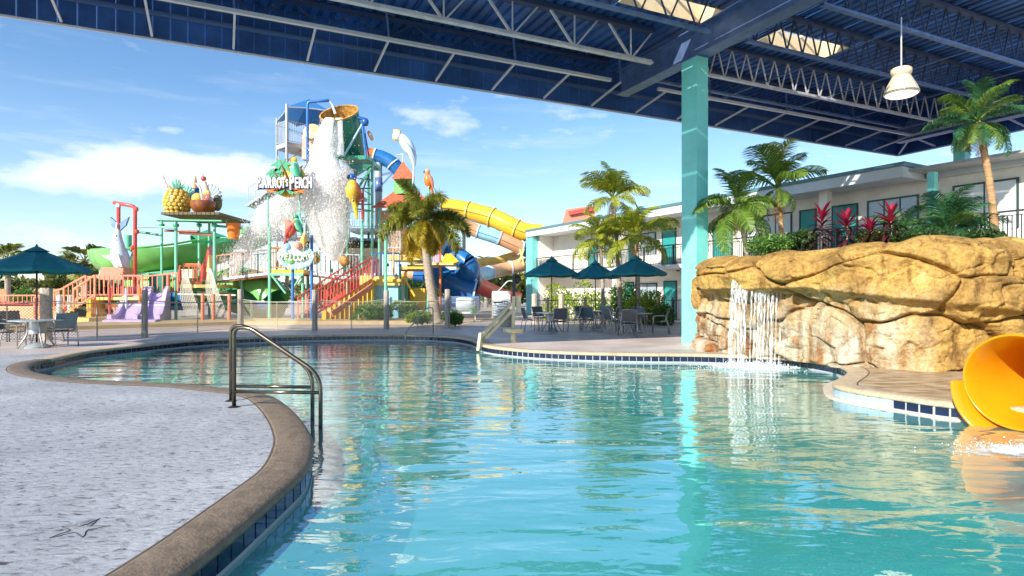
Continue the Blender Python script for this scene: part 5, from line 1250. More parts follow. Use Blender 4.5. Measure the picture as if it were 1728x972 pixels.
# ---------------- grey stair and shade tower
YT = 39
tt = thing('slide_tower', 'grey steel stair tower with blue shade roof behind the tipping bucket', 'tower', V((W(515, 500, YT).x, YT, 0)))
for (u, v0, wp, dy) in ((467, 200, 3.5, 0), (484, 176, 5, -1.5), (540, 196, 3, 2), (517, 205, 3.5, 2.4)):
    post(tt, u, v0, 520, YT + dy, wp, 'grey_steel')
m1 = MB(); ap = W(522, 167, YT + .3); c4 = [W(467, 204, YT - .4), W(484, 180, YT - 1.2), W(556, 187, YT), W(548, 212, YT + 2.6), W(500, 212, YT + 2.4)]
vs = [ap]; nn = 6
ring_ = []
for k in range(5):
    for j in range(nn):
        q = j / nn; a, b_ = c4[k], c4[(k + 1) % 5]; p = a.lerp(b_, q); p = p.lerp(ap, .10 * math.sin(PI * q)) ; ring_.append(p)
m1.add([ap] + ring_, [(0, i + 1, (i + 1) % len(ring_) + 1) for i in range(len(ring_))]); part('shade_sail', m1, M['shade_blue'], tt)
m1 = MB(); hem = [(p + V((0, 0, -.03))) for p in ring_] + [ring_[0]]; m1.tube(hem, .05, 5, False); part('hem_cable', m1, M['grey_steel'], tt)
m1 = MB(); A_, B_, C_, D_ = W(466, 258, YT - .6), W(484, 240, YT - 1.6), W(546, 244, YT + .2), W(530, 254, YT + 2.4)
for p in (A_, B_, C_, D_): p.z = W(484, 243, YT - 1).z
m1.prism([A_, B_, C_, D_], (0, 0, -.28)); part('platform', m1, M['grey_steel'], tt)
rails(tt, A_, B_, 1.3, 'grey_steel', r_=.018); rails(tt, B_, C_, 1.3, 'grey_steel', r_=.016); rails(tt, A_, D_, 1.3, 'grey_steel', r_=.016)
beam(tt, W(484, 272, YT - 1.4), W(520, 246, YT), 2.5, 'grey_steel', 'brace'); beam(tt, W(467, 262, YT), W(490, 300, YT), 2, 'grey_steel', 'brace'); beam(tt, W(540, 250, YT + 2), W(500, 300, YT + 1), 2, 'grey_steel', 'brace')
m1 = MB(); sA, sB = W(424, 348, YT), W(468, 318, YT); 
for q in range(9): p = sA.lerp(sB, q / 8); m1.box((p.x, YT + .2, p.z), (.42, 1.3, .06))
part('stair_treads', m1, M['grey_steel'], tt); beam(tt, sA + V((0, -.5, -.05)), sB + V((0, -.5, .0)), 5, 'grey_steel', 'stringer', h=3)
rails(tt, sA + V((0, -.45, 0)), sB + V((0, -.45, 0)), 1.1, 'grey_steel', r_=.016); rails(tt, sA + V((-.1, .8, 0)), sB + V((0, .8, 0)), 1.1, 'grey_steel', r_=.016)
deckbox(tt, 462, 600, 322, YT - .6, YT + 2.5, .22, 'grey_steel'); rails(tt, W(468, 322, YT - .55), W(600, 322, YT - .55), 1.1, 'grey_steel', r_=.016)
m1 = MB(); m1.lathe([(.001, .0), (.28, .04), (.5, .12), (.55, .3), (.5, .48), (.001, .55)], W(530, 228, 37.6), 16, Matrix.Rotation(R(75), 3, 'X')); part('counterweight', m1, M['peach'], tt, True)
m1 = MB(); m1.box(W(524, 250, 37.8), (.9, .5, 1.5)); part('pink_panel', m1, M['pink'], tt)

# ---------------- main play tower
YB = 36
pt = thing('play_tower', 'green steel water play tower with bridges stairs and railings', 'play structure', V((W(600, 535, YB).x, YB, 0)))
for (u, v0, Y, wp, mt) in ((628, 270, 36, 5, 'green_mint'), (611, 372, 34.5, 5, 'green_mint'), (640, 398, 35.2, 4.5, 'green_mint'), (651, 378, 33.2, 5.5, 'green_mint'), (622, 275, 38.5, 4, 'green'), (583, 300, 38, 4, 'green'), (586, 285, 35, 4, 'green_mint'),
        (455, 384, 34, 5, 'green_mint'), (511, 440, 34.6, 5, 'green_mint'), (722, 445, 33.4, 3.5, 'green_mint'), (675, 447, 34, 4.5, 'green'), (690, 450, 36, 3.5, 'brown'), (743, 395, 37, 4, 'orange'), (407, 455, 35, 4, 'green_mint'), (560, 455, 37, 4, 'green'), (520, 330, 38, 4, 'green')):
    o = post(pt, u, v0, 540, Y, wp, mt)
    top = W(u, v0, Y); m1 = MB(); rr = wp * Y / F * .62; m1.lathe([(.001, rr * .9), (rr * .8, rr * .5), (rr, 0), (rr, -.08)], top, 10); part('post_cap', m1, M[mt], pt, True)
post(pt, 612, 322, 372, 34.5, 5, 'red'); post(pt, 664, 420, 470, 35, 4, 'peach')
beam(pt, W(590, 331, 34.6), W(614, 331, 34.6), 3, 'red'); beam(pt, W(592, 340, 34.4), W(612, 345, 34.5), 2, 'red')
# bucket deck and gusset
m1 = MB(); z_ = W(0, 272, 36).z; xa, xb = W(578, 270, 36).x, W(629, 270, 36).x
m1.box(((xa + xb) / 2, 36.6, z_), (xb - xa, 3.2, .22)); part('bucket_deck', m1, M['green'], pt)
for gy in (35.3, 37.4): m1 = MB(); m1.prism([W(582, 274, gy), W(628, 278, gy), W(600, 297, gy)], (0, .25, 0)); part('gusset', m1, M['bucket_green'], pt)
beam(pt, W(596, 330, 35.4), W(626, 284, 35.4), 3.5, 'green', 'brace'); beam(pt, W(600, 312, 37), W(628, 330, 37), 2, 'steel_blue', 'brace'); beam(pt, W(598, 300, 37), W(628, 304, 37), 2.5, 'steel_blue', 'brace'); beam(pt, W(598, 352, 36), W(626, 356, 36), 2.5, 'green', 'brace'); beam(pt, W(620, 300, 36), W(600, 356, 37), 2, 'green', 'brace')
for v in (318, 345): beam(pt, W(604, v, 36), W(628, v, 36), 2, 'green', 'crossbar')
# A-frame of the bucket and the filling pipe
for (u0, v0, u1, v1, Y) in ((580, 264, 612, 208, 34.8), (618, 268, 611, 208, 34.8), (623, 266, 613, 208, 37.6)):
    beam(pt, W(u0, v0, Y), W(u1, v1, Y), 3.6 if u0 != 623 else 2.6, 'blue' if u0 > 600 else 'skyblue', 'a_frame_leg', rnd=True)
m1 = MB(); m1.tube(bend([W(604, 200, 34.8), W(606, 199, 34.8), W(618, 202, 34.8), W(618, 212, 34.8)], .15, 4), .10, 8); part('bearing_arm', m1, M['deepblue'], pt, 'all')
m1 = MB(); m1.ell(W(616, 206, 34.8), (.22, .2, .24), 12, 8); part('bearing', m1, M['deepblue'], pt, True)
m1 = MB(); m1.tube(bend([W(519, 350, 35.5), W(519, 172, 35.5), W(532, 171, 35.5), W(555, 169.5, 35.5)], .4, 5), .085, 10); part('filling_pipe', m1, M['blue'], pt, 'all')
m1 = MB(); m1.tube([W(555, 169.5, 35.5), W(560, 176, 35.5), W(566, 192, 35.6)], [.02, .05, .09], 6); part('filling_jet', m1, M['foam'], pt, True)
# bridge and decks
SB = M
def arc_deck(pts, th, mt, name='bridge_deck', wd=1.6):
    m1 = MB(); vs = []
    for p in pts: vs += [p, p + V((0, wd, 0)), p + V((0, wd, -th)), p + V((0, 0, -th))]
    fs = []
    for i in range(len(pts) - 1):
        for a, b_ in ((0, 1), (1, 2), (2, 3), (3, 0)): fs.append((i * 4 + a, i * 4 + b_, i * 4 + 4 + b_, i * 4 + 4 + a))
    fs += [(0, 3, 2, 1), (len(vs) - 4, len(vs) - 3, len(vs) - 2, len(vs) - 1)]; m1.add(vs, fs); return part(name, m1, M[mt], pt)
bp1 = [W(u, v, 34.2) for u, v in ((366, 469), (385, 467), (410, 464), (435, 461), (456, 459))]
bp2 = [W(u, v, 34.8) for u, v in ((512, 458), (535, 460), (558, 463), (580, 466), (606, 467))]
for bp_ in (bp1, bp2):
    arc_deck(bp_, .16, 'bluewhite')
    arc_deck([p + V((0, .06, -.17)) for p in bp_], .10, 'brown', 'bridge_beam', 1.4)
    for i in range(len(bp_) - 1): rails(pt, bp_[i], bp_[i + 1], 1.25, 'bluewhite' if bp_ is bp2 else 'coral', r_=.018, sp=.16); rails(pt, bp_[i] + V((0, 1.6, 0)), bp_[i + 1] + V((0, 1.6, 0)), 1.25, 'grey_steel', r_=.016, sp=.2)
deckbox(pt, 456, 512, 455, 34, 36, .22, 'yellow'); deckbox(pt, 457, 511, 460, 34.1, 35.9, .12, 'orange', 'deck_beam')
rails(pt, W(457, 454, 34.05), W(511, 454, 34.05), 1.2, 'orange', r_=.024); rails(pt, W(457, 454, 35.9), W(511, 454, 35.9), 1.2, 'yellow', r_=.024)
beam(pt, W(456, 463, 34), W(512, 463, 34), 4, 'green_mint'); beam(pt, W(458, 464, 34), W(482, 495, 34), 3.5, 'green_mint', 'brace', rnd=True); beam(pt, W(508, 466, 34), W(492, 490, 34), 3, 'green_mint', 'brace', rnd=True)
# second level behind the spray
deckbox(pt, 445, 500, 362, 37, 39, .25, 'steel_blue', 'roof_panel'); deckbox(pt, 450, 484, 378, 36.4, 38, .9, 'bluewhite', 'roof_panel')
deckbox(pt, 590, 640, 385, 36.5, 38.5, .2, 'bluewhite'); rails(pt, W(590, 385, 36.5), W(640, 385, 36.5), 1.0, 'bluewhite', r_=.018)
deckbox(pt, 560, 640, 402, 36.8, 39, .14, 'steel_blue'); m1 = MB(); m1.box(W(598, 418, 37.5), (2.9, .2, 1.0)); part('thatch_panel', m1, M['plank_brown'], pt)
deckbox(pt, 500, 600, 400, 37, 39, .2, 'pink'); rails(pt, W(500, 400, 37), W(590, 400, 37), 1.1, 'grey_steel', r_=.02)
m1 = MB(); m1.box(W(612, 440, 36.8), (1.8, .3, 1.5)); part('cream_panel', m1, M['cream'], pt)
m1 = MB(); m1.ell(W(581, 440, 34.9), (.32, .28, .34), 14, 10); part('gold_drum', m1, M['bucket_gold'], pt, True)
m1 = MB(); m1.ell(W(531, 436, 36.4), (.34, .3, .38), 12, 8); part('gold_bell', m1, M['pine_gold'], pt, True)
# right hand block: pale blue wall, yellow floor, railing
m1 = MB(); a, b_ = W(629, 0, 34), W(672, 0, 34); z1 = W(0, 474, 34).z; m1.box(((a.x + b_.x) / 2, 35, z1 / 2), (b_.x - a.x, 2, z1)); part('blue_wall', m1, M['skyblue'], pt)
deckbox(pt, 606, 674, 465, 33.8, 36.2, .55, 'paleyellow'); deckbox(pt, 628, 676, 471, 33.7, 36.3, .14, 'yellow', 'floor_edge')
rails(pt, W(630, 468, 33.8), W(674, 468, 33.8), 1.35, 'deepblue', r_=.02); rails(pt, W(630, 468, 36), W(674, 468, 36), 1.4, 'blue', r_=.03, sp=.3)
m1 = MB(); m1.lathe([(.001, -.1), (.09, -.1), (.11, .1), (.001, .1)], W(653, 447, 33.3), 10, Matrix.Rotation(R(90), 3, 'X')); part('water_cannon', m1, M['black'], pt, True)
beam(pt, W(676, 452, 34), W(722, 452, 34), 4, 'yellow'); beam(pt, W(676, 456, 34.2), W(722, 457, 34.2), 3, 'brown'); beam(pt, W(688, 472, 36), W(722, 472, 36), 6, 'green', rnd=True)
beam(pt, W(678, 462, 34.4), W(700, 500, 34.4), 3, 'yellow', 'brace'); beam(pt, W(686, 470, 35), W(686, 530, 35), 4, 'green'); m1 = MB(); m1.box(W(703, 505, 36.5), (1.1, .5, 1.3)); part('yellow_panel', m1, M['yellow'], pt)
m1 = MB(); m1.tube([W(680, 463, 36), W(698, 464, 36), W(716, 466, 36)], .30, 12); part('small_tube', m1, M['peach'], pt, True); m1 = MB(); m1.tube([W(698, 465, 35.8), W(716, 467, 35.8)], .33, 12); part('small_tube', m1, M['blue'], pt, True)
deckbox(pt, 700, 765, 443, 35.8, 38, .14, 'paleyellow'); deckbox(pt, 655, 708, 430, 35.5, 38, .3, 'paleyellow'); rails(pt, W(655, 425, 35.5), W(708, 425, 35.5), 1.1, 'orange', r_=.018); m1 = MB(); m1.box(W(680, 405, 38.2), (2.2, .2, 1.6)); part('striped_panel', m1, M['cream'], pt)
m1 = MB(); m1.prism([W(744, 442, 36), W(752, 428, 36), W(762, 428, 36), W(774, 441, 36), W(766, 444, 36)], (0, 1.2, 0)); part('yellow_hood', m1, M['yellow'], pt)
for (u, v, w_, h_, mt) in ((690, 424, 1.1, .9, 'orange'), (665, 392, 1.0, 1.5, 'cream'), (696, 455, .6, .6, 'purple'), (736, 438, .5, 1.0, 'purple'), (640, 395, .5, 1.0, 'pink')):
    m1 = MB(); m1.box(W(u, v, 37.2), (w_, .25, h_)); part('play_panel', m1, M[mt], pt)
# yellow staircase with red rails
st_ = thing('yellow_stairs', 'yellow steps with red railings climbing to the play tower', 'stairs', G(560, 541))
NS = 11; a = W(545, 528, 31.5); b_ = W(630, 470, 33.6)
for i in range(NS):
    q = (i + .5) / NS; p = a.lerp(b_, q); m1 = MB(); m1.box((p.x, p.y + .55, p.z / 2 + .02), ((b_.x - a.x) / NS + .02, 1.6, p.z)); part('step', m1, M['paleyellow'] if i % 2 else M['yellow'], st_)
m1 = MB(); m1.bar(W(560, 530, 30.9), W(629, 482, 33.0), .10, .28); part('stringer', m1, M['coral'], st_)
ra, rb = W(503, 538, 31.2), W(606, 468, 33.8)
for (dy, du) in ((0, 0), (1.6, 0)):
    A_ = W(535, 531, 31.2) + V((0, dy, 0)); B_ = W(628, 473, 33.2) + V((0, dy, 0)); rails(st_, A_, B_, 1.25, 'red', r_=.034, sp=.2)
    rails(st_, W(503, 536, 33.6) + V((0, dy, 0)), W(602, 470, 35.4) + V((0, dy, 0)), 1.15, 'red', r_=.032, sp=.22)
m1 = MB(); m1.prism([W(540, 520, 35.6), W(605, 470, 35.6), W(605, 480, 35.6), W(560, 522, 35.6)], (0, 1.0, 0)); part('red_ramp', m1, M['red'], st_)
# green mound / open slide beneath the bridge
gs = thing('green_slide', 'green curved flume under the bridge left of the welcome sign', 'water slide', G(430, 537))
m1 = MB(); m1.tube([W(u, v, Y) for u, v, Y in ((385, 482, 37.5), (410, 480, 37), (432, 486, 36.4), (450, 496, 36), (462, 510, 35.8))], 1.05, 18, False, 0, PI, up=(0, 0, 1)); part('trough', m1, M['lime'], gs, 'all')
m1 = MB(); m1.tube([W(u, v, Y) for u, v, Y in ((370, 494, 38), (405, 505, 37), (440, 512, 36.6), (470, 515, 36.4))], .9, 18, False, PI * .0, PI * 2); part('tube', m1, M['green'], gs, 'all')
m1 = MB(); m1.tube([W(u, v, Y) for u, v, Y in ((408, 408, 41), (430, 400, 41), (452, 388, 41), (470, 384, 41))], .8, 18, False); part('upper_tube', m1, M['lime'], gs, 'all')
# low pool rails, blue and cream
for (u0, u1) in ((283, 338), (420, 456), (60, 100)):
    t_ = thing('pool_barrier', {283: 'dark blue slatted barrier between purple slide and red net posts', 420: 'dark blue slatted barrier below the bridge beside the fence post', 60: 'low blue barrier with pale posts near the orange wall'}[u0], 'barrier', G((u0 + u1) / 2, 540))
    for k in range(3): beam(t_, W(u0, 510 + k * 5, 35.5), W(u1, 510 + k * 5, 35.5), 3.4, 'deepblue', 'slat')
    for u in (u0 + 4, u1 - 4): post(t_, u, 507, 536, 35.2, 4, 'bluewhite' if u0 == 60 else 'green_mint')

# ---------------- tipping bucket
bk = thing('tipping_bucket', 'giant tilted green bucket with golden inside pouring water from the tower top', 'bucket', W(595, 262, 36.2))
Cr, Cb = W(572, 191, 35.0), W(594, 264, 36.7); axn = (Cr - Cb).normalized(); Lb = (Cr - Cb).length
qt = axn.to_track_quat('Z', 'Y').to_matrix()
m1 = MB(); m1.lathe([(.001, 0), (.78, 0), (.93, .10), (1.0, .4), (1.04, Lb * .5), (1.10, Lb)], Cb, 36, qt); part('shell', m1, M['bucket_green'], bk, 30)
m1 = MB(); m1.lathe([(1.05, Lb - .002), (.95, Lb * .5), (.88, .25), (.001, .2)], Cb, 36, qt); part('inside', m1, M['bucket_gold'], bk, True)
m1 = MB(); m1.lathe([(1.04, Lb - .03), (1.04, Lb + .04), (1.135, Lb + .04), (1.135, Lb - .03)], Cb, 36, qt); part('rim', m1, M['bucket_gold'], bk)
for k in range(10):
    a = 2 * PI * k / 10; m1 = MB(); pts = [Cb + qt @ V(((r_ + .012) * math.cos(a), (r_ + .012) * math.sin(a), z_)) for r_, z_ in ((1.0, .4), (1.04, Lb * .5), (1.095, Lb - .04))]; m1.tube(pts, .018, 4); part('stave_joint', m1, M['green'], bk)
m1 = MB(); m1.lathe([(.001, -.1), (.24, -.08), (.34, 0), (.24, .1), (.001, .12)], W(625, 229, 35.4), 12, Matrix.Rotation(R(65), 3, 'Y')); part('shell_ornament', m1, M['peach'], bk, True)
# ---------------- poured water
dw = bpy.data.materials.new('spray'); dw.use_nodes = True; n = dw.node_tree.nodes; l = dw.node_tree.links; b = n['Principled BSDF']; b.inputs['Base Color'].default_value = (.93, .93, .91, 1); b.inputs['Roughness'].default_value = .6
tr = n.new('ShaderNodeBsdfTranslucent'); tr.inputs[0].default_value = (.93, .93, .91, 1); ms = n.new('ShaderNodeMixShader'); ms.inputs[0].default_value = .45; l.new(b.outputs[0], ms.inputs[1]); l.new(tr.outputs[0], ms.inputs[2])
g = n.new('ShaderNodeNewGeometry'); mp = n.new('ShaderNodeMapping'); mp.inputs['Scale'].default_value = (1.6, 1.6, .55); l.new(g.outputs['Position'], mp.inputs[0])
t1 = n.new('ShaderNodeTexNoise'); t1.inputs['Scale'].default_value = 1.5; t1.inputs['Detail'].default_value = 9; t1.inputs['Roughness'].default_value = .68; l.new(mp.outputs[0], t1.inputs[0])
lw = n.new('ShaderNodeLayerWeight'); lw.inputs['Blend'].default_value = .35
q1 = n.new('ShaderNodeMath'); q1.operation = 'MULTIPLY_ADD'; l.new(t1.outputs[0], q1.inputs[0]); q1.inputs[1].default_value = 3.4; q1.inputs[2].default_value = -.72
q2 = n.new('ShaderNodeMath'); q2.operation = 'MULTIPLY_ADD'; q2.use_clamp = True; l.new(lw.outputs['Facing'], q2.inputs[0]); q2.inputs[1].default_value = -1.1; l.new(q1.outputs[0], q2.inputs[2])
q3 = n.new('ShaderNodeMath'); q3.operation = 'MULTIPLY'; q3.inputs[1].default_value = .93; l.new(q2.outputs[0], q3.inputs[0])
tp = n.new('ShaderNodeBsdfTransparent'); m3 = n.new('ShaderNodeMixShader'); l.new(q3.outputs[0], m3.inputs[0]); l.new(tp.outputs[0], m3.inputs[1]); l.new(ms.outputs[0], m3.inputs[2]); l.new(m3.outputs[0], n['Material Output'].inputs[0]); M['spray'] = dw
sheet = dw.copy(); M['sheet'] = sheet
for q in sheet.node_tree.nodes:
    if q.type == 'MATH' and q.operation == 'MULTIPLY_ADD' and abs(q.inputs[1].default_value - 3.4) < .01: q.inputs[2].default_value = -.1
    if q.type == 'MAPPING': q.inputs['Scale'].default_value = (3.2, 3.2, .45)
wt = thing('bucket_water', 'white mass of water and spray bursting down from the tipping bucket', 'water spray', W(560, 400, 34.4))
def blob_surf(stations, mt, name, n=26, amp=.22, seed=0):
    m1 = MB(); vs = []; Nn = len(stations) * 5
    for i in range(Nn + 1):
        q = i / Nn * (len(stations) - 1); k = min(int(q), len(stations) - 2); f = q - k
        u, v, Y, r1, r2_ = [stations[k][j] * (1 - f) + stations[k + 1][j] * f for j in range(5)]
        c = W(u, v, Y); r1 *= Y / F; r2_ *= Y / F
        for j in range(n):
            a = 2 * PI * j / n; d = V((math.cos(a) * r1, math.sin(a) * r2_, 0)); p = c + d; s_ = 1 + amp * noise.noise((p.x * .9 + seed, p.y * .9, p.z * .5)) * 1.6 + amp * .6 * noise.noise((p.x * 3, p.y * 3, p.z * 1.6 + seed))
            vs.append(c + d * s_)
    fs = [(i * n + j, i * n + (j + 1) % n, (i + 1) * n + (j + 1) % n, (i + 1) * n + j) for i in range(Nn) for j in range(n)]
    m1.add(vs, fs); return part(name, m1, M[mt], wt, 'all')
blob_surf([(556, 199, 34.0, 8, 3), (551, 212, 33.9, 11, 4), (546, 235, 33.9, 15, 6), (545, 265, 34, 19, 9), (547, 285, 34.2, 30, 14), (550, 300, 34.5, 34, 18)], 'sheet', 'water_sheet', amp=.15)
blob_surf([(572, 199, 34.2, 7, 2), (572, 225, 34.2, 9, 3), (570, 262, 34.3, 12, 5)], 'spray', 'water_sheet', amp=.2, seed=4)
blob_surf([(548, 285, 34.2, 14, 10), (552, 315, 34.4, 22, 18), (550, 345, 34.6, 26, 20), (552, 380, 34.8, 20, 16), (556, 410, 34.9, 10, 8)], 'spray', 'spray_cloud', amp=.35, seed=7)
def closed(st): u, v, Y, a, b_ = st[0]; u2, v2, Y2, a2, b2_ = st[-1]; return [(u, v - 2, Y, .05, .05)] + st + [(u2, v2 + 2, Y2, .05, .05)]
blob_surf([(556, 272, 34.6, 24, 14), (556, 290, 34.6, 33, 22), (554, 320, 34.8, 36, 28), (556, 350, 34.9, 36, 30), (558, 385, 35, 32, 28), (560, 415, 35, 22, 20), (562, 440, 35, 10, 10)], 'spray', 'spray_cloud', amp=.3, seed=2)
blob_surf([(525, 300, 34.6, 14, 10), (502, 328, 34.8, 32, 16), (486, 348, 35, 42, 18), (466, 370, 35, 36, 14), (440, 395, 35, 20, 10)], 'spray', 'spray_cloud', amp=.3, seed=9)
blob_surf([(455, 352, 34.5, 10, 5), (432, 385, 34.5, 16, 6), (412, 418, 34.5, 18, 6), (398, 450, 34.5, 14, 5), (388, 470, 34.5, 8, 4)], 'spray', 'spray_cloud', amp=.4, seed=29)
def f_sp(r):
    k = r.random()
    if k < .45: u = 556 + r.normal() * 17; v = 285 + abs(r.normal()) * 62; 
    elif k < .72: q = r.random(); u = 530 - 115 * q + r.normal() * 14; v = 322 + 105 * q ** 1.3 + r.normal() * 20
    elif k < .84: q = r.random(); u = 452 - 72 * q + r.normal() * 10; v = 350 + 110 * q + r.normal() * 12
    elif k < .94: q = r.random() ** .8; u = 554 - 9 * q + r.normal() * (7 + 8 * q); v = 200 + 85 * q
    else: u = 560 + r.normal() * 30; v = 350 + r.normal() * 50
    return tuple(W(u, v, 34.3 + r.normal() * .7))
mk('drop', (.95, .95, .94), .8, trans=.5)
part('droplets', flecks(0, 0, 85000, .021, 2.2, None, 11, f_sp), M['drop'], wt, kind='stuff')
# ---------------- signs
def text_obj(s, size, thick=.05):
    cu = bpy.data.curves.new('t', 'FONT'); cu.body = s; cu.size = size; cu.extrude = thick; cu.bevel_depth = .012; cu.align_x = 'CENTER'; cu.align_y = 'BOTTOM_BASELINE' if False else 'CENTER'; cu.offset = .012
    o = bpy.data.objects.new('t', cu); COL.objects.link(o); dg = bpy.context.evaluated_depsgraph_get(); me = bpy.data.meshes.new_from_object(o.evaluated_get(dg)); bpy.data.objects.remove(o); return me
YS = 33.0; sg = thing('name_sign', "colourful sign reading PARROT'S PERCH with a parrot sun and palms", 'sign', W(480, 320, YS))
post(sg, 452, 318, 386, 33.3, 3, 'green_mint'); post(sg, 506, 312, 386, 33.3, 3, 'green_mint')
m1 = MB(); m1.lathe([(.001, -.06), (.92, -.06), (.95, 0), (.92, .05), (.001, .05)], W(487, 304, YS + .22), 36, Matrix.Rotation(R(90), 3, 'X')); part('sun_disc', m1, M['yellow'], sg, 30)
for k in range(7): a = -.9 + k * .55; m1 = MB(); c_ = W(487, 304, YS + .30); m1.prism([c_ + V((math.sin(a) * .9 - .08, 0, math.cos(a) * .9)), c_ + V((math.sin(a) * 1.15, 0, math.cos(a) * 1.15)), c_ + V((math.sin(a) * .9 + .10, 0, math.cos(a) * .9 - .02))], (0, .06, 0)); part('sun_ray', m1, M['orange'], sg)
for (u, v, s_, sd) in ((474, 278, .62, 1), (462, 292, .5, 2)):
    base = W(486 if sd == 1 else 474, 304, YS + .1); tp_ = W(u + 1, v, YS + .1); m1 = MB(); m1.tube([base, tp_], .045, 6); part('palm_stem', m1, M['brown'], sg)
    for k in range(7):
        a = k * 2 * PI / 7 + .3; c_ = tp_; d = V((math.cos(a), 0, math.sin(a) * .8)); nrm = V((-d.z, 0, d.x)); m1 = MB(); m1.prism([c_, c_ + d * s_ * .5 + nrm * .12, c_ + d * s_ + V((0, 0, -.12)), c_ + d * s_ * .5 - nrm * .12], (0, .07, 0)); part('palm_leaf', m1, M['green'], sg)
def parrot_on(t_, c, s_, body, head, wing, tail, face=1, tilt=0, beak='black', yaw=0.0):
    """a perched parrot: body, head, beak, wings, tail; c = feet position"""
    Rm = Matrix.Rotation(yaw, 3, 'Z') @ Matrix.Rotation(tilt, 3, 'Y'); c = V(c)
    def w_(x, y_, z_): return c + Rm @ V((x * face * s_, y_ * s_, z_ * s_))
    Sm = Rm @ Matrix.Diagonal(V((face, 1, 1)))
    m1 = MB(); pts = [w_(.05, 0, -.05), w_(0, 0, .12), w_(-.02, 0, .32), w_(-.01, 0, .52), w_(.0, 0, .66)]; m1.tube(pts, [.10 * s_, .21 * s_, .24 * s_, .18 * s_, .12 * s_], 14); part('body', m1, M[body], t_, True)
    m1 = MB(); m1.ell(w_(-.02, 0, .76), (.155 * s_, .135 * s_, .15 * s_), 14, 10); part('head', m1, M[head], t_, True)
    m1 = MB(); m1.tube([w_(-.13, 0, .80), w_(-.21, 0, .76), w_(-.215, 0, .67)], [.06 * s_, .045 * s_, .008 * s_], 8); part('beak', m1, M[beak], t_, True)
    for sd_ in (-1, 1):
        m1 = MB(); m1.tube([w_(.02, sd_ * .17, .55), w_(.07, sd_ * .20, .32), w_(.15, sd_ * .14, .02), w_(.18, sd_ * .09, -.18)], [.06 * s_, .12 * s_, .08 * s_, .015 * s_], 8); part('wing', m1, M[wing], t_, True)
        m1 = MB(); m1.ell(w_(-.09, sd_ * .115, .79), (.022 * s_,) * 3, 8, 6); part('eye', m1, M['black'], t_, True)
        m1 = MB(); m1.tube([w_(-.02, sd_ * .07, .0), w_(-.06, sd_ * .07, -.1)], [.04 * s_, .03 * s_], 6); part('foot', m1, M['bronze'], t_)
    m1 = MB(); m1.tube([w_(.08, 0, .0), w_(.14, 0, -.3), w_(.17, 0, -.62)], [.09 * s_, .06 * s_, .03 * s_], 8); part('tail', m1, M[tail], t_, True)
pr_ = thing('sign_parrot', 'green and orange parrot perched on the upper sign', 'parrot figure', W(500, 300, YS)); parrot_on(pr_, W(500, 297, YS), 1.15, 'green_mint', 'yellow', 'green', 'brown', 1, -.1, 'orange')
# letters, each its own object
lt = "PARROT'S PERCH"; xs = [436.5, 447, 455.5, 463.5, 471.5, 478.5, 481.5, 484.5, 0, 492.5, 500.5, 507.5, 514.5, 522.5]; sz = [1.0, .74, .74, .74, .74, .74, .62, .5, 0, 1.08, .76, .76, .76, .8]
meshes_t = {}
mk('letter_white', (.80, .80, .84), .4, var=.04); mk('letter_blue', (.05, .10, .36), .4)
for ch_, u, s_ in zip(lt, xs, sz):
    if ch_ == ' ': continue
    if ch_ not in meshes_t:
        me = text_obj(ch_, 1.0, .06); me.materials.clear(); me.materials.append(M['letter_white']); me2 = me.copy(); me2.materials.clear(); me2.materials.append(M['letter_blue']); meshes_t[ch_] = (me, me2)
    for k in (0, 1):
        p = W(u + (0.7 if k else 0), 309.5 + (1.3 if k else 0) - (3.2 if ch_ == "'" else 0) - (.8 if s_ > .9 else 0), YS - .28 + (.16 if k else 0))
        Mx = Matrix.Translation(p) @ Matrix.Rotation(R(90), 4, 'X') @ Matrix.Diagonal(V((s_ * .47 * (.93 if s_ > .9 else 1), s_ * 1.06, .8, 1)))
        o = inst('letter' if k == 0 else 'letter_shadow', meshes_t[ch_][k], sg, Mx)
m1 = MB(); m1.bar(W(434, 318.5, YS - .08), W(524, 317, YS - .08), .05, .10); part('letter_rail', m1, M['deepblue'], sg)
for k in range(9): a = PI + (k - 4) * .34; c_ = W(482, 319, YS - .2); d = V((math.sin(a) * 1.2, 0, -abs(math.cos(a)) * .35 + (.0))); m1 = MB(); m1.prism([c_, c_ + d * .5 + V((0, 0, .07)), c_ + V((d.x, 0, d.z)), c_ + d * .5 - V((0, 0, .08))], (0, .06, 0)); part('leaf', m1, M['orange'] if k in (0, 1, 7, 8) else M['green'], sg)
# round welcome sign
YW = 31.5; ws = thing('welcome_sign', 'wavy pale green welcome sign with red and green parrots on blue poles', 'sign', G(510, 544))
post(ws, 494, 440, 545, YW + .2, 5, 'blue'); post(ws, 526, 397, 545, YW + .2, 5, 'blue')
cW = W(500, 432, YW); m1 = MB(); pts = []
for i in range(48): a = 2 * PI * i / 48; rr = 1.0 + .07 * math.sin(a * 14); pts.append(cW + V((math.cos(a) * rr * .86, 0, math.sin(a) * rr * .60)))
m1.prism(pts, (0, .12, 0)); part('board', m1, M['bluewhite'], ws)
for i in range(17):
    a = PI * .95 + i * (PI * 1.1) / 16; c_ = cW + V((math.cos(a) * .86, -.06, math.sin(a) * .60)); m1 = MB(); m1.ell(c_, (.13, .09, .15), 8, 6); part('wave_tuft', m1, M['skyblue'] if i % 3 else M['white'], ws, True)
for (u, v, mt) in ((478, 425, 'bluewhite'), (483, 416, 'skyblue'), (518, 428, 'green_mint'), (490, 440, 'lime')):
    m1 = MB(); m1.ell(W(u, v, YW), (.25, .14, .2), 10, 8); part('wave', m1, M[mt], ws, True)
mk('letter_pale', (.62, .78, .52), .4)
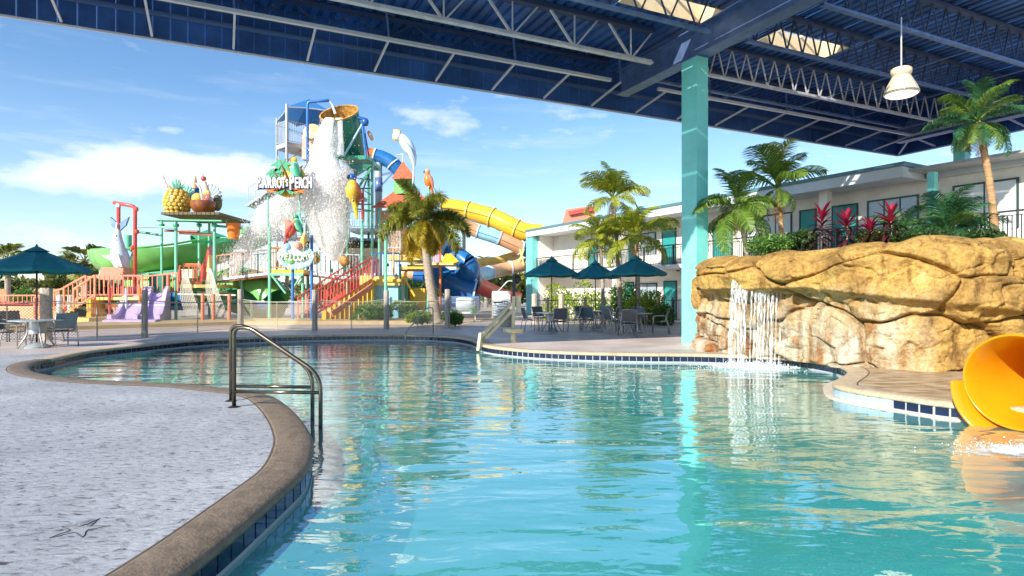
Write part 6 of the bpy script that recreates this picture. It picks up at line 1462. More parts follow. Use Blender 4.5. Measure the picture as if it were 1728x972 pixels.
for i, ch_ in enumerate('WELCOME'):
    q = (i - 3) / 3; p = cW + V((q * .72, -.10, -.10 + .13 * q * q)); me = text_obj(ch_, .5, .05); me.materials.clear(); me.materials.append(M['letter_pale']); me.materials
    inst('letter', me, ws, Matrix.Translation(p) @ Matrix.Rotation(-q * .35, 4, 'Y') @ Matrix.Rotation(R(90), 4, 'X') @ Matrix.Diagonal(V((.62, .95, 1, 1))))
ps1 = thing('sign_parrot', 'red parrot with raised wings on top of the welcome sign', 'parrot figure', W(488, 400, YW)); parrot_on(ps1, W(489, 397, YW - .1), .95, 'red', 'coral', 'red', 'red', -1, .3, 'paleyellow')
m1 = MB(); m1.prism([W(481, 372, YW), W(487, 370, YW), W(494, 392, YW), W(489, 404, YW), W(480, 392, YW)], (0, .10, 0)); part('raised_wing', m1, M['coral'], ps1)
ps2 = thing('sign_parrot', 'green parrot with raised wings on top of the welcome sign', 'parrot figure', W(503, 395, YW)); parrot_on(ps2, W(504, 388, YW), .9, 'green_mint', 'green', 'green', 'green', 1, -.2, 'paleyellow')
m1 = MB(); m1.prism([W(496, 358, YW), W(501, 366, YW), W(504, 360, YW), W(511, 378, YW), W(506, 392, YW), W(499, 390, YW)], (0, .10, 0)); part('raised_wing', m1, M['green_mint'], ps2)
ps3 = thing('sign_parrot', 'small yellow and pink bird figure low on the welcome sign', 'parrot figure', W(512, 412, YW)); parrot_on(ps3, W(511, 411, YW - .15), .62, 'paleyellow', 'paleyellow', 'yellow', 'pink', 1, .2, 'brown')
ps4 = thing('sign_shell', 'pink shell figure in the middle of the welcome sign', 'shell figure', W(503, 420, YW)); m1 = MB(); m1.lathe([(.001, -.22), (.18, -.15), (.24, .02), (.14, .16), (.001, .22)], W(503, 414, YW - .15), 12, Matrix.Rotation(R(40), 3, 'Y')); part('shell', m1, M['pink'], ps4, True)

# ---------------- free parrots
a_ = thing('macaw_figure', 'yellow macaw figure with blue head beside the falling water', 'parrot figure', W(594, 345, 33.6)); parrot_on(a_, W(595, 336, 33.6), 1.55, 'yellow', 'deepblue', 'brown', 'yellow', 1, 0, 'black', .9)
m1 = MB(); m1.tube([W(596, 338, 33.6), W(600, 352, 33.6), W(602, 369, 33.6)], [.13, .13, .09], 8); part('long_tail', m1, M['yellow'], a_, True)
a_ = thing('cockatoo_figure', 'leaning pale blue cockatoo figure with yellow crest above the red pagoda', 'parrot figure', W(694, 275, 35))
m1 = MB(); m1.tube([W(671, 229, 35), W(678, 233, 35), W(686, 243, 35), W(693, 255, 35), (W(698, 268, 35)), W(699, 279, 35)], [.20, .28, .36, .31, .20, .07], 14); part('body', m1, M['bluewhite'], a_, True)
m1 = MB(); m1.ell(W(670, 229, 34.9), (.26, .24, .30), 14, 10); part('head', m1, M['white'], a_, True)
for k in range(5): m1 = MB(); m1.tube([W(672, 227, 35 + (k - 2) * .06), W(666 + k * 2.3, 221 - (k % 3), 35), W(664 + k * 3.0, 218 + k * .5, 35)], [.10, .09, .02], 6); part('crest_feather', m1, M['yellow'], a_, True)
m1 = MB(); m1.tube([W(667, 231, 34.8), W(664.5, 234, 34.8), W(667, 238, 34.8)], [.11, .09, .02], 8); part('beak', m1, M['paleyellow'], a_, True)
m1 = MB(); m1.ell(W(668, 228, 34.68), (.035,) * 3, 8, 6); part('eye', m1, M['black'], a_)
for s_ in (-1, 1): m1 = MB(); m1.tube([W(680, 237, 35 + s_ * .30), W(690, 252, 35 + s_ * .28), W(698, 270, 35 + s_ * .15), W(701, 280, 35)], [.12, .2, .14, .03], 8); part('wing', m1, M['bluewhite'], a_, True)
m1 = MB(); m1.tube([W(686, 254, 34.8), W(688, 260, 34.8)], .06, 6); part('foot', m1, M['brown'], a_)
m1 = MB(); m1.tube([W(696, 270, 35), W(698, 280, 35), W(697, 310, 35)], [.05, .05, .05], 6); part('perch_pole', m1, M['bluewhite'], a_)
a_ = thing('parrot_figure', 'orange parrot figure looking over the foxtail palm', 'parrot figure', W(723, 318, 34)); parrot_on(a_, W(724, 314, 34), 1.05, 'orange', 'peach', 'coral', 'orange', 1, -.12, 'brown', .5)
m1 = MB(); m1.tube([W(724, 316, 34.2), W(726, 380, 34.4)], .06, 6); part('perch_pole', m1, M['green_mint'], a_)
# ---------------- pagoda roofs
def hip(t_, apex, corners, mt, name='roof', tiles=5):
    ap_ = V(apex); n_ = len(corners)
    for k in range(n_):
        a, b_ = V(corners[k]), V(corners[(k + 1) % n_])
        for j in range(tiles):
            q0, q1 = j / tiles, (j + 1) / tiles + .02; lift = V((0, 0, .035)); m1 = MB()
            p = [a.lerp(ap_, q0), b_.lerp(ap_, q0), b_.lerp(ap_, min(1, q1)), a.lerp(ap_, min(1, q1))]
            m1.add([p[0] + lift, p[1] + lift, p[2], p[3], p[0] - lift, p[1] - lift], [(0, 1, 2, 3), (4, 5, 1, 0)]); part(name + '_course', m1, M[mt], t_)
pg = thing('red_pagoda', 'small red tiled hip roof turret on green drum beside the cockatoo', 'turret', W(682, 312, 36))
hip(pg, W(680, 272, 36), [W(661, 301, 35.2), W(701, 300, 35.2), W(698, 297, 37.4), W(664, 297, 37.4)], 'roof_red')
m1 = MB(); m1.lathe([(.62, -1.0), (.62, 0)], W(682, 301, 36.2), 16); part('drum', m1, M['lime'], pg, True)
m1 = MB(); m1.tube([W(680, 274, 36), W(680, 260, 36)], .05, 6); m1.tube([W(670, 262, 36), W(681, 260, 36)], .04, 5); part('spout', m1, M['bluewhite'], pg)
pg = thing('red_roof_hut', 'larger red tiled hut roof half hidden by the foxtail palm', 'hut', W(670, 420, 36.5))
hip(pg, W(686, 308, 36.5), [W(628, 350, 35), W(735, 350, 35), W(730, 346, 38.5), W(635, 346, 38.5)], 'roof_red', tiles=7)
for u in (640, 728): post(pg, u, 350, 440, 35.4, 4, 'green_mint')
m1 = MB(); m1.box(W(663, 392, 37), (1.6, .3, 2.6)); part('hut_wall', m1, M['cream'], pg); rails(pg, W(655, 420, 35.3), W(675, 420, 35.3), 1.0, 'bluewhite', r_=.016)
# ---------------- tube slides
ts = thing('blue_orange_slide', 'orange and blue closed tube slide starting at the tower top', 'water slide', W(640, 500, 42)); 
pathtube(ts, [(578, 262, 41), (600, 260, 41.5), (632, 263, 42), (655, 271, 42), (672, 286, 42), (690, 318, 42.5), (712, 350, 43)], ['peach', 'orange', 'slideblue', 'slideblue', 'slideblue', 'skyblue'], 12)
post(ts, 639, 270, 516, 42, 12, 'grey_steel', name='pylon'); m1 = MB(); m1.tube([W(639, 300, 42), W(639, 324, 42)], .262, 16); part('dark_band', m1, M['steel_blue'], ts, 'all')
beam(ts, W(641, 296, 42), W(668, 288, 42), 3, 'steel_blue', 'bracket'); beam(ts, W(644, 312, 42), W(664, 290, 42), 2.5, 'steel_blue', 'bracket')
ts = thing('yellow_tube_slide', 'fat yellow closed tube slide running behind the hotel roof', 'water slide', W(830, 500, 52))
pathtube(ts, [(745, 350, 52), (783, 355, 52), (830, 367, 51.6), (858, 380, 51.2), (884, 391, 51), (915, 395, 51)], ['yellow'] * 4, 16)
post(ts, 783, 385, 516, 51.6, 6, 'grey_steel', name='pylon'); beam(ts, W(783, 372, 51.6), W(818, 374, 51.6), 3, 'steel_blue', 'bracket')
ts = thing('return_flume', 'orange and blue tube slide looping in front of the yellow one', 'water slide', W(840, 500, 50))
pathtube(ts, [(735, 362, 49), (765, 372, 49.4), (800, 388, 50), (842, 402, 50), (878, 418, 50.5), (905, 430, 51.5)], ['skyblue', 'peach', 'skyblue', 'peach', 'slideblue'], 11.5)
pathtube(ts, [(905, 443, 51.5), (880, 448, 50.5), (842, 456, 49.5), (808, 464, 46), (780, 466, 42.5)], ['peach', 'peach', 'skyblue', 'skyblue'], 11)
beam(ts, W(877, 420, 50), W(884, 448, 50), 3, 'paleyellow', 'tie'); beam(ts, W(884, 420, 50), W(874, 448, 50), 3, 'paleyellow', 'tie')
ts = thing('yellow_open_flume', 'pale yellow open flume curving above the lower blue tube', 'water slide', W(840, 500, 53))
m1 = MB(); m1.tube([W(*p) for p in ((770, 441, 52), (800, 440, 52), (840, 435, 52.4), (868, 426, 53), (885, 412, 53.5))], .66, 14, False, PI * .95, PI * 2.05, up=(0, 0, 1)); part('trough', m1, M['paleyellow'], ts, 'all')
m1 = MB(); m1.tube([W(*p) for p in ((775, 452, 51.4), (800, 450, 51.4), (840, 445, 51.8), (880, 430, 53))], .05, 6); part('rim', m1, M['yellow'], ts)
ts = thing('blue_helix_slide', 'big blue tube slide twisting down behind the foxtail palm', 'water slide', W(780, 500, 39))
pathtube(ts, [(738, 386, 40), (748, 408, 39.6), (762, 425, 39), (782, 438, 38.4), (796, 452, 38.2), (786, 466, 39), (762, 470, 40)], ['skyblue', 'skyblue', 'slideblue', 'slideblue', 'slideblue'], 15, flange='slideblue')
pathtube(ts, [(722, 452, 41), (738, 464, 39.8), (755, 475, 39.2), (778, 486, 38.9), (802, 493, 38.8)], ['slideblue', 'slideblue', 'slideblue'], 19, flange='slideblue')
m1 = MB(); qd = (W(800, 493, 36.8) - W(790, 491.5, 37.1)).normalized(); m1.tube([W(800, 492.6, 38.8), W(803, 493.2, 38.8)], .80, 24, False); part('mouth_rim', m1, M['bluewhite'], ts)
m1 = MB(); m1.box(W(770, 512, 38), (2.9, 2, .9)); part('dark_base', m1, M['steel_blue'], ts)
for (u, v) in ((808, 455), (745, 440)): post(ts, u, v, 516, 40.5, 6, 'grey_steel', name='pylon')
ts = thing('red_open_flume', 'red open flume running off to the right behind the white barrier', 'water slide', W(840, 505, 42))
m1 = MB(); m1.tube([W(*p) for p in ((798, 474, 40), (815, 483, 41), (840, 492, 42.5), (872, 498, 44))], [.72, .68, .6, .5], 14, False, PI * .9, PI * 2.1, up=(0, 0, 1)); part('trough', m1, M['red'], ts, 'all')
for (u, v, Y) in ((828, 487, 41.6),): m1 = MB(); m1.tube([W(u - 1, v - .4, Y), W(u + 1, v + .4, Y)], .72, 14, False, PI * .9, PI * 2.1, up=(0, 0, 1)); part('joint', m1, M['coral'], ts)
stw = thing('white_stair_rail', 'white stair railing in front of the red flume', 'railing', W(850, 505, 40)); 
for dy in (0, .7): m1 = MB(); m1.tube(bend([W(828, 505, 39 + dy), W(857, 474, 39 + dy), W(866, 474, 39 + dy), W(866, 500, 39 + dy)], .2, 4), .04, 6); part('rail', m1, M['bluewhite'], stw, 'all')
rr_ = thing('roof_flume', 'pale red open flume peeking above the hotel roof', 'water slide', W(975, 370, 56))
m1 = MB(); m1.prism([W(950, 376, 56), W(956, 353, 56), W(1003, 347, 56), W(1004, 364, 56), W(1000, 372, 56)], (0, 1.4, 0)); part('hood', m1, M['coral'], rr_)
m1 = MB(); m1.bar(W(960, 360, 55.8), W(1003, 352, 55.8), .2, .35); part('lip', m1, M['red'], rr_); m1 = MB(); m1.bar(W(975, 372, 56.6), W(975, 372, 56.6) - V((0, 0, 8)), .4); part('leg', m1, M['grey_steel'], rr_)
# ---------------- giant drinks stand
YD = 33.4; ds = thing('drink_stand', 'tall green post stand with planked top carrying the giant drinks', 'stand', W(315, 535, YD))
for (u, Y, v0) in ((273, 35.2, 370), (297, 32.8, 372), (336, 35.4, 372), (362, 32.8, 372), (353, 35.4, 372)):
    post(ds, u, v0, 540, Y, 5 if Y < 34 else 4, 'green_mint')
    if u != 353: m1 = MB(); p = W(u, 380, Y); m1.lathe([(.14, -.08), (.16, 0), (.14, .08)], p, 10); part('collar', m1, M['green'], ds, True)
zt = W(0, 366, YD).z
for k in range(13):
    a, b_ = W(264 + k * 7.6, 366, 32.0), W(264 + k * 7.6 + 7.2, 366, 32.0); a.z = b_.z = 0; m1 = MB(); m1.box(((a.x + b_.x) / 2 + .25, 33.9, zt), (b_.x - a.x - .02, 3.9, .13)); part('plank', m1, M['plank_brown'], ds)
for (u0, v0, u1, v1, Y, mt, wp) in ((265, 371, 374, 373, 32.1, 'green', 4), (268, 372, 370, 374, 35.5, 'green', 4), (278, 389, 336, 391, 34.6, 'brown', 4), (303, 393, 358, 396, 33, 'coral', 4.5), (233, 382, 294, 384, 33, 'green_mint', 3.5), (233, 391, 273, 397, 34.2, 'green', 4), (362, 381, 408, 385, 33, 'green', 4), (362, 401, 400, 402, 33, 'green', 3.4), (273, 382, 273, 382.1, 35, 'green', 2)):
    beam(ds, W(u0, v0, Y), W(u1, v1, Y), wp, mt, 'crossbar', rnd=True)
m1 = MB(); p = W(394, 388, 33); m1.lathe([(.26, -.5), (.30, -.3), (.36, .3), (.40, .34)], p, 16); part('tipping_pail', m1, M['orange'], ds, True)
m1 = MB(); m1.tube(bend([W(382, 384, 33), W(382, 371, 33), W(385, 371, 33)], .05, 3), .03, 6); part('spout', m1, M['grey_steel'], ds)
m1 = MB(); m1.tube(bend([W(400, 385, 33), W(408, 381, 33), W(409, 388, 33)], .1, 3), .05, 6); part('spout', m1, M['bluewhite'], ds)
m1 = MB(); m1.prism([W(341, 474, 34), W(340, 450, 34), W(352, 415, 34), (W(353, 430, 34)), W(349, 472, 34)], (0, .7, 0)); part('red_slide_side', m1, M['red'], ds)
m1 = MB(); m1.prism([W(350, 475, 33.6), W(348, 458, 33.6), W(352, 430, 33.6), W(354, 470, 33.6)], (0, .5, 0)); part('yellow_side', m1, M['paleyellow'], ds)
deckbox(ds, 296, 360, 480, 33, 36, .18, 'paleyellow'); rails(ds, W(303, 480, 33.1), W(340, 480, 33.1), 1.0, 'red', r_=.03, sp=.22); rails(ds, W(310, 478, 35), W(338, 478, 35), 1.1, 'orange', r_=.03, sp=.3)
m1 = MB(); m1.box(W(268, 492, 34), (.8, .5, 2.0)); part('green_ladder_box', m1, M['bucket_green'], ds); post(ds, 284, 462, 500, 33.5, 6, 'coral'); post(ds, 304, 455, 490, 33.5, 5, 'red')
m1 = MB(); m1.box(W(302, 508, 33.4), (.7, .5, 1.0)); part('blue_box', m1, M['slideblue'], ds)
for (u, v, w_, h_, mt) in ((285, 465, 1.4, .12, 'bluewhite'), (320, 462, .7, .5, 'cream'), (258, 472, 1.2, .1, 'orange'), (312, 505, .5, .9, 'deepblue')): m1 = MB(); m1.box(W(u, v, 34.6), (w_, .5, h_)); part('play_panel', m1, M[mt], ds)
# pineapple
pa = thing('pineapple_figure', 'giant golden pineapple cup with striped straw on the planked stand', 'pineapple figure', W(300, 362, 33.2)); cP = W(299, 341.5, 33.2); hh = .70; rr_m = .66
def rad(z_): return rr_m * math.sqrt(max(0, 1 - (z_ * .80) ** 2)) * (1 + .05 * (1 - z_))
m1 = MB(); m1.lathe([(max(.001, rad(z_) * (.93)), z_ * hh) for z_ in [-.98 + i * 1.96 / 12 for i in range(13)]] + [(.001, hh * .98)], cP, 26); part('body', m1, M['brown'], pa, True)
eye = MB(); eye.add([(-.5, .1, 0), (-.27, .1, .46), (.27, .1, .46), (.5, .1, 0), (.27, .1, -.46), (-.27, .1, -.46), (-.36, -.12, 0), (-.2, -.12, .33), (.2, -.12, .33), (.36, -.12, 0), (.2, -.12, -.33), (-.2, -.12, -.33), (0, -.2, 0)], [(0, 6, 7, 1), (1, 7, 8, 2), (2, 8, 9, 3), (3, 9, 10, 4), (4, 10, 11, 5), (5, 11, 6, 0), (6, 12, 7), (7, 12, 8), (8, 12, 9), (9, 12, 10), (10, 12, 11), (11, 12, 6)])
eyem = eye.mesh('eye', M['pine_gold'])
for row in range(7):
    z_ = -.82 + row * .27; rr2 = rad(z_) * .95; n_ = max(9, int(2 * PI * rr2 / .27))
    for k in range(n_):
        a = 2 * PI * (k + .5 * (row % 2)) / n_; tl = math.atan2(-z_ * .5, 1)
        p = cP + V((math.cos(a) * rr2, math.sin(a) * rr2, z_ * hh))
        inst('scale', eyem, pa, Matrix.Translation(p) @ Matrix.Rotation(a + PI / 2, 4, 'Z') @ Matrix.Rotation(tl, 4, 'X') @ Matrix.Diagonal(V((.27, .27, .24, 1))))
for k in range(14):
    a = k * 2.4; r_ = .06 + .012 * k; m1 = MB(); b0 = cP + V((math.cos(a) * r_, math.sin(a) * r_, hh * .92)); t0 = b0 + V((math.cos(a) * (.05 + .02 * k), math.sin(a) * (.05 + .02 * k), .75 - .035 * k)); m1.tube([b0, b0.lerp(t0, .5) + V((0, 0, .03)), t0], [.06, .05, .006], 5); part('crown_leaf', m1, M['green_mint'] if k % 3 else M['pine_gold'], pa)
sA, sB = W(286, 325, 33.0), W(274, 296, 33.0)
for k in range(8): m1 = MB(); m1.tube([sA.lerp(sB, k / 8), sA.lerp(sB, (k + 1) / 8)], .05, 8); part('straw_stripe', m1, M['white'] if k % 2 else M['pink'], pa, True)
# coconut drink
co = thing('coconut_drink_figure', 'giant brown coconut shell drink with cherry fruit slices and straw', 'drink figure', W(344, 363, 33.0)); cC = W(344, 343, 33.0)
m1 = MB(); m1.lathe([(max(.001, .68 * math.sin(a)), -.68 * math.cos(a)) for a in [i * PI / 24 for i in range(0, 14)]], cC, 26); part('shell', m1, M['brown'], co, True)
m1 = MB(); m1.lathe([(.67, .09), (.60, .10), (.55, .0), (.001, -.02)], cC, 26); part('cream_fill', m1, M['cream'], co, True)
m1 = MB(); m1.ell(cC + V((.62, .25, .05)), (.22, .3, .45), 12, 8); part('shell_back', m1, M['plank_brown'], co, True)
for (u, v, rx, mt, nm_) in ((333, 335, .30, 'pine_gold', 'orange_scoop'), (352, 338, .26, 'white', 'ice_scoop'), (356, 342, .16, 'green_mint', 'mint_leaf')):
    m1 = MB(); m1.ell(W(u, v, 32.9), (rx, rx * .8, rx), 14, 10); part(nm_, m1, M[mt], co, True)
m1 = MB(); m1.ell(W(343.5, 301.5, 32.9), (.14, .14, .14), 12, 8); part('cherry', m1, M['red'], co, True); m1 = MB(); m1.tube([W(343.5, 298, 32.9), W(342, 293, 32.9)], .015, 4); part('cherry_stem', m1, M['brown'], co)
m1 = MB(); m1.tube([W(344, 307, 32.9), W(346, 318, 32.9), W(349, 330, 32.9)], [.12, .20, .22], 10); part('cream_swirl', m1, M['cream'], co, True)
m1 = MB(); m1.prism([W(341, 325, 32.5), W(352, 321, 32.5), W(352, 329, 32.5), W(343, 330, 32.5)], (0, .15, 0)); part('pineapple_slice', m1, M['yellow'], co)
m1 = MB(); m1.lathe([(.06, -.05), (.18, -.04), (.18, .04), (.06, .05), (.06, -.05)], W(348, 332, 32.5), 14, Matrix.Rotation(R(90), 3, 'X')); part('fruit_ring', m1, M['red'], co, True)
m1 = MB(); m1.tube(bend([W(342, 344, 32.7), W(338, 318, 32.7), W(331, 309, 32.7)], .1, 3), .045, 8); part('straw', m1, M['bluewhite'], co, True)
tf = thing('toucan_figure', 'blue bird figure leaning between the pineapple and the coconut drink', 'bird figure', W(328, 340, 33.6)); parrot_on(tf, W(326, 337, 33.9), .95, 'slideblue', 'slideblue', 'skyblue', 'slideblue', -1, .35, 'peach')
m1 = MB(); m1.tube([W(329, 318, 33.6), W(328, 308, 33.6), W(329, 297, 33.6)], [.16, .15, .05], 10); part('big_beak', m1, M['peach'], tf, True)
pf = thing('leaf_fan_figure', 'pale green leaf fan behind the pineapple cup', 'leaf figure', W(318, 330, 34.2))
for k in range(7): a = R(20 + k * 22); b0 = W(316, 335, 34.2); t0 = b0 + V((math.cos(a) * .55, 0, math.sin(a) * .75)); m1 = MB(); m1.tube([b0, b0.lerp(t0, .6), t0], [.05, .12, .02], 6); part('leaf', m1, M['green_mint'], pf, True)
pf = thing('splash_figure', 'white and blue splash figure at the right of the coconut drink', 'splash figure', W(360, 340, 33.6))
for k in range(9): a = R(-20 + k * 16); b0 = W(352, 336, 33.7); t0 = b0 + V((math.cos(a) * .72, 0, math.sin(a) * .8)); m1 = MB(); m1.tube([b0, t0], [.03, .05], 5); m1.ell(t0, (.07,) * 3, 6, 5); part('drop_ray', m1, M['bluewhite'], pf, True)
# ---------------- red arm with the hanging shark
YR = 33.0; ra_ = thing('red_spray_arm', 'tall dark red pipe arm reaching over the hanging shark', 'pole', W(228, 520, YR))
m1 = MB(); m1.tube(bend([V((W(228, 0, YR).x, YR, 0)), W(228, 351, YR), W(222, 347, YR), W(192, 342, YR)], .18, 5), [.10] * 13 if False else .10, 10); part('pipe', m1, M['red'], ra_, 'all')
for (u, v) in ((230, 353), (231, 391), (224, 418)): m1 = MB(); m1.ell(W(u, v, YR - .05), (.12, .12, .14), 8, 6); part('joint', m1, M['red'], ra_, True)
m1 = MB(); m1.tube([W(200, 343, YR), W(200, 350, YR)], .12, 8); part('nozzle', m1, M['bluewhite'], ra_, True)
sk_ = thing('shark_figure', 'pale blue shark figure hanging head down from its tail', 'shark figure', W(201, 452, YR))
m1 = MB(); m1.tube([W(*p) for p in ((199, 376, YR), (199, 388, YR), (198, 402, YR), (200, 425, YR - .05), (204, 440, YR - .05), (207, 452, YR))], [.09, .13, .24, .40, .44, .34], 16); part('body', m1, M['bluewhite'], sk_, True)
for (q) in (((199, 378), (186, 366), (187, 380), (197, 390)), ((200, 378), (217, 366), (212, 380), (201, 390))): m1 = MB(); m1.prism([W(u, v, YR - .05) for u, v in q], (0, .12, 0)); part('tail_fin', m1, M['steel_blue'], sk_)
m1 = MB(); m1.prism([W(188, 430, YR - .2), W(171, 431, YR - .3), W(180, 437, YR - .3), W(190, 442, YR - .2)], (0, .12, 0)); part('side_fin', m1, M['bluewhite'], sk_)
m1 = MB(); m1.prism([W(199, 428, YR - .55), W(206, 450, YR - .55), W(193, 448, YR - .55)], (0, .12, 0)); part('side_fin', m1, M['white'], sk_)
m1 = MB(); m1.prism([W(212, 420, YR), W(222, 426, YR), W(216, 444, YR)], (0, .12, 0)); part('back_fin', m1, M['skyblue'], sk_)
m1 = MB(); m1.ell(W(196.5, 398, YR - .36), (.04, .03, .06), 8, 6); m1.ell(W(197, 405, YR - .42), (.05, .03, .03), 8, 6); part('eye', m1, M['black'], sk_, True)
m1 = MB(); m1.tube([W(200, 350, YR), W(200, 378, YR)], .10, 8); part('red_sleeve', m1, M['red'], sk_, True)
m1 = MB(); m1.lathe([(.12, 0), (.12, .28)], W(200, 386, YR) - V((0, 0, .05)), 8); part('collar', m1, M['brown'], sk_)
rb_ = thing('red_pedestal', 'faded red block pedestal under the hanging shark', 'pedestal', W(200, 535, YR)); m1 = MB(); m1.box(W(197, 462, YR), (1.25, 1.1, .65), .12, .88); part('block', m1, M['coral'], rb_)
m1 = MB(); m1.ell(W(207, 463, YR - .6), (.13, .06, .13), 10, 8); part('hole', m1, M['brown'], rb_, True); 
for u in (190, 206): post(rb_, u, 470, 540, YR, 5, 'red')
# ---------------- green bowl flume
gb = thing('green_bowl_slide', 'huge lime green open flume curving behind the drinks stand', 'water slide', W(250, 500, 38))
pth = [(200, 424, 39.5), (196, 424, 38.2), (204, 424, 37.1), (215, 424, 36.3), (262, 421, 36.6), (310, 416, 37.6), (345, 410, 39), (380, 404, 40.5)]
Pn = [W(*p) for p in pth]
for i in range(len(Pn) - 1):
    seg = [Pn[i].lerp(Pn[i + 1], q / 4) for q in range(5)]; t0 = (Pn[i + 1] - Pn[i]).normalized()
m1 = MB(); sm = []
for i in range(len(Pn) - 1):
    p0, p1, p2, p3 = Pn[max(i - 1, 0)], Pn[i], Pn[i + 1], Pn[min(i + 2, len(Pn) - 1)]
    for j in range(6): t = j / 6; sm.append(.5 * ((2 * p1) + (p2 - p0) * t + (2 * p0 - 5 * p1 + 4 * p2 - p3) * t * t + (3 * p1 - p0 - 3 * p2 + p3) * t ** 3))
sm.append(Pn[-1]); m1.tube(sm, [1.5 if True else 1] * len(sm), 20, False, PI, 2 * PI, up=(0, 0, 1)); part('trough', m1, M['lime'], gb, 'all')
for i in range(3, len(sm), 6): t0 = (sm[min(i + 1, len(sm) - 1)] - sm[i - 1]).normalized(); m1 = MB(); m1.tube([sm[i] - t0 * .04, sm[i] + t0 * .04], 1.56, 20, False, PI, 2 * PI, up=(0, 0, 1)); part('rib', m1, M['green'], gb, 'all')
m1 = MB(); m1.tube([p + V((0, -1.5, 0)) if 8 < k else p + V((-.8, -1.2, 0)) * (k / 8) for k, p in enumerate(sm)], .07, 6); part('rim', m1, M['lime'], gb, 'all')
m1 = MB(); m1.tube([W(u, v, Y) for u, v, Y in ((190, 455, 38), (215, 462, 36.5), (262, 460, 36.5), (310, 454, 37), (345, 470, 38))], .75, 16, False, PI, 2 * PI, up=(0, 0, 1)); part('lower_trough', m1, M['green_mint'], gb, 'all')
m1 = MB(); m1.tube([W(u, v, Y) for u, v, Y in ((225, 480, 36.5), (262, 484, 36), (290, 484, 36), (330, 490, 36.5))], .6, 14, False); part('lower_tube', m1, M['lime'], gb, 'all')
m1 = MB(); m1.tube([W(u, v, Y) for u, v, Y in ((330, 412, 41), (350, 404, 41.5), (372, 412, 42), (400, 424, 42.5))], .65, 14, False); part('far_tube', m1, M['green'], gb, 'all')
post(gb, 216, 397, 430, 36.4, 12, 'green_mint', name='stub_pipe')
for u in (190, 250, 320): post(gb, u, 450, 516, 38, 6, 'green', name='support')
# ---------------- red railed stairs, slides, nets
rs = thing('coral_stairs', 'coral red railed walkway and steps left of the purple slides', 'stairs', W(190, 530, 32))
for (u0, v0, u1, v1, Y) in ((108, 520, 145, 500, 31), (124, 524, 160, 500, 30.4), (160, 500, 240, 500, 31), (145, 500, 235, 500, 33), (240, 500, 300, 494, 32.4), (58, 536, 108, 520, 32)):
    rails(rs, W(u0, v0, Y), W(u1, v1, Y), 1.05, 'coral', r_=.034, sp=.24)
deckbox(rs, 150, 240, 501, 31, 33.2, .16, 'paleyellow')
for k in range(6): a = W(112 + k * 7, 530 - k * 5, 30.8); m1 = MB(); m1.box((a.x, 31.6, max(.08, a.z) / 2), (.42, 1.7, max(.08, a.z))); part('step', m1, M['yellow'], rs)
for (u, mt) in ((160, 'coral'), (185, 'red'), (213, 'bluewhite'), (236, 'orange')): post(rs, u, 486, 540, 31, 4, mt)
for (u, v, w_, h_, mt) in ((175, 525, 1.3, .25, 'yellow'), (214, 508, .35, .8, 'green_mint'), (196, 520, .8, .5, 'peach'), (145, 522, .9, .5, 'paleyellow'), (218, 492, .5, .5, 'red')): m1 = MB(); m1.box(W(u, v, 31.8), (w_, .5, h_)); part('play_panel', m1, M[mt], rs)
pp = thing('yellow_pad', 'low yellow toddler slide pad in front of the coral railings', 'play pad', W(150, 545, 31)); m1 = MB(); q_ = [G(u, v) for u, v in ((100, 546), (150, 548), (205, 545), (225, 540), (180, 538), (120, 540))]; m1.prism([V((p.x, p.y, .02)) for p in q_], (0, 0, .30)); part('pad', m1, M['paleyellow'], pp)
def slide(label, u0, u1, ut0, ut1, Yb, Yt, mt, vt):
    t_ = thing('toddler_slide', label, 'slide', G((u0 + u1) / 2, 546), 0, 'purple toddler slides'); st2 = []
    for i in range(15):
        q = i / 14; Y = Yb + (Yt - Yb) * q; a = W(u0 + (ut0 - u0) * q, 0, Y).x; b_ = W(u1 + (ut1 - u1) * q, 0, Y).x; z_ = .12 + (W(0, vt, Yt).z - .12) * (.5 - .5 * math.cos(PI * min(1, max(0, (q - .18) / .72)))); st2.append((a, b_, Y, z_))
    def sheet_(f, name):
        m1 = MB(); vs = []; 
        for a, b_, Y, z_ in st2: vs += f(a, b_, Y, z_)
        k = len(vs) // len(st2); m1.add(vs, [(i * k + j, i * k + (j + 1) % k, (i + 1) * k + (j + 1) % k, (i + 1) * k + j) for i in range(len(st2) - 1) for j in range(k)] + [tuple(range(k))]); part(name, m1, M[mt], t_, 30)
    sheet_(lambda a, b_, Y, z_: [(a, Y, z_), (b_, Y, z_), (b_, Y, z_ - .12), (a, Y, z_ - .12)], 'chute')
    for s_ in (0, 1): sheet_(lambda a, b_, Y, z_: [((b_ if s_ else a) - .10, Y, z_ + .34), ((b_ if s_ else a) + .10, Y, z_ + .34), ((b_ if s_ else a) + .13, Y, 0.0), ((b_ if s_ else a) - .13, Y, 0.0)], 'side_wall')
slide('left purple toddler slide curving down to the pad', 184, 228, 226, 246, 29.6, 32.4, 'purple', 494); slide('right purple toddler slide just behind the fence post', 240, 266, 256, 284, 29.8, 32.4, 'purple', 494)
m1 = MB(); q_ = [G(u, v) for u, v in ((172, 549), (262, 549), (272, 545), (185, 543))]; m1.prism([V((p.x, p.y, .02)) for p in q_], (0, 0, .22)); solo('purple_slide_base', m1, M['purple'], 'flat purple landing pad at the foot of both toddler slides', 'play pad')
nt_ = thing('rope_net_climber', 'pale rope nets hanging to short red posts right of the purple slides', 'climbing net', W(365, 540, 31.5))
for u in (342, 360, 387): post(nt_, u, 496, 541, 30.6, 5.5, 'coral', name='post')
mk('net', (.60, .55, .45), .9)
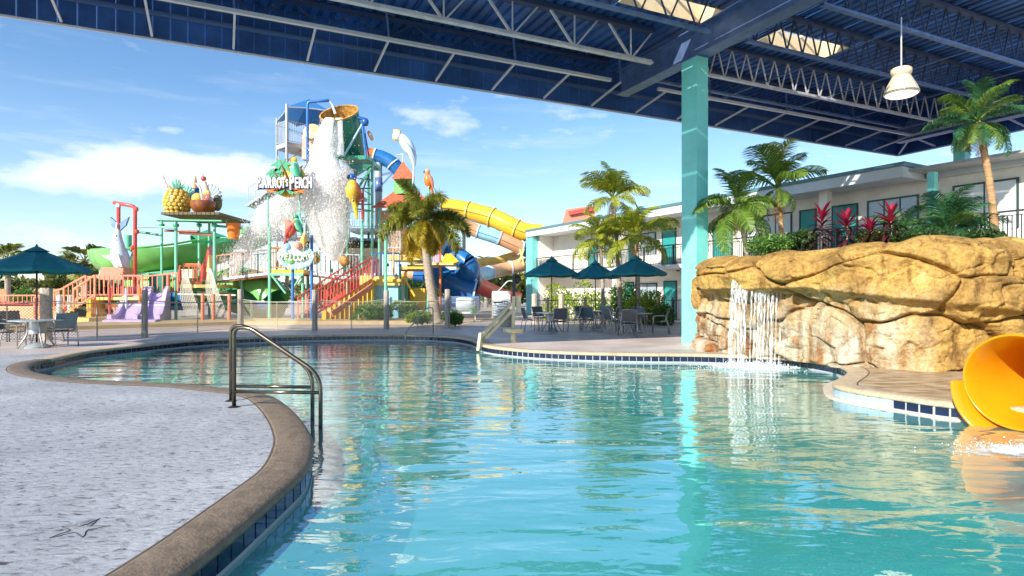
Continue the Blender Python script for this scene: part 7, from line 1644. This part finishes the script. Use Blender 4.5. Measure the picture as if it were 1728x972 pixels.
for (tl, bl, br, tr_) in (((311, 460), (316, 536), (340, 536), (316, 462)), ((352, 452), (362, 534), (386, 536), (356, 454))):
    a, b_, c_, d_ = W(*tl, 32.6), W(*bl, 31.2), W(*br, 30.8), W(*tr_, 32.2); m1 = MB()
    def np_(s_, t): p = a.lerp(d_, s_).lerp(b_.lerp(c_, s_), t); return p + V((.35 * math.sin(PI * t) * (s_ - .8), 0, -.35 * math.sin(PI * t) * s_))
    for i in range(9): m1.tube([np_(i / 8, t / 10) for t in range(11)], .013, 3, False)
    for j in range(27): m1.tube([np_(s_ / 4, j / 26) for s_ in range(5)], .013, 3, False)
    part('net', m1, M['net'], nt_, kind='stuff')
m1 = MB(); m1.bar(W(300, 496, 32), W(398, 498, 32), .08); part('top_rope', m1, M['net'], nt_)
for k in range(3): m1 = MB(); m1.box(W(320 + k * 20, 488 + k * 2, 34), (1.0, 1.0, .12)); part('net_platform', m1, M['paleyellow'] if k != 1 else M['green'], nt_)
# low orange pool wall, hedge and timber fence at the far left
ow = thing('orange_pool_wall', 'low orange and red basin wall behind the left side table', 'wall', W(40, 520, 33))
m1 = MB(); a, b_ = W(-160, 0, 33), W(96, 0, 33); m1.box(((a.x + b_.x) / 2, 33.3, .40), (b_.x - a.x, .5, .8)); part('wall', m1, M['peach'], ow)
m1 = MB(); m1.box(((a.x + b_.x) / 2, 34.6, .55), (b_.x - a.x, .4, 1.0)); part('back_wall', m1, M['red'], ow); rails(ow, W(-150, 0, 34.3) * 1.0, W(96, 0, 34.3), .1, 'red') if False else None
bx_ = V((a.x, 34.2, .95)); by_ = V((b_.x, 34.2, .95)); rails(ow, bx_, by_, .45, 'coral', r_=.03, sp=.25, z0=0)
wf_ = thing('timber_fence', 'brown vertical board fence with green hedge panels at the far left', 'fence', W(40, 523, 46))
for k in range(74):
    u = -95 + k * 3.0; 
    if 12 < u < 58 or 102 < u < 122: continue
    m1 = MB(); p = W(u, 0, 46); m1.box((p.x, 46, .95), (.125, .04, 1.9 + .03 * (k % 3))); part('board', m1, M['wood_fence'], wf_)
bush('hedge', 'clipped green hedge panel between the board fence parts', (W(35, 0, 45.6).x, 45.6, .95), (1.1, .35, .95), 2600, .14, 'bush_green', 91, cat='hedge', stems=False)
bush('hedge', 'short clipped green hedge panel behind the thick stone post', (W(112, 0, 45.6).x, 45.6, .95), (.55, .35, .95), 1500, .14, 'bush_green', 92, cat='hedge', stems=False)
# street lamp style clutter of small coloured pipes on the deck of the park
for (u, mt, v, lb) in ((100, 'bluewhite', 497, 'white bollard at the foot of the coral stairs'), (118, 'bluewhite', 497, 'second white bollard, nearer to the purple slides')):
    m1 = MB(); p = W(u, 0, 31.5); m1.tube([V((p.x, 31.5, 0)), V((p.x, 31.5, 1.35)), V((p.x, 31.5, 1.42))], [.11, .11, .05], 10); solo('bollard', m1, M[mt], lb, 'bollard', smooth='all')
# red awning seen under the right balcony
m1 = MB(); m1.prism([W(1198, 462, 19.5), W(1198, 438, 19.5), W(1222, 434, 19.5), W(1228, 440, 19.5), W(1226, 462, 19.5)], (0, .8, 0)); solo('red_awning', m1, M['red'], 'small red awning seen between the teal column and the rock', 'awning')
